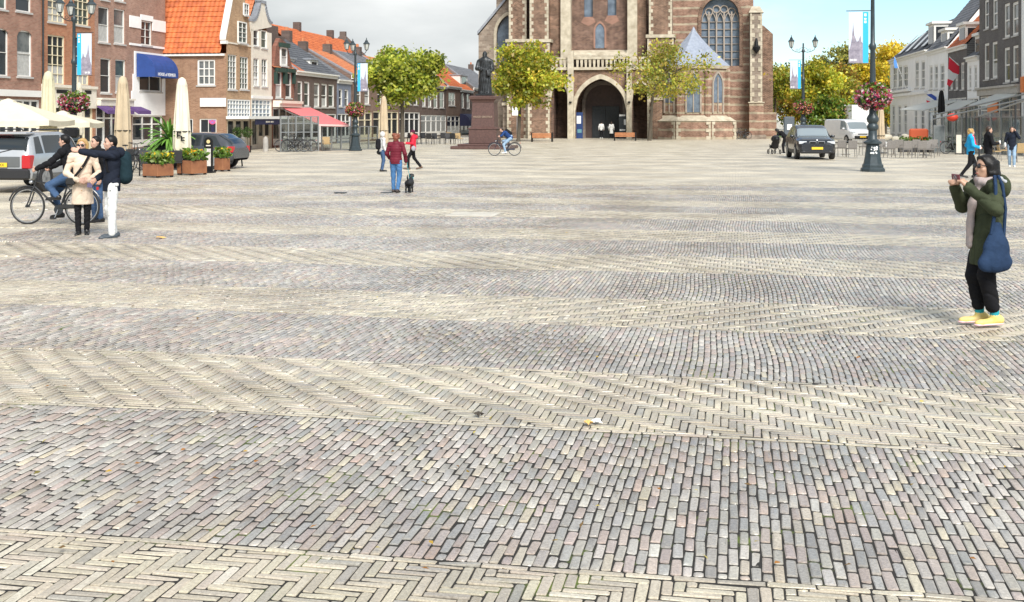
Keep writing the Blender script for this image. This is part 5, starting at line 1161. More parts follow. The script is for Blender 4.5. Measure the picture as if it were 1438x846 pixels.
def lamp(label, px, d, sc, arms, side, pal, banner=True, top=True, seed=0, armdir=None):
    base = Vector(((px-CX)*d/F, d, 0)); t = thing('street_lamp', label, 'street lamp', base, -AX, 'cast iron street lamps of the square'); t.scale = (sc,)*3
    MB().lathe([(.46,0),(.46,.10),(.43,.13),(.40,.16),(.40,.24),(.35,.30),(.30,.55),(.25,.95),(.24,1.02)], 8).build('base', LAMPG, t)
    MB().lathe([(.26,1.021),(.34,1.06),(.34,1.12),(.24,1.17),(.17,1.25),(.155,1.55),(.20,1.60),(.215,1.68),(.20,1.76),(.15,1.82),(.21,1.90),(.23,2.0),(.19,2.10),(.135,2.18),(.125,2.6)], 12).build('pedestal', LAMPG, t, True)
    MB().lathe([(.12,2.601),(.11,3.4),(.09,4.6),(.12,4.65),(.14,4.74),(.12,4.82),(.085,4.88),(.07,6.6),(.10,6.64),(.115,6.72),(.09,6.8),(.06,6.86),(.05,7.25)], 12).build('column', LAMPG, t, True)
    MB().lathe([(.14,2.35),(.45,2.5),(.62,2.72),(.63,2.78)], 16).build('basket', BLACK, t, True)
    fb = flower_ball(t, (0, 0, 2.85), .68, .52, pal, seed)
    # banner: flat print hung from a rod
    if banner:
        s_ = side; w, z1, z0 = .72, 6.05, 4.12
        MB().tube([(0,0,z1+.05), (s_*(w+.25),0,z1+.05)], .018, 6).build('banner_rod', LAMPG, t)
        MB().tube([(0,0,z0-.03), (s_*(w+.2),0,z0-.03)], .012, 6).build('banner_rod', LAMPG, t)
        x0, x1 = s_*.16, s_*(.16+w); b = MB().bbox((min(x0,x1),-.006,z0), (max(x0,x1),.006,z1), .002).build('banner', BPRINT, t)
        xb = s_*(.16+.2); MB().bbox((min(x0,xb),-.0095,z0), (max(x0,xb),.0095,z1), .001).build('blue_strip', BLUE_S, b)
        def sk(xs): return [(s_*(.16+.2+.52*a), -.0085, z0+h_) for a, h_ in xs]
        pts = sk([(0,0),(0,.75),(.1,.8),(.17,1.05),(.3,.85),(.42,.8),(.52,.95),(.60,1.05),(.64,1.25),(.68,1.55),(.72,1.25),(.76,1.05),(.82,.8),(.9,.6),(1,.45),(1,0)])
        MB().prism(pts, (0, .017, 0)).build('skyline_print', BDARK, b)
        c = MB(); xm = s_*(.16+.2+.34)
        for i, wv in enumerate((.05,.03,.05,.03)): c.box((xm-.14+i*.07, -.0122, z0+.07), (xm-.14+i*.07+wv, -.0086, z0+.15))
        for i, hv in enumerate((.10,.06,.09)): c.box((min(x0,xb)+.05, -.0122, z1-.16-i*.13), (min(x0,xb)+.13, -.0096, z1-.16-i*.13+hv))
        o = c.build('print_mark', P_WHITE, b); o['kind'] = 'stuff'
    if top:
        for k in range(arms):
            a = (armdir or 0)+2*math.pi*k/arms; dx, dy = math.cos(a), math.sin(a); P = lambda r, z: (dx*r, dy*r, z)
            ar = MB(); ar.tube([P(.03,6.72), P(.25,6.62), P(.5,6.66), P(.72,6.78), P(.80,6.93)], .024, 6); ar.tube([P(.06,6.95), P(.2,6.9), P(.3,6.78), P(.25,6.68)], .014, 5); ar.torus(P(.42,6.78), .07, .012, 'y', 12, 5)
            ao = ar.build('arm', LAMPG, t, True)
            ln = MB().lathe([(.03,6.93),(.10,6.96),(.115,6.99)], 8, (dx*.80, dy*.80, 0)).build('lantern', LAMPG, t)
            MB().lathe([(.11,6.991),(.20,7.38)], 6, (dx*.80, dy*.80, 0)).build('lantern_glass', LGLASS, ln)
            MB().lathe([(.235,7.381),(.25,7.40),(.10,7.56),(.115,7.585),(.06,7.66),(.03,7.72),(.02,7.82)], 6, (dx*.80, dy*.80, 0)).build('lantern_cap', LAMPG, ln)
            c = MB()
            for i in range(6): a2 = 2*math.pi*(i+.5)/6; c.tube([(dx*.8+.113*math.cos(a2), dy*.8+.113*math.sin(a2), 6.99), (dx*.8+.205*math.cos(a2), dy*.8+.205*math.sin(a2), 7.385)], .012, 4)
            c.build('lantern_ribs', LAMPG, ln)
    return t
PINKS = [(.55,.04,.16),(.70,.20,.32),(.35,.02,.08),(.80,.45,.50),(.60,.08,.06),(.80,.70,.68)]
MIXF = [(.60,.10,.20),(.70,.25,.10),(.40,.03,.08),(.75,.35,.15),(.80,.55,.55)]
ORF = [(.70,.20,.30),(.75,.35,.08),(.45,.05,.12),(.80,.50,.30),(.35,.10,.05)]
l1 = lamp('tall lamp post with pink flower basket and banner in front of the orange brick house', 104, 51, .96, 3, 1, PINKS, armdir=R(10))
l2 = lamp('lamp post with sticker on its base and red flower basket between the terrace chairs', 1225.5, 43.2, 1.0, 2, -1, PINKS, armdir=R(0))
lamp('lamp post with two lanterns behind the parked dark car', 1128, 77, .98, 2, -1, ORF, armdir=R(0))
lamp('lamp post with three lanterns beside the glass terrace screens', 499, 71, .90, 3, 1, MIXF, armdir=R(0))
c = MB(); rs = random.Random(4)
for i in range(16): 
    u_, v_ = rs.uniform(-.15, .13), rs.uniform(.68, .98); c.lathe([(rs.uniform(.02,.045), -.003), (.001, .004)], 6, (u_, -.285+.10*(v_-.7), v_), Matrix.Rotation(R(90), 4, 'X').to_3x3())
o = c.build('sticker', P_WHITE, l2); o['kind'] = 'stuff'

# ================================================================== parasols
CANV = mat('cream_canvas', (.66,.60,.46), .85, var=.1, vscale=2, bump=.1, bscale=6); CANV2 = mat('tan_canvas', (.50,.40,.27), .85, var=.12, vscale=2); CANV3 = mat('olive_cream_canvas', (.56,.52,.36), .85, var=.12, vscale=2); CANV4 = mat('pale_canvas', (.72,.66,.52), .85, var=.08, vscale=2)
def closed_parasol(label, px, ytop, ybot, d, wpx, m, logo=False):
    base = Vector(((px-CX)*d/F, d, 0)); zt = at(px, ytop, d).z; zb = max(.35, at(px, ybot, d).z); r = wpx*d/F/2
    t = thing('closed_parasol', label, 'parasol', base, 0, 'folded parasols')
    MB().lathe([(.035,0.05),(.035,zt-.05)], 10).build('pole', STEEL, t, True); MB().lathe([(.4,0),(.4,.05),(.1,.06)], 12).build('foot', DARK_IRON, t)
    mb = MB(); n = 24; H = zt-zb; prof = [(.75,0),(1.0,.05),(.94,.28),(.86,.5),(.72,.75),(.62,.88),(.66,.90),(.45,.975),(.12,1.0)]
    for i, (rr, hh) in enumerate(prof):
        for k_ in range(n):
            a = 2*math.pi*k_/n; q = rr*r*(1+.16*math.sin(8*a/1+.8*math.sin(hh*5+px))*(1 if hh < .9 else .1)); mb.v.append((q*math.cos(a), q*math.sin(a), zb+H*hh))
    for i in range(len(prof)-1):
        for k_ in range(n): mb.f.append((i*n+k_, i*n+(k_+1) % n, (i+1)*n+(k_+1) % n, (i+1)*n+k_))
    mb.f.append(tuple(range(n))[::-1]); mb.build('canopy', m, t, True)
    MB().torus((0,0,zb+H*.27), r*1.0, .02, 'z', 24, 5).build('tie_strap', BLACK, t)
    if logo:
        c = MB()
        for (x, z, w_, h_) in ((-.10,.58,.05,.22),(-.05,.74,.12,.05),(-.05,.60,.10,.05),(.06,.42,.05,.2),(.11,.52,.10,.05),(.11,.42,.10,.04)): c.box((x, -r*1.2, zb+z), (x+w_, -r*1.1, zb+z+h_))
        o = c.build('logo_mark', BLACK, t); o['kind'] = 'stuff'
    return t
closed_parasol('folded olive cream parasol in front of the pink brick house', 68, 100, 205, 45, 22, CANV3)
closed_parasol('folded tan parasol between the couple and the palm', 172.5, 107, 212, 47, 21, CANV2)
closed_parasol('folded pale parasol with dark logo behind the planters', 255.5, 109, 213, 45, 22, CANV4, True)
closed_parasol('folded tan parasol standing behind the woman in the maroon jacket', 539, 135, 202, 74, 12, CANV2)
closed_parasol('folded light parasol hanging low behind the lamp with the sticker', 1237, 150, 206, 66, 11, CANV2)
closed_parasol('folded cream parasol behind the lamp of the orange brick house', 111, 116, 190, 54, 12, CANV4)
def open_parasol(label, c, w, zr, za, m, rz=0):
    t = thing('open_parasol', label, 'parasol', (c.x, c.y, 0), rz, 'open cream parasols')
    MB().lathe([(.04,.05),(.04,za)], 10).build('pole', STEEL, t, True); MB().lathe([(.45,0),(.45,.06),(.1,.07)], 12).build('foot', DARK_IRON, t)
    mb = MB(); h = w/2; e = []; n = 6
    cs = [(-h,-h),(h,-h),(h,h),(-h,h)]
    for i in range(4):
        p, q = cs[i], cs[(i+1) % 4]
        mb.grid(lambda u, v, p=p, q=q: ((p[0]*(1-u)+q[0]*u)*(1-v)*1.0+.15*(p[0]*(1-u)+q[0]*u)*v, (p[1]*(1-u)+q[1]*u)*(1-v)+.15*(p[1]*(1-u)+q[1]*u)*v, zr+(za-zr)*(v**.92)+.05*math.sin(math.pi*u)*(1-v)*-1), 6, 5)
        mb.grid(lambda u, v, p=p, q=q: (p[0]*(1-u)+q[0]*u, p[1]*(1-u)+q[1]*u, zr-.05*math.sin(math.pi*u)-.2*v), 6, 1)
    mb.build('canopy', m, t, 'all'); MB().lathe([(.36,za-.02),(.30,za+.06),(.05,za+.14)], 4).build('cap', m, t)
    for x, y in cs: MB().tube([(0,0,za-.12), (x*.98,y*.98,zr-.02)], .018, 5).build('rib', STEEL, t)
    return t
p1_ = at(12, 150, 43); open_parasol('open cream parasol in front of the pink brick house ground floor', p1_, 3.9, 1.95, 2.62, CANV, R(8))
p2_ = at(88, 160, 48); open_parasol('open cream parasol behind the folded olive cream parasol', p2_, 2.8, 1.85, 2.2, CANV, R(8))
p3_ = at(-60, 160, 48); open_parasol('open cream parasol at the outer end of the terrace', p3_, 3.9, 1.9, 2.4, CANV, R(8))

# ================================================================== planters, palm, boards
CORT = mat('corten_steel', (.20,.075,.035), .75, col2=(.33,.14,.06), vscale=3, bump=.15, bscale=30)
YEL = [(.85,.55,.02),(.80,.40,.02),(.85,.70,.05)]
def planter(label, xl, xc, xr, ytop, ybot):
    b = gp(xc, ybot); d = b.y; s_ = F/d; h_ = (ybot-ytop)/s_; w = .5*((xr-xl)/s_)*.82
    t = thing('planter', label, 'planter', (((.5*(xl+xr))-CX)*(d+.4)/F, d+.45, 0), R(-30) if xc-xl < xr-xc else R(-58), 'rusty steel planters with yellow flowers')
    a = w; bx = MB()
    MB().bbox((-a,-a,.05), (a,a,h_), .012).build('box', CORT, t)
    for x in (-1, 1):
        for y in (-1, 1): MB().box((x*a*.85-.04, y*a*.85-.04, 0), (x*a*.85+.04, y*a*.85+.04, .049)).build('foot', BLACK, t)
    MB().box((-a+.03,-a+.03,h_+.001), (a-.03,a-.03,h_+.012)).build('soil', mat('soil', (.05,.035,.025), .95), t)
    n = 420; P = np.stack([rng.uniform(-a*1.15, a*1.15, n), rng.uniform(-a*1.15, a*1.15, n), h_+.02+rng.random(n)**1.2*.3], 1); P[:, 2] += .1*np.cos(P[:, 0]/a*1.4)
    leaf_object('foliage', P, .14, palette([(.12,.24,.03),(.20,.34,.05),(.07,.14,.02),(.30,.38,.12)], n), t)
    n = 130; P = np.stack([rng.uniform(-a, a, n), rng.uniform(-a, a, n), h_+.22+rng.random(n)*.16], 1); leaf_object('flowers', P, .1, palette(YEL, n), t)
planter('rusty steel planter with orange flowers beside the man with the backpack', 203, 218, 240, 231, 250)
planter('rusty steel planter with yellow flowers between the palm and the black menu stand', 251, 266, 287, 226, 246.5)
planter('rusty steel planter with yellow flowers right of the black menu stand', 302, 303.5, 321, 223, 241.5)
pb_ = gp(222, 240); t = thing('palm_plant', 'bushy green palm in a pot behind the rusty planters', 'plant', (pb_.x, pb_.y+1.5, 0))
MB().lathe([(.25,0),(.34,.5),(.36,.52)], 14).build('pot', BLACK, t, True)
MB().lathe([(.10,.45),(.12,.8),(.09,1.05)], 10).build('trunk', BARK, t, True)
rs = random.Random(9); PALM = mat('palm_leaf', (.06,.17,.02), .5, col2=(.17,.33,.05), vscale=3)
for k_ in range(150):
    a = rs.uniform(0, 2*math.pi); el = rs.uniform(.0, 1.45); L_ = rs.uniform(.7, 1.15); mb = MB(); pr = None
    for j in range(9):
        f_ = j/8; x = L_*f_; z_ = math.tan(min(el, 1.12))*x*.8-.75*x*x/L_; w = .055*math.sin(math.pi*(f_*.9+.08))
        o_ = Vector((math.cos(a)*x*(1-.35*(el > 1)), math.sin(a)*x*(1-.35*(el > 1)), 1.12+z_)); sd_ = Vector((-math.sin(a), math.cos(a), 0))*w
        row = [o_-sd_+Vector((0,0,-.04*f_)), o_, o_+sd_+Vector((0,0,-.04*f_))]; 
        mb.v += [tuple(r_) for r_ in row]
        if j: q = len(mb.v)-6; mb.f += [(q, q+1, q+4, q+3), (q+1, q+2, q+5, q+4)]
    mb.build('frond', PALM, t, 'all')
# black arched menu stand
b = gp(292.5, 243); t = thing('menu_stand', 'black arched menu stand with pale sheet between two planters', 'sign', b, -AX)
zt = at(292, 193, b.y).z; w = .165
pts = [(-w,0,.05),(w,0,.05),(w,0,zt-w)]+[(w*math.cos(R(a)), 0, zt-w+w*math.sin(R(a))) for a in range(15, 180, 15)]+[(-w,0,zt-w)]
MB().prism(pts, (0,.05,0)).build('board', BLACK, t); MB().bbox((-w-.05,-.16,0), (w+.05,.22,.06), .01).build('foot', BLACK, t)
MB().box((-w*.6,-.006,.25), (w*.6,-.001,zt-.42)).build('sheet', mat('menu_print', (.45,.40,.36), .6, col2=(.75,.72,.68), vscale=9), t)
MB().lathe([(.07,-.004),(.07,.0)], 16, (0,-.003,zt-.16), Matrix.Rotation(R(90),4,'X').to_3x3()).build('emblem', mat('gold_print', (.65,.52,.25), .5), t)
MB().box((-w*.55,-.006,zt-.33), (w*.55,-.001,zt-.29)).build('lettering', P_CREAMW, t)
# parking sign on a pole before the corner house
b = gp(299, 212); t = thing('road_sign', 'round blue and red no stopping sign on a dark pole', 'sign', b, -AX); zt = at(299, 134, b.y).z
MB().tube([(0,0,0),(0,0,zt)], .04, 8).build('pole', DARK_IRON, t); zs = at(299, 169, b.y).z
Mx = Matrix.Rotation(R(90),4,'X').to_3x3()
dk = MB().lathe([(.27,0),(.27,.02)], 20, (0,-.05,zs), Mx).build('disc', mat('sign_red', (.62,.10,.22), .5), t); MB().lathe([(.21,0),(.21,.004)], 20, (0,-.071,zs), Mx).build('disc_field', mat('sign_blue', (.32,.14,.45), .5), dk)
c = MB()
for a in (45, -45): c.box((-.20,-.079,-.028), (.20,-.076,.028), Matrix.Translation((0,0,zs)) @ Matrix.Rotation(R(a),4,'Y'))
c.build('cross', MATS['sign_red'], dk)
MB().box((-.10,-.05,zs-.75), (.13,-.041,zs-.4)).build('plate', NAVY, t)

# ================================================================== chairs, tables, benches, bollards
WICK = mat('grey_wicker', (.20,.185,.17), .85, var=.25, vscale=30); ALU = mat('alu_legs', (.26,.24,.22), .4, metal=.6); BLKW = mat('black_wicker', (.025,.025,.027), .6); TANW = mat('tan_wicker', (.36,.25,.12), .8, var=.25, vscale=30)
def make_chair(label, wm, lm, loc, rz, group):
    t = thing('terrace_chair', label, 'chair', loc, rz, group)
    MB().bbox((-.23,-.23,.42), (.23,.23,.47), .012).build('seat', wm, t)
    M_ = Matrix.Translation((0,.23,.47)) @ Matrix.Rotation(R(-8),4,'X'); MB().bbox((-.23,-.02,0.0), (.23,.015,.41), .012, M_).build('backrest', wm, t)
    for x in (-.2, .2):
        MB().tube([(x,-.2,.42),(x*1.08,-.24,0)], .017, 6).build('leg', lm, t); MB().tube([(x,.2,.42),(x*1.08,.26,0)], .017, 6).build('leg', lm, t)
        MB().tube([(x*1.12,-.2,.44),(x*1.16,-.2,.64),(x*1.16,.1,.66),(x*1.1,.25,.66)], .016, 6).build('armrest', lm, t)
    return t
def make_table(label, loc, top, leg, group):
    t = thing('terrace_table', label, 'table', loc, -AX, group); MB().bbox((-.35,-.35,.71), (.35,.35,.74), .008).build('table_top', top, t); MB().lathe([(.03,.03),(.03,.709)], 10).build('column', leg, t, True); MB().bbox((-.22,-.22,0), (.22,.22,.03), .01).build('foot', leg, t); return t
ch0 = None
GCH = 'grey wicker chairs set out on the terrace by the tall lamp'
spots = [(1180,220,3),(1196,221,-4),(1249,221.5,5),(1261,219,-8),(1272,222,3),(1283,219,10),(1293,222,-4),(1304,222,178),(1214,218,6),(1312,219,170),(1240,218,182)]
for i, (x, y, a) in enumerate(spots):
    lab = 'grey wicker terrace chair standing next to the dark car' if x < 1185 else 'grey wicker terrace chair in front of the white van bumper' if x < 1205 else 'grey wicker terrace chair half hidden by the lamp with the sticker' if x < 1245 else 'grey wicker terrace chair among the tables right of the lamp with the sticker'
    if i == 0: ch0 = make_chair(lab, WICK, ALU, gp(x, y), R(180+a), GCH)
    else: copy_tree(ch0, None, gp(x, y), R(180+a), lab)
tb0 = None
for i, (x, y) in enumerate(((1188,217.5),(1255,217),(1277,217),(1298,218),(1232,216))):
    if i == 0: tb0 = make_table('small dark terrace table between the two grey chairs by the white van', gp(x, y), DARK_IRON, ALU, 'terrace tables by the tall lamp')
    else: copy_tree(tb0, None, gp(x, y), -AX, 'small dark terrace table in the row of grey chairs right of the tall lamp')
bc = make_chair('black terrace chair standing alone beside the dark parked van', BLKW, BLACK, gp(332, 234), R(100), 'black terrace chairs')
for x, y, a, lab in ((205,247,20,'black terrace chair between the backpack man and the first planter'),(246,246,200,'black terrace chair between the first two planters'),(192,243,80,'black terrace chair behind the man in the navy jacket')): copy_tree(bc, None, gp(x, y), R(a), lab)
tc0 = None
for i, (x, y, a) in enumerate(((595,202,20),(604,203,160),(612,203,30),(621,202,200),(629,203,10),(638,203,150),(586,203,40),(576,202,190))):
    lab = 'dark wicker chair in the row before the brick houses beside the statue'
    if i == 0: tc0 = make_chair(lab, BLKW, BLACK, gp(x, y), R(a), 'dark chairs before the brick row')
    else: copy_tree(tc0, None, gp(x, y), R(a), lab)
t0_ = make_chair('tan wicker chair beside the statue steps', TANW, ALU, gp(645, 203), R(30), 'tan wicker chairs'); copy_tree(t0_, None, gp(632, 201), R(160), 'tan wicker chair among the dark chairs of the brick row'); copy_tree(t0_, None, gp(459, 212.5), R(20), 'tan wicker chair inside the glass terrace under the pink awning')
for x, y, a, lab in ((1396,226,30,'brown wicker chair behind the man in black'),(1428,228,200,'brown wicker chair behind the woman in the navy coat'),(1409,224,80,'brown wicker chair between the man in black and the woman in navy')): copy_tree(t0_, None, gp(x, y), R(a), lab)
WOOD = mat('orange_bench_wood', (.42,.17,.07), .55, var=.25, vscale=5)
def bench(label, x0, x1, ybot):
    d = gp(x0, ybot).y; L_ = (x1-x0)*d/F; t = thing('park_bench', label, 'bench', at(.5*(x0+x1), ybot, d), -AX, 'wooden benches before the church')
    t.location.z = 0
    for x in (-L_/2, L_/2): MB().bbox((x-.05,-.3,0), (x+.05,.35,.80), .015).build('end_frame', BLACK, t)
    for i in range(4): MB().bbox((-L_/2+.051,-.29,.36+i*.0+.0), (L_/2-.051,-.16,.40), .01, Matrix.Translation((0, i*.145, .0))).build('seat_slat', WOOD, t)
    for i in range(3): MB().bbox((-L_/2+.051,-.36,.36+i*.135), (L_/2-.051,-.325,.48+i*.135), .01).build('back_slat', WOOD, t)
bench('orange wooden bench left of the church porch under the yellow green tree', 747, 775.5, 199.5); bench('orange wooden bench right of the church porch', 863, 892.5, 198)
STN = mat('bollard_stone', (.36,.34,.31), .8, var=.2)
for x, y, lab in ((341,214,'grey stone bollard beside the dark parked van'),(373,213,'grey stone bollard before the cream bell gable house'),(400,212,'grey stone bollard beside the parked bicycles')):
    tag(MB().lathe([(.17,0),(.16,.7),(.12,.86),(.03,.92)], 14).build('bollard', STN, None, True, gp(x, y)), lab, 'bollard', 'stone bollards')
b = gp(378/1+0, 214)
for x, lab in ((333.5,'clipped ball tree in a black pot left of the entrance'),(347.5,'clipped ball tree in a black pot right of the entrance')):
    t = thing('ball_tree', lab, 'plant', gp(x, 214.5), 0, 'clipped ball trees'); MB().lathe([(.2,0),(.25,.4)], 12).build('pot', BLACK, t, True); MB().tube([(0,0,.35),(0,0,.95)], .025, 6).build('stem', BARK, t)
    v = rng.normal(size=(260, 3)); v /= np.linalg.norm(v, axis=1)[:, None]; leaf_object('foliage', v*rng.uniform(.2, .33, (260, 1))+np.array((0,0,1.2)), .09, palette(DKGR, 260), t)

# ================================================================== glass terraces
FRAME = mat('terrace_frame', (.27,.28,.28), .45, metal=.5)
def clear_glass():
    m = bpy.data.materials.new('screen_glass'); m.use_nodes = True; N = m.node_tree.nodes; L = m.node_tree.links; N.clear()
    tr = N.new('ShaderNodeBsdfTransparent'); tr.inputs[0].default_value = (.80,.84,.83,1); g = N.new('ShaderNodeBsdfGlossy'); g.inputs['Roughness'].default_value = .05; mx = N.new('ShaderNodeMixShader'); mx.inputs[0].default_value = .13; o = N.new('ShaderNodeOutputMaterial')
    L.new(tr.outputs[0], mx.inputs[1]); L.new(g.outputs[0], mx.inputs[2]); L.new(mx.outputs[0], o.inputs[0]); return m
CGL = clear_glass()
def glass_screen(label, P0, P1, h_, n, rails=(.35,.65), group='glass terrace screens', frame_m=None):
    fm = frame_m or FRAME; P0 = Vector((P0.x, P0.y, 0)); P1 = Vector((P1.x, P1.y, 0)); L_ = (P1-P0).length; dx = (P1-P0).normalized()
    t = thing('glass_screen', label, 'glass screen', P0, math.atan2(dx.y, dx.x), group)
    for i in range(n+1): x = L_*i/n; MB().box((x-.04,-.04,0), (x+.04,.04,h_)).build('post', fm, t)
    for r_ in (.02,)+rails+(1.0,):
        for i in range(n): MB().box((L_*i/n+.041,-.03,h_*r_-.03), (L_*(i+1)/n-.041,.03,h_*r_+.025)).build('rail', fm, t)
    for i in range(n): MB().box((L_*i/n+.042,-.006,.05), (L_*(i+1)/n-.042,.006,h_-.04)).build('pane', CGL, t)
    return t
A_ = gp(394, 213.5); B_ = gp(447, 212.5); C_ = gp(490, 213); 
glass_screen('tall glass screen of the terrace under the pink awning', A_, B_, 2.15, 5, (.3,.55,.8))
glass_screen('low glass screen beside the lamp with three lanterns', gp(452, 212), gp(530, 210), 1.5, 6, (.5,))
PINKC = mat('pink_red_canvas', (.68,.17,.17), .8, var=.06)
aw_t = thing('awning', 'large pink red awning sloping out over the glass terrace', 'awning', gp(430, 212)); iv = Matrix.Translation(-aw_t.location)
a0, a1, b0, b1 = NG.px(394, 151.5, .15), NG.px(434, 151.5, .15), None, None
da = gp(447, 212.5).y; b0 = at(448, 174.5, da); b1 = at(490, 175.5, da+1.5)
c = MB(); c.prism([a0, a1, b1, b0], (0, 0, -.03)); c.build('canvas', PINKC, aw_t).matrix_parent_inverse = iv
c = MB(); c.prism([b0, b1, b1+Vector((0,0,-.12)), b0+Vector((0,0,-.12))], (0,-.02,0)); c.build('valance', mat('pale_pink_canvas', (.75,.45,.42), .8), aw_t).matrix_parent_inverse = iv
for p, q in ((a0, b0), (a1, b1)): MB().tube([p-Vector((0,0,.12)), q-Vector((0,0,.1))], .035, 6).build('arm', FRAME, aw_t).matrix_parent_inverse = iv
# terrace on the other side: pergola of grey tubes, screens, menu board, lantern, flags
g0, g1, g2 = gp(1325, 214), gp(1378, 216), gp(1436, 219)
glass_screen('glass screen of the terrace behind the blue jacket woman', g0, g1, 2.1, 4, (.45,), 'terrace screens across the square', frame_m=FRAME); glass_screen('glass screen of the terrace behind the woman in the navy coat', g1, g2, 2.1, 4, (.45,), 'terrace screens across the square', frame_m=FRAME)
pg = thing('pergola', 'sloping dark steel pergola over the terrace beside the charcoal brick house', 'pergola', (g1.x, g1.y, 0)); iv = Matrix.Translation(-pg.location)
for (xa, ya, xb, yb, d0, d1) in ((1310,162,1440,132,68,62),(1310,168,1440,139,66,60),(1374,164,1440,141,60,56)):
    MB().tube([at(xa,ya,d0), at(xb,yb,d1)], .045, 8).build('rafter', FRAME, pg).matrix_parent_inverse = iv
for x, yt, d in ((1311,163,67),(1357,154,64),(1375,163,60),(1426,142,57)):
    p = at(x, yt, d); MB().tube([(p.x, p.y, 0), p], .05, 8).build('post', DARK_IRON, pg).matrix_parent_inverse = iv
for (x0,y0,x1,y1,o0,lab) in ((1312,155,1350,141,2.6,'pale sloping awning over the door of the dark brick house'),(1350,146,1374,141,1.6,'short white awning of the narrow white gabled house'),(1404,143,1432,131,1.8,'white awning of the charcoal brick house shopfront')):
    pA, pB = SR.px(x1, y1, .1), SR.px(x0, y1, .1); q = SR.n*o0+Vector((0,0,-.75)); c = MB().prism([pA, pB, pB+q, pA+q], (0,0,-.05)); o = c.build('awning', mat('pale_awning', (.62,.62,.56), .8), None); tag(o, lab, 'awning', 'small awnings across the square')
b = gp(1319, 215); t = thing('menu_board', 'tall grey chalk menu board at the terrace edge', 'sign', b, R(-14)); MB().bbox((-.32,-.02,.05), (.32,.02,1.62), .01).build('frame', FRAME, t); MB().box((-.27,-.027,.12), (.27,-.021,1.55)).build('slate', mat('chalk_slate', (.10,.12,.125), .8, col2=(.20,.22,.22), vscale=5), t)
for x in (-.25, .25): MB().box((x-.03,-.2,0), (x+.03,.2,.049)).build('foot', FRAME, t)
b = gp(1346, 217); t = thing('leaning_board', 'white a-board with dark frame beside the red ball lantern', 'sign', b, R(-20)); MB().bbox((-.12,-.02,.05), (.16,.02,1.1), .01, Matrix.Rotation(R(-8),4,'X')).build('board', P_CREAMW, t); MB().box((-.2,-.15,0), (.3,.25,.05)).build('foot', BLACK, t)
REDL = mat('red_paper', (.70,.06,.03), .5)
p = at(1337.5, 165, 66); t = thing('ball_lantern', 'round red orange lantern hanging under the terrace pergola', 'lantern', p); MB().ell((0,0,0), (.32,.32,.24), 18, 12).build('ball', REDL, t, True); MB().tube([(0,0,.22),(0,0,at(1337,157,66).z-p.z)], .012, 5).build('cord', BLACK, t)
def flag(label, px0, px1, d, poly_cols, rod=.03):
    """rod from px0 to px1 (photo pixels) at depth d; poly_cols: list of (pixel polygon, material)"""
    a, b = at(*px0, d), at(*px1, d); t = thing('flag', label, 'flag', a, 0, 'flags hung from the houses'); iv = Matrix.Translation(-a)
    MB().tube([a, b], rod, 6).build('flagpole', P_WHITE, t).matrix_parent_inverse = iv
    for i, (poly, m) in enumerate(poly_cols):
        pts = [at(x, y, d-.05) for x, y in poly]; o = MB().prism(pts, (0, .03, 0)).build('flag_cloth' if i == 0 else 'flag_field', m, t); o.matrix_parent_inverse = iv
FRED = mat('flag_red', (.78,.03,.06), .7); FWH = mat('flag_white', (.8,.8,.8), .7); FBL = mat('flag_blue', (.05,.10,.42), .7); FLB = mat('flag_light_blue', (.08,.25,.62), .7)
flag('red and white hanging flag above the dark brick house', (1357,101), (1333,80), 84, [([(1333,81),(1351,97),(1346,105),(1338,102),(1332,97)],FRED), ([(1332,97),(1338,102),(1346,105),(1339,114),(1331,111)],FWH), ([(1331,111),(1339,114),(1334,122),(1330,119)],FRED)])
flag('red white and blue flag drooping over the pale awning', (1324,142), (1308,132), 92, [([(1301,133),(1308,132),(1318,139),(1314,142)],FBL), ([(1301,136),(1314,142),(1312,144.5),(1301,141)],FWH), ([(1301,141),(1312,144.5),(1309,147),(1302,146)],FRED)])
flag('blue flag on a long white pole leaning from the white house', (1279,142), (1256,80), 104, [([(1256,80),(1259,86),(1261,96),(1256.5,96),(1255,88)],FLB)])
b = at(1322, 206, 82); tag(closed_parasol('folded black parasol before the pale awning', 1322, 127, 160, 80, 9, BLACK), 'folded black parasol before the pale awning', 'parasol')
# hedge planters and heap of cushions behind the chairs
for x0, x1, lab in ((1262,1284,'low green hedge planter behind the grey terrace chairs'),(1286,1308,'low leafy planter beside the tall menu board')):
    b = gp(.5*(x0+x1), 214); t = thing('hedge_planter', lab, 'planter', b, -AX, 'hedge planters'); L_ = (x1-x0)*b.y/F/2; MB().bbox((-L_,-.2,0), (L_,.2,.5), .02).build('trough', mat('dark_trough', (.05,.05,.05), .7), t)
    n = 420; P = np.stack([rng.uniform(-L_, L_, n), rng.uniform(-.28, .28, n), .45+rng.random(n)*.5*(.6+.4*np.sin(np.arange(n)))], 1); leaf_object('foliage', P, .13, palette(GREEN+DKGR[:2], n), t)
b = gp(1253, 208); t = thing('cushion_heap', 'heap of cream cushions on a bench behind the grey chairs', 'cushions', b, -AX); MB().bbox((-1.5,-.4,0), (1.5,.4,.42), .03).build('bench_box', P_WHITE, t)
for i, x in enumerate((-1.1,-.4,.35,1.0)): MB().ell((x, random.uniform(-.1,.1), .6+.12*(i % 2)), (.42,.28,.2), 12, 8, Matrix.Rotation(.3*(i-1.5),3,'Y')).build('cushion', CANV4, t, True)
b = gp(1290, 210); t = thing('orange_crate', 'round cornered orange red sign box behind the hedge planters', 'box', b, -AX); MB().bbox((-.6,-.15,.3), (.6,.15,1.35), .1).build('panel', mat('orange_red', (.68,.13,.05), .5), t); 
for x in (-.5,.5): MB().box((x-.03,-.03,0), (x+.03,.03,.299)).build('leg', BLACK, t)
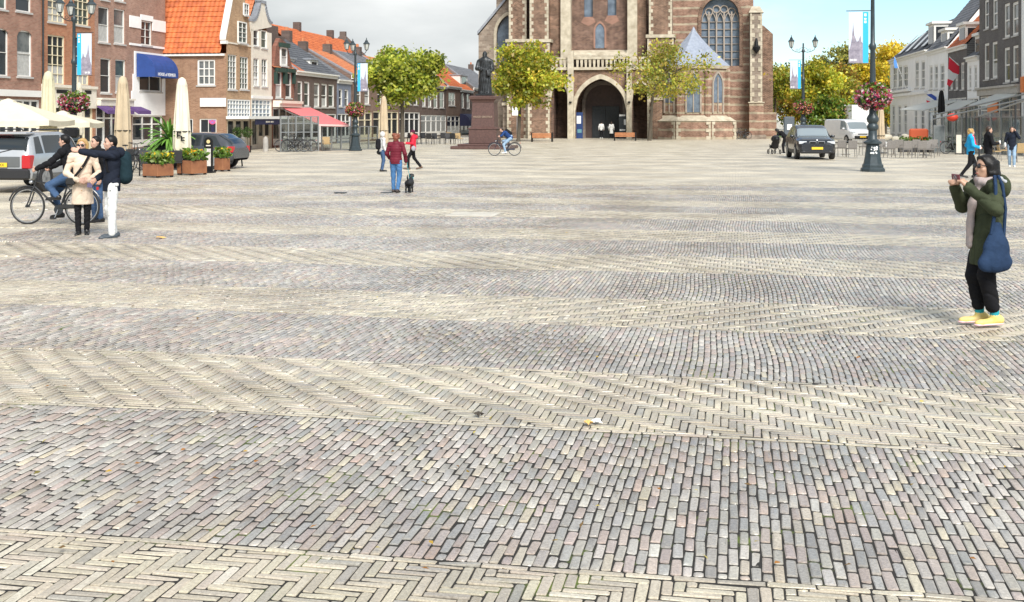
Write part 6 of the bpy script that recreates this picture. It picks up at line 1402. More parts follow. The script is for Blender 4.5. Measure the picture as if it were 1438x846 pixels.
# litter, drain covers and pale repair patch in the paving
for x, y, w, dpt, lab in ((665,302,1.0,.9,'pale square repair patch in the paving'),):
    b = gp(x, y); tag(MB().bbox((-w/2,-dpt/2,.0), (w/2,dpt/2,.03), .006, Matrix.Rotation(-PANG,4,'Z')).build('repair_slab', mat('pale_concrete', (.52,.49,.42), .7, var=.2), None, loc=(b.x, b.y, -.008)), lab, 'slab')
for x, y, lab in ((478,271.5,'dark drain cover in the paving left of the maroon jacket woman'),(543,271.4,'dark drain cover beside the feet of the maroon jacket woman')):
    b = gp(x, y); tag(MB().bbox((-.15,-.10,.0), (.15,.10,.022), .006, Matrix.Rotation(-PANG,4,'Z')).build('drain_cover', DARK_IRON, None, loc=(b.x, b.y, 0)), lab, 'drain cover', 'drain covers')
MAPLE = mat('fallen_leaf', (.62,.38,.12), .7, var=.3, vscale=20)
def fallen(x, y, sz, lab, m, a=0):
    b = gp(x, y); pts = []
    for i in range(10): an = 2*math.pi*i/10+a; r_ = sz*(1 if i % 2 == 0 else .45)*random.uniform(.8, 1.15); pts.append((r_*math.cos(an), r_*math.sin(an), .012*math.sin(i*1.9)))
    c = MB(); c.add([(0,0,.02)]+pts, [(0, i+1, (i+1) % 10+1) for i in range(10)]); o = c.build('fallen_leaf', m, None, loc=(b.x, b.y, .035)); tag(o, lab, 'leaf', 'fallen leaves')
fallen(225, 336.5, .13, 'fallen brown maple leaf right of the pointing man', MAPLE); fallen(672, 589, .05, 'dark curled leaf lying on the herringbone band', mat('dark_leaf', (.05,.04,.03), .8), 1)
fallen(838, 599, .055, 'pale crumpled leaf litter on the edge of the herringbone band', mat('white_litter', (.75,.74,.72), .8), 2); fallen(826, 601, .035, 'small orange leaf beside the pale litter', MAPLE, 1)
rs = random.Random(31)
P = np.array([[gp(x, y).x, gp(x, y).y, .028] for x, y in [(rs.uniform(20,1420), 250+rs.random()**1.3*560) for _ in range(150)]]); P = P[P[:, 1] > 4.8]
o = leaf_object('leaf_scraps', P, .03, palette([(.55,.36,.06),(.45,.20,.05),(.60,.50,.15),(.25,.16,.07)], len(P)), None, None, up=4); o['kind'] = 'stuff'
# ================================================================== vehicles
RUBBER = mat('rubber', (.02,.02,.021), .8); RIMM = mat('alloy_rim', (.42,.43,.44), .35, metal=.8); CARGL = mat('car_glass', (.02,.026,.03), .04, spec=.6); CARGL_L = mat('pale_car_glass', (.22,.26,.28), .05, spec=.7)
TRIM = mat('car_black_trim', (.018,.018,.02), .55); REDLAMP = mat('tail_lamp_red', (.45,.015,.02), .2, spec=.6); HEADL = mat('head_lamp', (.55,.58,.6), .1, spec=.8); PLATE = mat('yellow_plate', (.80,.52,.03), .5)
def carpaint(n, c, metal=.25, rough=.25):
    m = mat(n, c, rough, metal=metal, var=.04, vscale=2); b = m.node_tree.nodes['Principled BSDF']; b.inputs['Coat Weight'].default_value = .6; b.inputs['Coat Roughness'].default_value = .08; return m
def car(label, loc, az, st, W, paint, wheels, wr, side_glass, screens, lamps, plate_txt=None, lower=None, cat='car', glass=None, roofrail=False, mirrors=True, name='parked_car', doors=(), extra=None, group=None):
    """st: stations (x, z_bottom, z_belt, z_top, half-width at belt factor, half-width top factor), x forward"""
    glass = glass or CARGL
    t = thing(name, label, cat, loc, R(90)-az, group)
    xs = [q[0] for q in st]; A = np.array(st)
    def sec(x):
        x = min(max(x, xs[0]), xs[-1]); i = max(0, min(len(xs)-2, int(np.searchsorted(xs, x)-1))); f_ = (x-xs[i])/(xs[i+1]-xs[i]); f_ = f_*f_*(3-2*f_)*.5+f_*.5
        zb, zw, zt, kb, kt = A[i, 1:]*(1-f_)+A[i+1, 1:]*f_; hw = W/2
        return [(hw*kb*.90, zb), (hw*kb*.97, zb+.06), (hw*kb, zb+.45*(zw-zb)), (hw*kb*.975, zw), (hw*kt, zt-.05), (hw*kt*.86, zt), (hw*kt*.4, zt+.012), (0, zt+.018)]
    NP = 7
    def S(x, v):                                  # v 0..7 right half upward, 7..14 left half downward
        sg = -1
        if v > NP: v = 2*NP-v; sg = 1
        s_ = sec(x); i = min(int(v), NP-1); f_ = v-i; return Vector((x, sg*(s_[i][0]*(1-f_)+s_[i+1][0]*f_), s_[i][1]*(1-f_)+s_[i+1][1]*f_))
    nx = 44; L0, L1 = xs[0], xs[-1]; mb = MB(); rows = [L0+(L1-L0)*i/nx for i in range(nx+1)]
    mb.grid(lambda u, v: S(L0+(L1-L0)*u, v*2*NP), nx, 2*NP*2)
    for xe in (L0, L1): mb.add([S(xe, i*.5) for i in range(4*NP+1)], [tuple(range(4*NP+1))])
    body = mb.build('body', paint, t, True)
    def patch(x0, x1, v0, v1, name, m, off=.008, nu=8, nv=5, parent=None, xs0=None, xs1=None):
        def P(u, v):
            xa = (x0 if xs0 is None else x0*(1-v)+xs0*v); xb = (x1 if xs1 is None else x1*(1-v)+xs1*v)
            x = xa*(1-u)+xb*u; vv = v0*(1-v)+v1*v; p = S(x, vv); e = 1e-2
            n = (S(x+e, vv)-S(x-e, vv)).cross(S(x, min(vv+e, 2*NP))-S(x, vv-e)); n = n.normalized() if n.length > 1e-9 else Vector((0,0,1))
            c_ = Vector((x, 0, .8)); n = n if n.dot(p-c_) > 0 else -n; return p+n*off
        g = MB(); g.grid(P, nu, nv); return g.build(name, m, parent or t, 'all')
    for (x0, x1, x2, x3) in side_glass:           # bottom x0..x1, top x2..x3
        for va, vb in ((3.1, 3.93), (10.9, 10.07)): patch(x0, x1, va, vb, 'side_window', glass, xs0=x2, xs1=x3)
    for (x0, x1, nm) in screens: patch(x0, x1, 4.25, 9.75, nm, glass, nv=12)
    if lower: 
        for va, vb in ((0.02, 1.55), (13.98, 12.45)): patch(L0+.02, L1-.02, va, vb, 'lower_trim', lower, .006, 30, 3)
    for x in wheels:
        for sg in (-1, 1):
            y = sg*(W/2-.10); w_ = MB().lathe([(wr*.60,-.10),(wr*.96,-.11),(wr,-.07),(wr,.07),(wr*.96,.11),(wr*.60,.10)], 26, (x, y, wr), Matrix.Rotation(R(90),4,'X').to_3x3()).build('wheel', RUBBER, t, True)
            MB().lathe([(wr*.62,-.115),(wr*.62,.115)], 24, (x, y, wr), Matrix.Rotation(R(90),4,'X').to_3x3()).build('rim', RIMM, w_, True)
            c = MB()
            for k_ in range(5): a = 2*math.pi*k_/5; c.box((.0,-.118,-.035), (wr*.55,.118,.035), Matrix.Translation((x, y, wr)) @ Matrix.Rotation(a,4,'Y'))
            c.build('spokes', STEEL, w_); 
            an = [R(a) for a in range(-8, 189, 14)]; rr = wr*1.16; ar = MB()
            for a0_, a1_ in zip(an[:-1], an[1:]):
                for r0_, r1_ in ((wr*.9, rr),):
                    yy = sg*(W/2*1.0-.002)
                    q = [(x+r*math.cos(a), yy, wr+r*math.sin(a)) for r, a in ((r0_,a0_),(r1_,a0_),(r1_,a1_),(r0_,a1_))]; ar.quad(*q); q2 = [(p[0], yy-sg*.12, p[2]) for p in q]; ar.quad(q[1], q[2], q2[2], q2[1])
            ar.build('wheel_arch', TRIM, t)
    for (lo, hi, m, nm) in lamps: MB().bbox(lo, hi, .02).build(nm, m, t)
    if roofrail:
        for sg in (-1, 1): MB().tube([(roofrail[0], sg*W*.36, roofrail[2]), (roofrail[0]+.12, sg*W*.36, roofrail[2]+.07), (roofrail[1]-.12, sg*W*.36, roofrail[2]+.07), (roofrail[1], sg*W*.36, roofrail[2])], .022, 6).build('roof_rail', TRIM, t)
    if mirrors:
        for sg in (-1, 1): MB().ell((mirrors[0], sg*(W/2+.06), mirrors[1]), (.06,.11,.08), 10, 8).build('mirror', paint, t, True)
    for x in doors:
        for sg in (-1, 1): MB().box((x, sg*(W/2*.985)-.006, .95), (x+.18, sg*(W/2*.985)+.03*sg+.006, .985)).build('door_handle', paint, t)
    if extra: extra(t)
    return t
# --- grey off-roader at the left edge, seen from behind
gpaint = carpaint('grey_paint', (.13,.14,.145)); spaint = carpaint('silver_paint', (.42,.44,.46))
st = [(-2.17,.42,.80,.98,.90,.80),(-2.12,.36,.95,1.02,.97,.86),(-2.0,.34,1.0,1.45,1.0,.83),(-1.78,.32,1.0,1.58,1.0,.80),(-1.2,.30,1.0,1.63,1.0,.80),(0,.30,.98,1.63,1.0,.80),(.55,.30,.97,1.52,1.0,.80),(1.05,.30,.96,1.07,1.0,.84),(1.5,.30,.92,1.0,.98,.84),(1.95,.34,.84,.90,.92,.76),(2.15,.42,.72,.76,.78,.62)]
az = R(4); rc = gp(44, 272); hd = Vector((math.sin(az), math.cos(az), 0)); rt = Vector((hd.y, -hd.x, 0))
def suv_extra(t):
    MB().bbox((-2.235,-.27,.70), (-2.2,.27,.82), .006).build('licence_plate', PLATE, t); text_mesh('61-LS-XX', .10, frame((-2.2365,0,.76), (0,-1,0), (0,0,1)), .002).build('plate_lettering', BLACK, t)
    MB().bbox((-2.27,-.86,.36), (-2.06,.86,.66), .05).build('rear_bumper', TRIM, t); MB().bbox((-2.19,-.60,.70), (-2.14,.60,.98), .01).build('tailgate_panel', gpaint, t)
    MB().tube([(-2.14,.1,1.06),(-2.07,-.45,1.2)], .015, 5).build('rear_wiper', TRIM, t); MB().bbox((-2.0,-.3,1.56), (-1.9,.3,1.60), .01).build('brake_light', REDLAMP, t)
    MB().bbox((-2.12,-.74,1.575), (-1.6,.74,1.635), .02).build('roof_spoiler', spaint, t)
car('grey off-road car with red tail lamps parked at the terrace behind the cyclist', rc+hd*2.17-rt*.92, az, st, 1.84, spaint, (-1.35, 1.28), .36, [(-1.85,-1.42,-1.72,-1.45),(-1.32,-.28,-1.30,-.22),(-.2,.95,-.14,.5)], [(-2.11,-1.9,'rear_window'),(.58,1.03,'windscreen')],
    [((-2.21,-.90,.66),(-1.95,-.66,1.02),REDLAMP,'tail_lamp'),((-2.21,.66,.66),(-1.95,.90,1.02),REDLAMP,'tail_lamp'),((2.0,-.75,.72),(2.16,-.45,.84),HEADL,'head_lamp'),((2.0,.45,.72),(2.16,.75,.84),HEADL,'head_lamp')], lower=gpaint, glass=CARGL, roofrail=(-1.7,.5,1.63), mirrors=(.85,1.08), doors=(-.4,.72), extra=suv_extra)
# --- dark car facing the camera on the right
bpaint = carpaint('dark_blue_black_paint', (.018,.021,.027))
st = [(-2.35,.42,.80,.95,.88,.78),(-2.28,.34,.98,1.05,.95,.84),(-2.05,.30,1.02,1.40,1.0,.80),(-1.6,.28,1.02,1.60,1.0,.77),(-.7,.27,1.01,1.67,1.0,.77),(0,.27,1.0,1.66,1.0,.77),(.55,.27,.99,1.52,1.0,.79),(1.08,.27,.99,1.12,1.0,.84),(1.5,.27,.97,1.08,1.0,.86),(1.95,.30,.92,1.02,.98,.84),(2.22,.34,.84,.93,.92,.78),(2.34,.42,.70,.76,.80,.66)]
az = R(186); fc = gp(1143.5, 223.8); hd = Vector((math.sin(az), math.cos(az), 0))
def bmw_extra(t):
    for sg in (-1, 1):
        k_ = MB().bbox((2.26,sg*.04 if sg > 0 else -.36,.70), (2.335,.36 if sg > 0 else -.04,.90), .03).build('grille', BLACK, t); MB().bbox((2.25,sg*.025 if sg > 0 else -.375,.69), (2.325,.375 if sg > 0 else -.025,.915), .03).build('grille_surround', STEEL, t)
    MB().bbox((2.36,-.27,.50), (2.39,.27,.62), .005).build('licence_plate', PLATE, t)
    MB().bbox((2.12,-.80,.30), (2.34,.80,.46), .05).build('front_bumper', TRIM, t); MB().lathe([(.04,0),(.035,.012)], 14, (2.30,0,.955), Matrix.Rotation(R(60),4,'Y').to_3x3()).build('badge', FWH, t)
    MB().ell((2.30,-.62,.42), (.04,.08,.05), 10, 8).build('fog_lamp', HEADL, t); MB().ell((2.30,.62,.42), (.04,.08,.05), 10, 8).build('fog_lamp', HEADL, t)
car('dark sport utility car with yellow plate facing the square beside the pushchair', fc-hd*1.43, az, st, 1.88, bpaint, (-1.43, 1.43), .37, [(-1.75,-.72,-1.45,-.78),(-.62,.92,-.66,.45)], [(.58,1.06,'windscreen'),(-2.25,-1.75,'rear_window')],
    [((2.02,-.86,.76),(2.28,-.48,.90),HEADL,'head_lamp'),((2.02,.48,.76),(2.28,.86,.90),HEADL,'head_lamp'),((-2.33,-.85,.85),(-2.2,-.5,1.0),REDLAMP,'tail_lamp'),((-2.33,.5,.85),(-2.2,.85,1.0),REDLAMP,'tail_lamp')], lower=TRIM, mirrors=(.78,1.12), doors=(-.35,.55), glass=CARGL_L, extra=bmw_extra)
# --- white vans and trucks behind
wpaint = carpaint('white_van_paint', (.72,.72,.72), 0)
stv = [(-2.6,.40,1.0,1.85,.96,.86),(-2.5,.32,1.05,1.94,1.0,.86),(0,.30,1.05,1.95,1.0,.86),(.95,.30,1.05,1.90,1.0,.85),(1.35,.30,1.04,1.72,1.0,.84),(1.95,.30,1.02,1.15,.99,.86),(2.35,.34,.92,1.02,.95,.82),(2.52,.42,.76,.82,.84,.70)]
def van_extra(t): MB().bbox((2.40,-.72,.40), (2.56,.72,.62), .04).build('front_bumper', TRIM, t); MB().bbox((2.44,-.42,.70), (2.53,.42,.80), .02).build('grille', BLACK, t); MB().bbox((2.565,-.27,.48), (2.58,.27,.60), .004).build('licence_plate', PLATE, t)
def van(label, px, py, az_, g=None): 
    az = R(az_); hd = Vector((math.sin(az), math.cos(az), 0)); return car(label, gp(px, py)-hd*1.6, az, stv, 1.95, wpaint, (-1.55, 1.6), .33, [(.45,1.7,.4,1.2)], [(1.38,1.93,'windscreen')], [((2.2,-.88,.80),(2.47,-.55,.96),HEADL,'head_lamp'),((2.2,.55,.80),(2.47,.88,.96),HEADL,'head_lamp'),((-2.63,-.9,.9),(-2.5,-.78,1.4),REDLAMP,'tail_lamp'),((-2.63,.78,.9),(-2.5,.9,1.4),REDLAMP,'tail_lamp')], cat='van', mirrors=(1.25,1.2), glass=CARGL_L, extra=van_extra, name='parked_van')
van('white delivery van with black bumper parked behind the grey terrace chairs', 1204, 201.5, 170)
van('small white van far behind beside the lawn', 1177, 188, 185)
def truck(label, px, d, zt, w, doorm):
    b = Vector(((px-CX)*d/F, d, 0)); t = thing('box_truck', label, 'truck', b, -AX, 'white box trucks'); MB().bbox((-w/2,0,.9), (w/2,5.5,zt), .04).build('cargo_box', wpaint, t); MB().bbox((-w/2+.2,-.03,1.05), (w/2-.2,-.002,zt-.2), .01).build('rear_door', doorm, t)
    MB().bbox((-w/2+.05,5.6,.6), (w/2-.05,7.4,zt-.5), .15).build('cab', wpaint, t); MB().box((-w/2+.1,.1,.6), (w/2-.1,7.2,.89)).build('chassis', TRIM, t)
    for y in (1.2, 6.4):
        for sg in (-1, 1): MB().lathe([(.45,-.14),(.45,.14)], 20, (sg*(w/2-.2), y, .45), Matrix.Rotation(R(90),4,'Y').to_3x3()).build('wheel', RUBBER, t)
truck('white box truck with brown rear doors parked under the golden trees', 1190, 140, 3.7, 2.3, mat('brown_door', (.36,.20,.15), .6)); truck('white box truck with plain white rear parked beside the brown-doored truck', 1211, 132, 3.6, 2.4, P_WHITE)
# --- dark low van behind the planters
st = [(-2.25,.42,.70,.82,.86,.74),(-2.17,.34,.84,.97,.96,.82),(-1.92,.31,.87,1.20,1.0,.80),(-1.55,.30,.88,1.39,1.0,.78),(-1.0,.30,.88,1.43,1.0,.78),(0,.30,.87,1.43,1.0,.79),(.75,.30,.86,1.30,1.0,.80),(1.35,.30,.85,.96,1.0,.84),(1.85,.34,.78,.86,.95,.78),(2.2,.42,.66,.70,.80,.62)]
dk = carpaint('dark_grey_paint', (.055,.06,.07)); az = R(-80); hd = Vector((math.sin(az), math.cos(az), 0)); rp_ = at(326, 220, 45.2); rp_.z = 0
car('dark grey people carrier parked behind the rusty planters', rp_+hd*2.0+Vector((0,.6,0)), az, st, 1.8, dk, (-1.4, 1.4), .33, [(-1.75,-.95,-1.45,-.98),(-.86,.1,-.88,.1),(.2,1.2,.2,.7)], [(-2.13,-1.6,'rear_window'),(.78,1.32,'windscreen')], [((-2.24,-.86,.66),(-2.0,-.62,.90),REDLAMP,'tail_lamp'),((-2.24,.62,.66),(-2.0,.86,.90),REDLAMP,'tail_lamp')], mirrors=(1.0,.95), glass=CARGL, doors=(-.1,))

# ================================================================== bicycles
BKFR = mat('bike_frame_black', (.02,.021,.023), .3, spec=.6); CHROME = mat('chrome', (.55,.56,.57), .22, metal=.9)
def bicycle(label, loc, az, frame_m=None, steer=0, group=None, lowstep=False, name='bicycle', detail=True, lean=0):
    fm = frame_m or BKFR; t = thing(name, label, 'bicycle', loc, R(90)-az, group); t.rotation_euler = (lean, 0, R(90)-az); wr = .35; xf, xr = .54, -.54
    for x in (xf, xr):
        w_ = MB().torus((x,0,wr), wr-.018, .018, 'y', 40, 7).build('wheel', RUBBER, t, True); MB().torus((x,0,wr), wr-.042, .011, 'y', 40, 6).build('rim', CHROME, w_, True)
        c = MB()
        for k_ in range(18 if detail else 10):
            a = 2*math.pi*k_/(18 if detail else 10); c.tube([(x+.02*math.cos(a+.6), .02*(-1)**k_, wr+.02*math.sin(a+.6)), (x+(wr-.05)*math.cos(a), 0, wr+(wr-.05)*math.sin(a))], .0016, 3, cap=False)
        c.build('spokes', CHROME, w_); MB().tube([(x,-.05,wr),(x,.05,wr)], .025, 10).build('hub', DARK_IRON, w_)
        m = MB(); an = [R(a) for a in (range(10, 171, 10) if x < 0 else range(15, 141, 10))]; m.tube([(x+(wr+.025)*math.cos(a), 0, wr+(wr+.025)*math.sin(a)) for a in an], .016, 5); m.build('mudguard', fm, t)
    bb = (-.10,0,.29); seat = (-.27,0,.80); head = (.36,0,.88); hl = (.40,0,.72)
    f = MB(); f.tube([bb, seat], .017, 8); f.tube([bb, hl], .021, 8)
    f.tube([(-.24,0,.70), (.375,0,.82)] if not lowstep else [(-.17,0,.48), (.39,0,.74)], .017, 8)
    for y in (-.055, .055): f.tube([bb, (xr,y,wr)], .011, 6); f.tube([(-.245,0,.73), (xr,y,wr)], .010, 6)
    f.tube([head, hl], .023, 8); f.build('frame', fm, t, True)
    fk = MB()
    for y in (-.05, .05): fk.tube([hl, (hl[0]+.02,y,.66), (.49,y,.45), (xf,y,wr)], .013, 6)
    fk.build('fork', fm, t, True)
    hb = MB(); hb.tube([head, (.33,0,1.02)], .014, 8); hb.tube([(.20,-.29,1.06), (.30,-.22,1.07), (.35,-.06,1.03), (.35,.06,1.03), (.30,.22,1.07), (.20,.29,1.06)], .012, 7); hb.build('handlebar', fm, t, True)
    for y in (-.29, .29): MB().tube([(.18,y,1.06), (.30,y*.8,1.07)], .018, 8).build('grip', RUBBER, t)
    sd_ = MB(); sd_.tube([seat, (-.30,0,.92)], .014, 8); sd_.build('seat_post', CHROME, t); s = SDF(.02); s.ell((-.36,0,.955), (.11,.085,.03)); s.cap((-.32,0,.955), .035, (-.17,0,.955), .018); s.build('saddle', RUBBER, t, .012)
    cr = MB(); cr.lathe([(.09,-.006),(.09,.006)], 20, (bb[0],.05,bb[2]), Matrix.Rotation(R(90),4,'X').to_3x3()); cr.build('chainring', DARK_IRON, t); MB().bbox((xr,.045,bb[2]-.02+.04), (bb[0],.062,bb[2]+.10), .01).build('chain_guard', fm, t)
    for sg, a in ((1, R(-70)), (-1, R(110))):
        e = (bb[0]+.17*math.cos(a), sg*.09, bb[2]+.17*math.sin(a)); q = MB().tube([(bb[0], sg*.075, bb[2]), e], .010, 6).build('crank', CHROME, t); MB().bbox((e[0]-.045, e[1]+(-.10 if sg < 0 else .01), e[2]-.012), (e[0]+.045, e[1]+(-.01 if sg < 0 else .10), e[2]+.012), .004).build('pedal', RUBBER, q)
    rk = MB(); rk.box((-.80,-.06,.735), (-.36,.06,.75)); rk.tube([(-.72,.06,.74),(xr,.06,wr)], .006, 5); rk.tube([(-.72,-.06,.74),(xr,-.06,wr)], .006, 5); rk.build('luggage_rack', fm, t)
    MB().ell((.47,0,.80), (.04,.035,.035), 10, 8).build('front_light', CHROME, t, True); MB().bbox((-.86,-.03,.66), (-.83,.03,.72), .006).build('rear_light', REDLAMP, t)
    return t
BIKE1 = gp(77, 316); bicycle('black touring bicycle ridden by the dark haired man', (BIKE1.x, BIKE1.y, 0), R(-84), BKFR)
BIKE2 = gp(708.5, 219); bicycle('dark blue bicycle ridden by the cyclist in the blue jacket', (BIKE2.x, BIKE2.y, 0), R(-93), mat('dark_blue_frame', (.015,.02,.04), .4), detail=False)
pk = 'parked bicycles'
for x, y, a, lab in ((405,213.5,-80,'black bicycle parked against the glass terrace beside the stone bollard'),(415,213.6,95,'black bicycle leaning in the middle of the terrace bicycles'),(425,213.2,-85,'black bicycle at the far end of the terrace bicycles')): b = gp(x, y); bicycle(lab, (b.x, b.y, 0), R(a), None, group=pk, detail=False)
for x, a, lab in ((1032,80,'bicycle parked against the banded church wall'),(1043,-95,'second bicycle parked against the banded church wall beside the buttress')): b = CH.off(.6).px(x, 195); bicycle(lab, (b.x, b.y, 0), R(a), None, group=pk, detail=False)
b = gp(1341, 216.5); bicycle('black bicycle leaning at the terrace screen beside the white board', (b.x, b.y, 0), R(85), None, group=pk, detail=False)
for x, y, a, lab in ((198,241,-60,'black bicycle parked behind the backpack man'),(184,239,120,'black bicycle parked beside the folded tan parasol')): b = gp(x, y); bicycle(lab, (b.x, b.y, 0), R(a), None, group=pk, detail=False)
b = CH.off(.5).px(1010, 194); tag(MB().lathe([(.28,0),(.3,.9),(.22,1.0)], 12).build('litter_bin', BLACK, None, True, (b.x, b.y, 0)), 'black litter bin before the church chapel plinth', 'bin')
# pushchair
b = gp(1087, 216.5); t = thing('pushchair', 'black pushchair held beside the dark car', 'pushchair', b, R(100)); s_ = 1
for x, y in ((.35,-.2),(.35,.2),(-.3,-.24),(-.3,.24)): MB().torus((x,y,.13), .11, .025, 'y', 18, 6).build('wheel', RUBBER, t, True)
MB().tube([(.35,-.2,.13),(-.35,-.22,.75),(-.55,-.22,1.02),(-.55,.22,1.02),(-.35,.22,.75),(.35,.2,.13)], .018, 6).build('frame', DARK_IRON, t, True); MB().tube([(-.3,-.24,.13),(.2,-.2,.55)], .016, 6).build('strut', DARK_IRON, t); MB().tube([(-.3,.24,.13),(.2,.2,.55)], .016, 6).build('strut', DARK_IRON, t)
s = SDF(.04); s.chain([(.22,0,.42),(-.12,0,.42),(-.32,0,.82)], [.12,.13,.12], ((0,1,0),.62)); s.build('seat', BLACK, t, .025); s = SDF(.03); s.ell((-.2,0,.85), (.3,.24,.22)); s.sub((-.02,0,.72), (.3,.2,.25)); s.build('hood', BLACK, t, .025)
# patio heater hood behind the cyclist, information pillar by the lawn
b = at(100, 230, 40); t = thing('patio_heater', 'black patio heater hood standing among the cream parasols', 'heater', (b.x, b.y, 0)); zt = at(100, 186, 40).z
MB().lathe([(.2,0),(.2,.05),(.03,.08),(.03,zt-.2)], 12).build('stand', STEEL, t, True); MB().bbox((-.26,-.16,zt-.2), (.26,.16,zt+.17), .07).build('hood', BLACK, t)
b = gp(1108, 206); t = thing('information_pillar', 'grey information pillar with white pictogram behind the dark car', 'sign', b, -AX); zt = at(1108, 164, b.y).z; MB().bbox((-.38,-.12,0), (.38,.12,zt), .08).build('pillar', mat('pillar_grey', (.10,.12,.14), .5), t); MB().box((-.14,-.126,zt-.95), (.2,-.121,zt-.55)).build('pictogram', P_WHITE, t)
b = CH.off(1.0).px(726, 192); t = thing('road_sign', 'white sign board on a pole beside the tree behind the statue', 'sign', b, -AX); MB().tube([(0,0,0),(0,0,3.0)], .04, 8).build('pole', STEEL, t); MB().bbox((-.5,-.06,2.1), (.35,-.02,3.0), .02).build('board', P_WHITE, t)
# ================================================================== people
SKIN = mat('skin_light', (.56,.34,.25), .5, var=.06, vscale=12); SKIN2 = mat('skin_tan', (.48,.29,.20), .5, var=.06, vscale=12)
def cloth(n, c, rough=.85, var=.22): return mat(n, c, rough, var=var, vscale=7, bump=.35, bscale=22, spec=.15)
DENIM = cloth('denim', (.055,.10,.19)); LDENIM = cloth('light_denim', (.26,.37,.50)); BLKC = cloth('black_cloth', (.012,.012,.014)); NAVYC = cloth('navy_cloth', (.014,.018,.030)); LEATHER = mat('black_leather', (.015,.014,.014), .4)
HAIR_BK = mat('hair_black', (.008,.007,.007), .5, var=.3, vscale=30, spec=.3); HAIR_BR = mat('hair_brown', (.045,.025,.015), .45, var=.3, vscale=30); HAIR_BL = mat('hair_blonde', (.46,.29,.11), .5, var=.25, vscale=30); HAIR_AU = mat('hair_auburn', (.20,.06,.03), .5, var=.3, vscale=30)
LENS = mat('sunglass_lens', (.012,.010,.012), .1, spec=.7); EYEM = mat('eye_dark', (.02,.015,.012), .3); LIP = mat('lips', (.40,.14,.12), .5)
def V3(*a): return Vector(a)
def hand(s, wrist, dirv, nrm, side, curl=.5, sc=1.0, spread=.02):
    """palm and five fingers growing from the wrist; side +1 puts the thumb to the +(dir x nrm) side"""
    d = Vector(dirv).normalized(); n = Vector(nrm); n = (n-d*n.dot(d)).normalized(); l = d.cross(n)*side; w = Vector(wrist)
    s.cap(w, .026*sc, w+d*.04*sc, .026*sc); s.cap(w+d*.05*sc-l*.016*sc, .021*sc, w+d*.085*sc-l*.02*sc, .016*sc); s.cap(w+d*.05*sc+l*.016*sc, .021*sc, w+d*.085*sc+l*.02*sc, .016*sc)
    for i, ln in enumerate((.066, .076, .070, .054)):
        b = w+d*.092*sc+l*(.030-.0195*i)*sc; c1 = curl*.9; d1 = d*math.cos(c1)-n*math.sin(c1); d2 = d*math.cos(c1*2.1)-n*math.sin(c1*2.1)
        m = b+d1*ln*.52*sc; s.chain([b, m, m+d2*ln*.5*sc], [.0098*sc, .0088*sc, .0072*sc])
    tb = w+d*.03*sc+l*.026*sc; tm = tb+(d*.6+l*.75-n*.25).normalized()*.042*sc; s.chain([tb, tm, tm+(d*.85+l*.25-n*.35*curl).normalized()*.034*sc], [.0135*sc, .0115*sc, .009*sc])
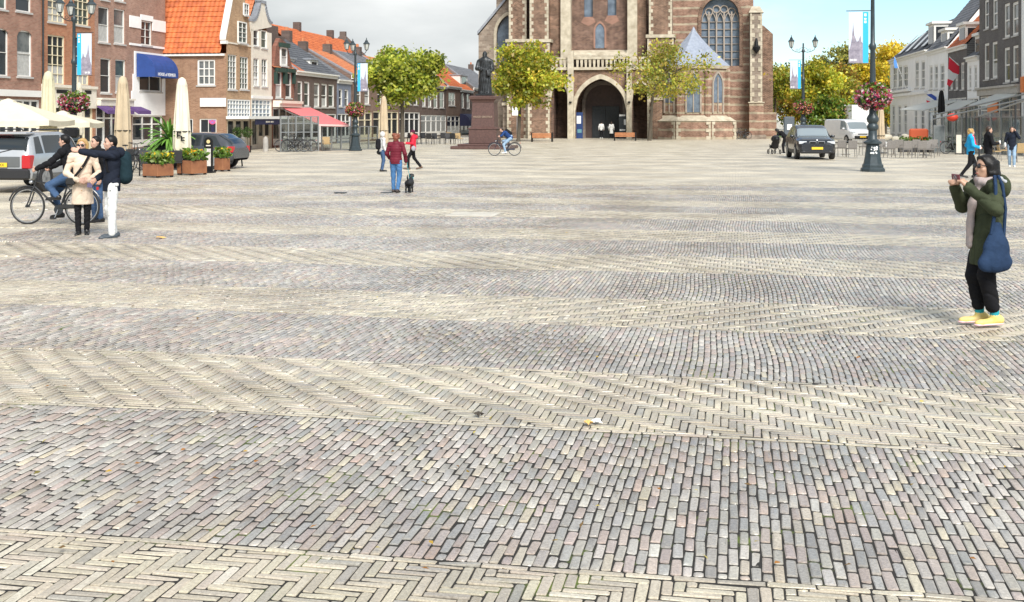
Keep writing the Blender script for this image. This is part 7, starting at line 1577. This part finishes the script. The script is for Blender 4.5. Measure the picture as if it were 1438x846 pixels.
def person(label, loc, az, H=1.7, top=None, legs=None, shoes=None, skin=None, hair=None, hs='short', J=None, hem=.86, coat=False, h=.014, turn=0, tilt=0, hands=((.5,), (.5,)), glasses=False, hood=None, collar=None, bulk=1.0, legr=1.0, cuff=.0, quilt=0, extra=None, socks=None, sit=False, cut_top=True, sleeve=1.0, group='people on the square', zoff=0):
    t = thing('person', label, 'person', (loc[0], loc[1], zoff), -az, None); k_ = H/1.7; t.scale = (k_,)*3; skin = skin or SKIN
    j = dict(pel=V3(0,0,.94), che=V3(0,0,1.26), nek=V3(0,-.01,1.43), hed=V3(0,.025,1.575), shL=V3(-.175,0,1.385), shR=V3(.175,0,1.385), elL=V3(-.245,-.03,1.11), elR=V3(.245,-.03,1.11), wrL=V3(-.25,.06,.88), wrR=V3(.25,.06,.88),
             hiL=V3(-.088,0,.90), hiR=V3(.088,0,.90), knL=V3(-.098,.02,.49), knR=V3(.098,.02,.49), anL=V3(-.10,-.02,.09), anR=V3(.10,-.02,.09), toL=V3(-.115,.14,.03), toR=V3(.115,.14,.03))
    for a, b in (J or {}).items(): j[a] = V3(*b)
    b = SDF(.018); hd = j['hed']; Mh = Matrix.Rotation(turn, 4, 'Z') @ Matrix.Rotation(tilt, 4, 'X'); Q = lambda x, y, z: hd+(Mh @ V3(x, y, z))
    # --- body: one continuous surface from head to feet (mostly under the clothes)
    b.ell(Q(0,-.005,.03), (.074,.094,.088), Mh); b.ell(Q(0,.025,-.035), (.058,.066,.078), Mh); b.ell(Q(0,.048,-.082), (.034,.032,.026), Mh); b.cap(Q(0,.086,.012), .010, Q(0,.104,-.022), .0135); b.cap(Q(0,.085,-.062), .011, Q(0,.088,-.062), .011)
    for sg in (-1, 1): b.ell(Q(sg*.076,-.008,-.005), (.010,.019,.030), Mh); b.ell(Q(sg*.04,.058,-.02), (.024,.02,.022), Mh)
    b.cap(j['nek']-V3(0,0,.04), .056, Q(0,-.015,-.07), .052); b.chain([j['pel'], j['che'], j['nek']-V3(0,0,.05)], [.10,.11,.07])
    b.cap(j['shL'], .045, j['shR'], .045)
    for S_ in 'LR':
        b.chain([j['sh'+S_], j['el'+S_], j['wr'+S_]], [.034,.028,.025]); b.chain([j['pel'], j['hi'+S_], j['kn'+S_], j['an'+S_]], [.08,.062,.036,.026]); b.cap(j['an'+S_]-V3(0,0,.03), .022, j['to'+S_], .014)
    hp_ = dict(hands[0][1]) if len(hands[0]) > 1 else {}; hq_ = dict(hands[1][1]) if len(hands[1]) > 1 else {}
    for S_, sd_, cfg, ov in (('L', -1, hands[0], hp_), ('R', 1, hands[1], hq_)):
        d = ov.get('dir') or (j['wr'+S_]-j['el'+S_]); n = ov.get('nrm') or ((1,0,.1) if S_ == 'R' else (-1,0,.1)); hand(b, j['wr'+S_], d, n, ov.get('side', -1 if S_ == 'R' else 1), cfg[0])
    body = b.build('body', skin, t, h)
    # --- face details
    for sg in (-1, 1):
        MB().ell(Q(sg*.031,.0835,.012), (.012,.007,.0065), 8, 6, Mh).build('eye', EYEM, body, True); MB().tube([Q(sg*.015,.092,.032), Q(sg*.032,.092,.037), Q(sg*.05,.083,.031)], .0042, 5).build('eyebrow', hair or HAIR_BR, body)
    MB().ell(Q(0,.094,-.062), (.022,.008,.007), 8, 6, Mh).build('lips', LIP, body, True)
    if glasses:
        g = MB()
        for sg in (-1, 1): g.ell(Q(sg*.034,.10,.012), (.031,.009,.023), 12, 8, Mh)
        g.tube([Q(-.06,.098,.02), Q(.06,.098,.02)], .004, 5)
        for sg in (-1, 1): g.tube([Q(sg*.064,.09,.02), Q(sg*.082,.0,.02)], .004, 5)
        g.build('sunglasses', LENS, t, True)
    # --- hair
    if hair:
        s = SDF(.02); s.ell(Q(0,-.012,.042), (.086,.104,.094), Mh)
        if hs == 'short': s.cap(Q(0,-.075,.0), .045, Q(0,-.07,-.045), .035); s.cut(Q(0,.028,.028), Mh @ V3(0,.85,-.5)); s.cut(Q(0,-.03,-.055), Mh @ V3(0,.35,-1))
        elif hs == 'bob':
            s.cap(Q(0,-.06,.02), .078, Q(0,-.075,-.12), .066)
            for sg in (-1, 1): s.cap(Q(sg*.064,-.015,.03), .042, Q(sg*.062,-.015,-.125), .034)
            s.cap(Q(-.03,.055,.085), .03, Q(.03,.055,.085), .03); s.cut(Q(0,.045,.02), Mh @ V3(0,1,-.42))
        elif hs == 'curly':
            for i in range(16): a = i*2.4; s.ell(Q(.075*math.cos(a), -.02+.075*math.sin(a), .035+.06*math.sin(i*1.7)), (.045,.045,.045))
            s.cap(Q(0,-.07,.0), .06, Q(0,-.07,-.07), .05); s.cut(Q(0,.05,.02), Mh @ V3(0,1,-.45))
        s.build('hair', hair, t, min(h, .012), folds(.0025, 60, 1.3))
    # --- upper garment
    if top:
        s = SDF(.022); B_ = bulk; fl = ((0,1,0), 1.32)
        s.chain([j['pel']+V3(0,0,.0), (j['pel']+j['che'])*.5, j['che'], j['nek']-V3(0,0,.07)], [.168*B_,.158*B_,.170*B_,.115*B_], fl); s.cap(j['shL'], .078*B_, j['shR'], .078*B_)
        if coat and not sit:
            lo = V3(j['pel'].x, j['pel'].y, hem-.12); s.cap(j['pel'], .172*B_, lo, .205*B_, ((0,1,0), 1.25))
        if not coat and not sit: s.cap(j['pel'], .168*B_, V3(j['pel'].x, j['pel'].y, hem-.16), .166*B_, fl)
        for S_ in 'LR':
            w_ = j['el'+S_].lerp(j['wr'+S_], sleeve); s.chain([j['sh'+S_], j['el'+S_], w_], [.068*B_,.058*B_,.047*B_])
        if collar: s.chain([j['nek']+V3(0,.0,-.02), j['nek']+V3(0,.005,.045)], [.085,.078])
        if hood: s.ell(j['nek']+V3(0,-.11,-.02), (.14,.085,.10))
        if not sit: s.cut((0,0,hem), (0,0,-1))
        else: s.cut(j['pel']-V3(0,0,.06), (0,0,-1))
        fd = folds(.011 if h < .0125 else .008, 19, az+1)
        if quilt: f0 = fd; fd = lambda X, Y, Z: .4*f0(X, Y, Z)+.009*np.abs(np.sin(Z*math.pi/quilt))-.005
        s.build('jacket' if not coat else 'coat', top, t, h, fd)
    if legs:
        s = SDF(.03); s.cap(j['pel']+V3(0,0,.04), .145, j['pel']-V3(0,0,.02), .150, ((0,1,0), 1.25))
        for S_ in 'LR':
            s.chain([j['hi'+S_]+V3(0,0,.0), j['kn'+S_], j['an'+S_]+(j['kn'+S_]-j['an'+S_])*cuff], [.098*legr,.070*legr,.056*legr])
        s.build('trousers', legs, t, h, folds(.008, 22, az, .9))
    if socks:
        for S_ in 'LR': MB().tube([j['an'+S_]+V3(0,0,-.02), j['an'+S_]+V3(0,0,.1)], .044, 10).build('sock', socks, t, True)
    if shoes:
        sm, sole = shoes if isinstance(shoes, tuple) else (shoes, RUBBER)
        for S_ in 'LR':
            a, to = j['an'+S_], j['to'+S_]; f = (to-a); f.z = 0; f = f.normalized() if f.length > 1e-4 else V3(0,1,0); lowz = min(a.z-.085, to.z-.03); up = (to-a); 
            hl = a-f*.05+V3(0,0,-.045); s = SDF(.025); s.cap(a+V3(0,0,-.005), .046, hl+V3(0,0,.01), .044); s.cap(hl, .042, to, .034, ((0,0,1), 1.15)); s.cap(to, .036, to+f*.035, .028, ((0,0,1), 1.2)); sh = s.build('shoe', sm, t, min(h, .012))
            s = SDF(.01); s.cap(hl+V3(0,0,-.032), .046, to+f*.03+V3(0,0,-.018), .043, ((0,0,1), 2.8)); s.build('sole', sole, sh, .009)
    if extra: extra(t, j, Q)
    return t
WHT = cloth('white_cloth', (.70,.70,.68), .85, .05); 
# --- woman with the phone on the right
GRNP = cloth('dark_green_parka', (.046,.055,.030), .75); BAGB = cloth('blue_denim_bag', (.020,.040,.085)); SCARF = mat('grey_pink_scarf', (.32,.29,.29), .9, col2=(.50,.40,.37), vscale=14)
def w1(t, j, Q):
    s = SDF(.03); n = j['nek']
    for i in range(10):
        a = 2*math.pi*i/10; a2 = 2*math.pi*(i+1)/10; p = lambda a: n+V3(.088*math.cos(a), .02+.088*math.sin(a), .008+.018*math.sin(2*a)); s.cap(p(a), .036, p(a2), .036)
    s.chain([n+V3(.0,.10,-.02), V3(.03,.155,1.2), V3(.05,.165,1.0), V3(.06,.17,.80)], [.05,.055,.05,.045], ((0,1,0), 1.6)); s.build('scarf', SCARF, t, .010, folds(.006, 40, 2))
    s = SDF(.03); s.chain([V3(-.27,.06,1.0), V3(-.285,.075,.80), V3(-.29,.085,.70)], [.055,.125,.140], ((1,0,0), 2.0)); s.cap(V3(-.29,.0,.66), .085, V3(-.29,.18,.65), .085, ((1,0,0), 1.5)); s.build('shoulder_bag', BAGB, t, .010, folds(.006, 26, 4))
    for y, y2 in ((.09,.13), (-.01,.0)):
        c = MB(); c.tube([V3(-.10,y*.3-.05,1.475), V3(-.165,y*.4-.01,1.487), V3(-.268,y*.7+.01,1.41), V3(-.30,y,1.18), V3(-.29,y2,.93)], .017, 6); c.build('bag_strap', BAGB, t, True)
    M_ = Matrix.Translation(V3(.02,.33,1.465)) @ Matrix.Rotation(R(-8), 4, 'X'); MB().bbox((-.078,-.006,-.038), (.078,.006,.038), .006, M_).build('phone', mat('phone_red_black', (.16,.02,.04), .3), t)
    MB().torus((0,0,0), .022, .004, 'y', 18, 6, M_.to_3x3()).v
    c = MB(); c.torus((0,0,0), .022, .004, 'y', 18, 6); c.v = [tuple(M_ @ (Vector(v)+V3(0,.008,0))) for v in c.v]; c.build('phone_ring', CHROME, t)
    s = SDF(.025)
    for i in range(13):
        a = R(100+i*26); x, y = .074*math.cos(a), -.03+.082*math.sin(a); k_ = .5+.5*math.sin(i*2.3); s.chain([Q(x*.9, y, .06), Q(x*1.12, y-.012, -.05), Q(x*1.1+.012*math.sin(i), y-.02-.012*k_, -.135-.03*k_)], [.026, .022, .011])
    s.cut(Q(0,.03,0), (0,1,-.25)); s.build('loose_hair', HAIR_BK, t, .0085, folds(.003, 70, .6))
    s = SDF(.03); s.ell(j['nek']+V3(0,-.125,-.05), (.125,.075,.12)); s.build('hood', GRNP, t, .012, folds(.006, 30, 1)); s = SDF(.02); s.cap(j['nek']+V3(-.09,-.07,.03), .025, j['nek']+V3(.09,-.07,.03), .025); s.cap(j['nek']+V3(-.10,-.11,.0), .022, j['nek']+V3(.10,-.13,.0), .022); s.build('hood_lining', cloth('pale_lining', (.42,.44,.46)), t, .010)
JW1 = dict(elL=(-.31,.09,1.17), wrL=(-.085,.255,1.375), elR=(.29,.12,1.16), wrR=(.10,.30,1.36), shL=(-.17,.02,1.375), shR=(.17,.02,1.375), knL=(-.085,.07,.49), anL=(-.08,-.02,.10), toL=(-.09,.13,.035), knR=(.085,.10,.49), anR=(.08,.05,.10), toR=(.09,.20,.035), hed=(0,.03,1.565))
person('woman in a dark green parka photographing with her phone and carrying a blue shoulder bag', gp(1388, 456), R(-96), 1.655, GRNP, BLKC, (mat('yellow_sneaker', (.74,.58,.12), .6, col2=(.76,.58,.26), vscale=9), mat('pink_sole', (.72,.48,.50), .6)), SKIN2, HAIR_BK, 'bob', JW1, hem=.60, coat=True, h=.0085, glasses=True, collar=True, bulk=1.08, legr=1.16, cuff=.24, socks=cloth('teal_sock', (.03,.32,.36)), hands=((1.15, (('dir',(.4,.5,.75)),('nrm',(-.75,-.35,.55)))), (1.15, (('dir',(-.35,.45,.8)),('nrm',(.75,-.4,.5))))), extra=w1, tilt=R(4), turn=R(6))
# --- couple on the left
BEIGE = cloth('beige_trench', (.68,.55,.43), .85, .1); TAN_S = cloth('tan_sleeve', (.50,.33,.20))
def w2(t, j, Q):
    MB().tube([V3(-.13,.085,1.44), V3(-.04,.165,1.25), V3(.10,.185,1.06), V3(.165,.16,.98)], .022, 6).build('bag_strap', BLKC, t, True); MB().bbox((.10,.13,.90), (.26,.22,1.02), .02).build('crossbody_bag', LEATHER, t)
    MB().bbox((-.055,.215,.86), (.035,.228,1.0), .004, Matrix.Rotation(R(-8),4,'Y')).build('booklet', mat('purple_booklet', (.16,.13,.24), .6), t)
    for z in (1.2, 1.0, .8): MB().lathe([(.013,0),(.010,.008)], 10, (.0,.203,z), Matrix.Rotation(R(-90),4,'X').to_3x3()).build('button', TAN_S, t)
person('woman in a beige trench coat and sunglasses holding a booklet', gp(116, 331), R(164), 1.66, BEIGE, BLKC, LEATHER, SKIN, HAIR_BL, 'bob', dict(elL=(-.27,.0,1.10), wrL=(-.13,.20,.97), elR=(.27,.0,1.10), wrR=(.06,.235,.98), anL=(-.07,-.02,.09), anR=(.07,-.01,.09), toL=(-.08,.13,.03), toR=(.085,.14,.03), knL=(-.08,.01,.49), knR=(.08,.01,.49)), hem=.55, coat=True, h=.010, glasses=True, collar=True, bulk=.93, legr=.82, hands=((.7, (('dir',(.9,.25,-.1)),('nrm',(0,1,.2)))), (.8, (('dir',(-.9,.15,-.25)),('nrm',(0,1,.2))))), extra=w2, turn=R(-14))
def m3(t, j, Q):
    s = SDF(.05); s.cap(V3(0,-.21,1.02), .135, V3(0,-.20,1.32), .125, ((0,1,0), 1.05)); s.build('backpack', cloth('dark_teal_pack', (.012,.028,.036)), t, .012, folds(.006, 20, 3))
    for sg in (-1, 1): MB().tube([V3(sg*.11,-.14,1.40), V3(sg*.125,.01,1.475), V3(sg*.12,.125,1.36), V3(sg*.13,.10,1.12), V3(sg*.13,-.08,1.02)], .02, 6).build('backpack_strap', BLKC, t, True)
person('man in a navy jacket and white trousers pointing with an outstretched arm', gp(157, 335), R(-122), 1.72, NAVYC, WHT, mat('grey_shoe', (.06,.075,.09), .5), SKIN, HAIR_BK, 'short', dict(elL=(-.16,.29,1.40), wrL=(-.10,.50,1.45), elR=(.24,.02,1.10), wrR=(.18,.20,.98), anL=(-.10,.02,.09), toL=(-.12,.18,.03), anR=(.11,-.06,.09), toR=(.13,.09,.03)), hem=.78, h=.011, collar=True, hood=True, bulk=1.05, hands=((.25,), (.6,)), extra=m3)
person('young man in a dark jacket standing behind the couple', gp(136, 312), R(-140), 1.66, BLKC, DENIM, LEATHER, SKIN, HAIR_BK, 'short', None, hem=.82, h=.014, collar=True)
# --- dark haired man riding the touring bicycle (local origin at the bicycle's centre, forward +y)
JC = dict(pel=(0,-.34,1.00), che=(0,-.27,1.30), nek=(0,-.235,1.465), hed=(0,-.19,1.615), shL=(-.18,-.24,1.41), shR=(.18,-.24,1.41), elL=(-.26,-.04,1.21), elR=(.26,-.04,1.21), wrL=(-.27,.21,1.10), wrR=(.27,.21,1.10), hiL=(-.09,-.31,.96), hiR=(.09,-.31,.96),
          knL=(-.12,.06,.76), knR=(.12,.07,.60), anL=(-.13,-.10,.58), anR=(.13,-.04,.22), toL=(-.14,.05,.51), toR=(.14,.11,.15))
def mc(t, j, Q): MB().bbox((-.05,.225,1.30), (.05,.235,1.31), .002).build('zip', CHROME, t)
person('dark haired man in a black jacket and jeans riding a bicycle behind the couple', (BIKE1.x, BIKE1.y), R(-84), 1.66, BLKC, DENIM, LEATHER, SKIN, HAIR_BK, 'short', JC, h=.012, collar=True, sit=True, hands=((1.1,), (1.1,)))
# --- woman in the maroon jacket and her dog
MAR = cloth('maroon_puffer', (.15,.018,.032), .55)
WB = gp(556, 271)
person('woman in a maroon puffer jacket and jeans walking a black dog, seen from behind', WB, R(8), 1.60, MAR, cloth('mid_denim', (.07,.17,.34)), mat('brown_boot', (.05,.035,.03), .6), SKIN, HAIR_AU, 'curly', dict(knL=(-.09,.05,.49), anL=(-.08,.05,.09), toL=(-.085,.21,.03), anR=(.07,-.09,.10), toR=(.08,.07,.03), elR=(.27,-.03,1.12), wrR=(.27,.08,.90), elL=(-.27,.02,1.12), wrL=(-.22,.16,.98)), hem=.83, h=.013, collar=True, quilt=.075, bulk=1.04, hands=((.6,), (1.0,)))
DB = gp(575, 271); t = thing('dog', 'small black dog walking on a turquoise lead beside the maroon jacket woman', 'dog', DB, R(-6)); FUR = mat('black_fur', (.010,.010,.011), .6, var=.4, vscale=20)
s = SDF(.035); s.chain([V3(0,-.17,.29), V3(0,.0,.275), V3(0,.15,.29)], [.072,.070,.088]); s.cap(V3(0,.19,.33), .060, V3(0,.27,.43), .048); s.ell(V3(0,.30,.455), (.055,.062,.052)); s.cap(V3(0,.34,.44), .032, V3(0,.41,.425), .022)
for sg in (-1, 1):
    s.ell(V3(sg*.055,.275,.455), (.016,.028,.045)); s.chain([V3(sg*.05,.16,.26), V3(sg*.052,.13,.15), V3(sg*.052,.15,.03)], [.038,.024,.019]); s.cap(V3(sg*.052,.15,.02), .020, V3(sg*.052,.18,.015), .016)
    s.chain([V3(sg*.05,-.16,.27), V3(sg*.06,-.10,.18), V3(sg*.058,-.20,.105), V3(sg*.058,-.18,.03)], [.055,.036,.020,.018]); s.cap(V3(sg*.058,-.18,.018), .019, V3(sg*.058,-.145,.015), .016)
s.chain([V3(0,-.22,.33), V3(0,-.28,.42), V3(0,-.27,.50)], [.024,.018,.012]); s.build('body', FUR, t, .012, folds(.003, 60, 1)); MB().torus((0,.23,.375), .058, .009, 'y', 18, 6).build('collar', mat('turquoise_strap', (.05,.42,.45), .6), t)
a = WB+V3(.28,.08,.88); b = DB+V3(0,.22,.42); tag(MB().tube([a, (a+b)/2-V3(0,0,.08), b], .007, 5).build('dog_lead', MATS['turquoise_strap'], None), 'turquoise dog lead hanging from the maroon jacket woman to her dog', 'lead')
# --- the pair behind her
def px_(t, j, Q):
    s = SDF(.04); s.cap(V3(0,-.19,1.05), .12, V3(0,-.18,1.30), .115); s.build('backpack', BLKC, t, .018); s = SDF(.03); s.ell(V3(-.26,-.02,.82), (.06,.15,.12)); s.build('hand_bag', LEATHER, t, .018); MB().tube([V3(.1,-.05,1.47), V3(-.12,.13,1.2), V3(-.26,0,.93)], .014, 5).build('bag_strap', BLKC, t)
    s = SDF(.03); s.ell(j['hed']+V3(0,-.02,.02), (.105,.115,.13)); s.sub(j['hed']+V3(0,.12,-.01), (.075,.10,.09)); s.build('hood', cloth('pale_grey_hoodie', (.58,.58,.57)), t, .016)
person('person in a pale grey hooded top and jeans with a black bag', gp(537, 241), R(62), 1.50, MATS['pale_grey_hoodie'] if 'pale_grey_hoodie' in MATS else cloth('pale_grey_hoodie', (.58,.58,.57)), DENIM, LEATHER, SKIN, None, 'short', dict(knL=(-.09,.08,.5), anL=(-.09,.0,.09), anR=(.09,-.05,.09), toL=(-.1,.16,.03), toR=(.1,.11,.03)), hem=.85, h=.017, extra=px_)
RED = cloth('red_jacket', (.62,.025,.05), .6)
def pr(t, j, Q):
    MB().bbox((-.2,.40,1.05), (.12,.41,1.27), .003, Matrix.Translation((0,.02,.0)) @ Matrix.Rotation(R(-14),4,'X')).build('map', P_WHITE, t); s = SDF(.03); s.ell(V3(-.26,.02,.92), (.05,.10,.12)); s.build('hand_bag', cloth('grey_bag', (.30,.30,.33)), t, .018)
    s = SDF(.03); s.ell(j['hed']+V3(0,-.01,.065), (.09,.108,.085)); s.cut(j['hed']+V3(0,0,.025), (0,.1,-1)); s.build('beanie', cloth('plum_beanie', (.10,.015,.045)), t, .016); MB().tube([V3(.15,.1,1.46), V3(-.1,.16,1.2), V3(-.25,.05,1.0)], .012, 5).build('bag_strap', BLKC, t)
person('woman in a red jacket and plum beanie reading a white map', gp(580, 238.5), R(-104), 1.55, RED, BLKC, mat('brown_shoe', (.14,.08,.05), .6), SKIN, HAIR_BR, 'short', dict(elL=(-.25,.06,1.13), wrL=(-.16,.31,1.14), elR=(.25,.06,1.13), wrR=(.1,.33,1.14), knL=(-.09,.22,.52), anL=(-.09,.22,.10), toL=(-.1,.38,.06), knR=(.09,-.06,.50), anR=(.09,-.34,.14), toR=(.1,-.2,.04)), hem=.84, h=.016, collar=True, hood=True, hands=((.9,), (.9,)), extra=pr)
# --- cyclist in blue
JB = dict(pel=(0,-.34,1.00), che=(0,-.08,1.22), nek=(0,.07,1.33), hed=(0,.17,1.44), shL=(-.18,.03,1.29), shR=(.18,.03,1.29), elL=(-.26,.16,1.12), elR=(.26,.16,1.12), wrL=(-.27,.24,1.09), wrR=(.27,.24,1.09), hiL=(-.09,-.32,.96), hiR=(.09,-.32,.96),
          knL=(-.12,.06,.62), knR=(.12,.08,.78), anL=(-.13,-.04,.24), anR=(.13,-.10,.56), toL=(-.14,.11,.17), toR=(.14,.05,.49))
BLUJ = cloth('blue_jacket', (.02,.05,.16))
def pc_(t, j, Q):
    s = SDF(.04); s.cap(V3(0,-.33,1.22), .11, V3(0,-.12,1.38), .11); s.build('backpack', BLKC, t, .02)
person('cyclist in a blue jacket leaning forward over the handlebar before the statue', (BIKE2.x, BIKE2.y), R(-93), 1.66, BLUJ, LDENIM, (WHT, P_WHITE), SKIN, HAIR_BR, 'short', JB, h=.017, sit=True, hood=True, hands=((1.1,), (1.1,)), extra=pc_)
# --- pair at the church door, parent with the pushchair
b = CH.pt(U_ := CH.u(842.5), 0, -1.6); person('person in a white jacket and black trousers before the church door', (b.x, b.y), R(8), 1.72, WHT, BLKC, (WHT, P_WHITE), SKIN, HAIR_BK, 'short', None, hem=.82, h=.022)
b = CH.pt(CH.u(857), 0, -1.5); person('person in a long white coat before the church door', (b.x, b.y), R(15), 1.70, WHT, BLKC, LEATHER, SKIN, HAIR_BR, 'bob', None, hem=.5, coat=True, h=.022)
b = gp(1100, 216); person('parent in black bending over the pushchair beside the dark car', (b.x, b.y), R(-70), 1.68, BLKC, BLKC, (BLKC, P_WHITE), SKIN, HAIR_BK, 'bob', dict(pel=(0,-.12,.94), che=(0,.10,1.16), nek=(0,.26,1.24), hed=(0,.38,1.32), shL=(-.17,.2,1.24), shR=(.17,.2,1.24), elL=(-.22,.34,1.02), elR=(.22,.34,1.02), wrL=(-.2,.5,.92), wrR=(.2,.5,.92), hiL=(-.09,-.1,.9), hiR=(.09,-.1,.9)), hem=.80, h=.02, tilt=R(-30))
# --- passers-by on the right
CY = cloth('bright_blue_jacket', (.02,.35,.68), .6)
def pb1(t, j, Q): MB().bbox((.08,.26,1.0), (.2,.30,1.13), .01).build('paper_bag', P_WHITE, t); s = SDF(.03); s.cap(j['nek']+V3(.0,.06,.0), .07, V3(.03,.15,1.1), .05); s.build('scarf', FRED, t, .018)
person('blonde woman in a bright blue jacket striding past the terrace', gp(1363, 250), R(100), 1.66, CY, BLKC, LEATHER, SKIN, HAIR_BL, 'curly', dict(elR=(.25,.04,1.12), wrR=(.16,.24,1.06), elL=(-.26,-.08,1.12), wrL=(-.24,.06,.93), knL=(-.09,.16,.51), anL=(-.09,.14,.09), toL=(-.1,.3,.04), knR=(.09,-.04,.49), anR=(.09,-.30,.14), toR=(.1,-.16,.04)), hem=.80, h=.014, collar=True, extra=pb1)
def pb2(t, j, Q): MB().lathe([(.03,0),(.038,.11)], 10, (.1,.33,1.12)).build('cup', P_WHITE, t); s = SDF(.02); s.cap(j['nek']+V3(0,.09,-.08), .05, V3(0,.15,1.15), .045); s.build('shirt', cloth('blue_shirt', (.16,.24,.34)), t, .016)
person('man in a black open jacket carrying a white cup past the terrace', gp(1388, 249), R(92), 1.74, BLKC, BLKC, LEATHER, SKIN, HAIR_BR, 'short', dict(elR=(.26,.06,1.12), wrR=(.13,.28,1.13), knL=(-.09,.14,.51), anL=(-.09,.16,.09), toL=(-.1,.32,.04), knR=(.09,-.06,.49), anR=(.09,-.36,.16), toR=(.1,-.22,.05)), hem=.78, h=.014, collar=True, hands=((.6,), (1.0,)), extra=pb2)
def pb3(t, j, Q):
    s = SDF(.02); s.ell(V3(.27,.06,.92), (.05,.10,.12)); s.build('white_bag', WHT, t, .014); MB().tube([V3(-.06,.1,1.46), V3(.12,.17,1.2), V3(.26,.06,1.02)], .01, 5).build('bag_strap', BLKC, t); MB().bbox((-.118,.03,1.50), (-.104,.08,1.62), .004).build('phone', BLACK, t)
person('woman in a navy coat and light jeans phoning with a white bag', gp(1421, 234.5), R(200), 1.67, NAVYC, LDENIM, (WHT, P_WHITE), SKIN, HAIR_BR, 'bob', dict(elL=(-.28,.1,1.22), wrL=(-.125,.06,1.49), knL=(-.08,.1,.5), anL=(-.08,.06,.09), toL=(-.09,.22,.03), anR=(.08,-.12,.1), toR=(.09,.04,.03)), hem=.72, h=.015, collar=True, hands=((.9, (('dir',(.05,.1,1)),('nrm',(-1,0,0)))), (.6,)), extra=pb3)
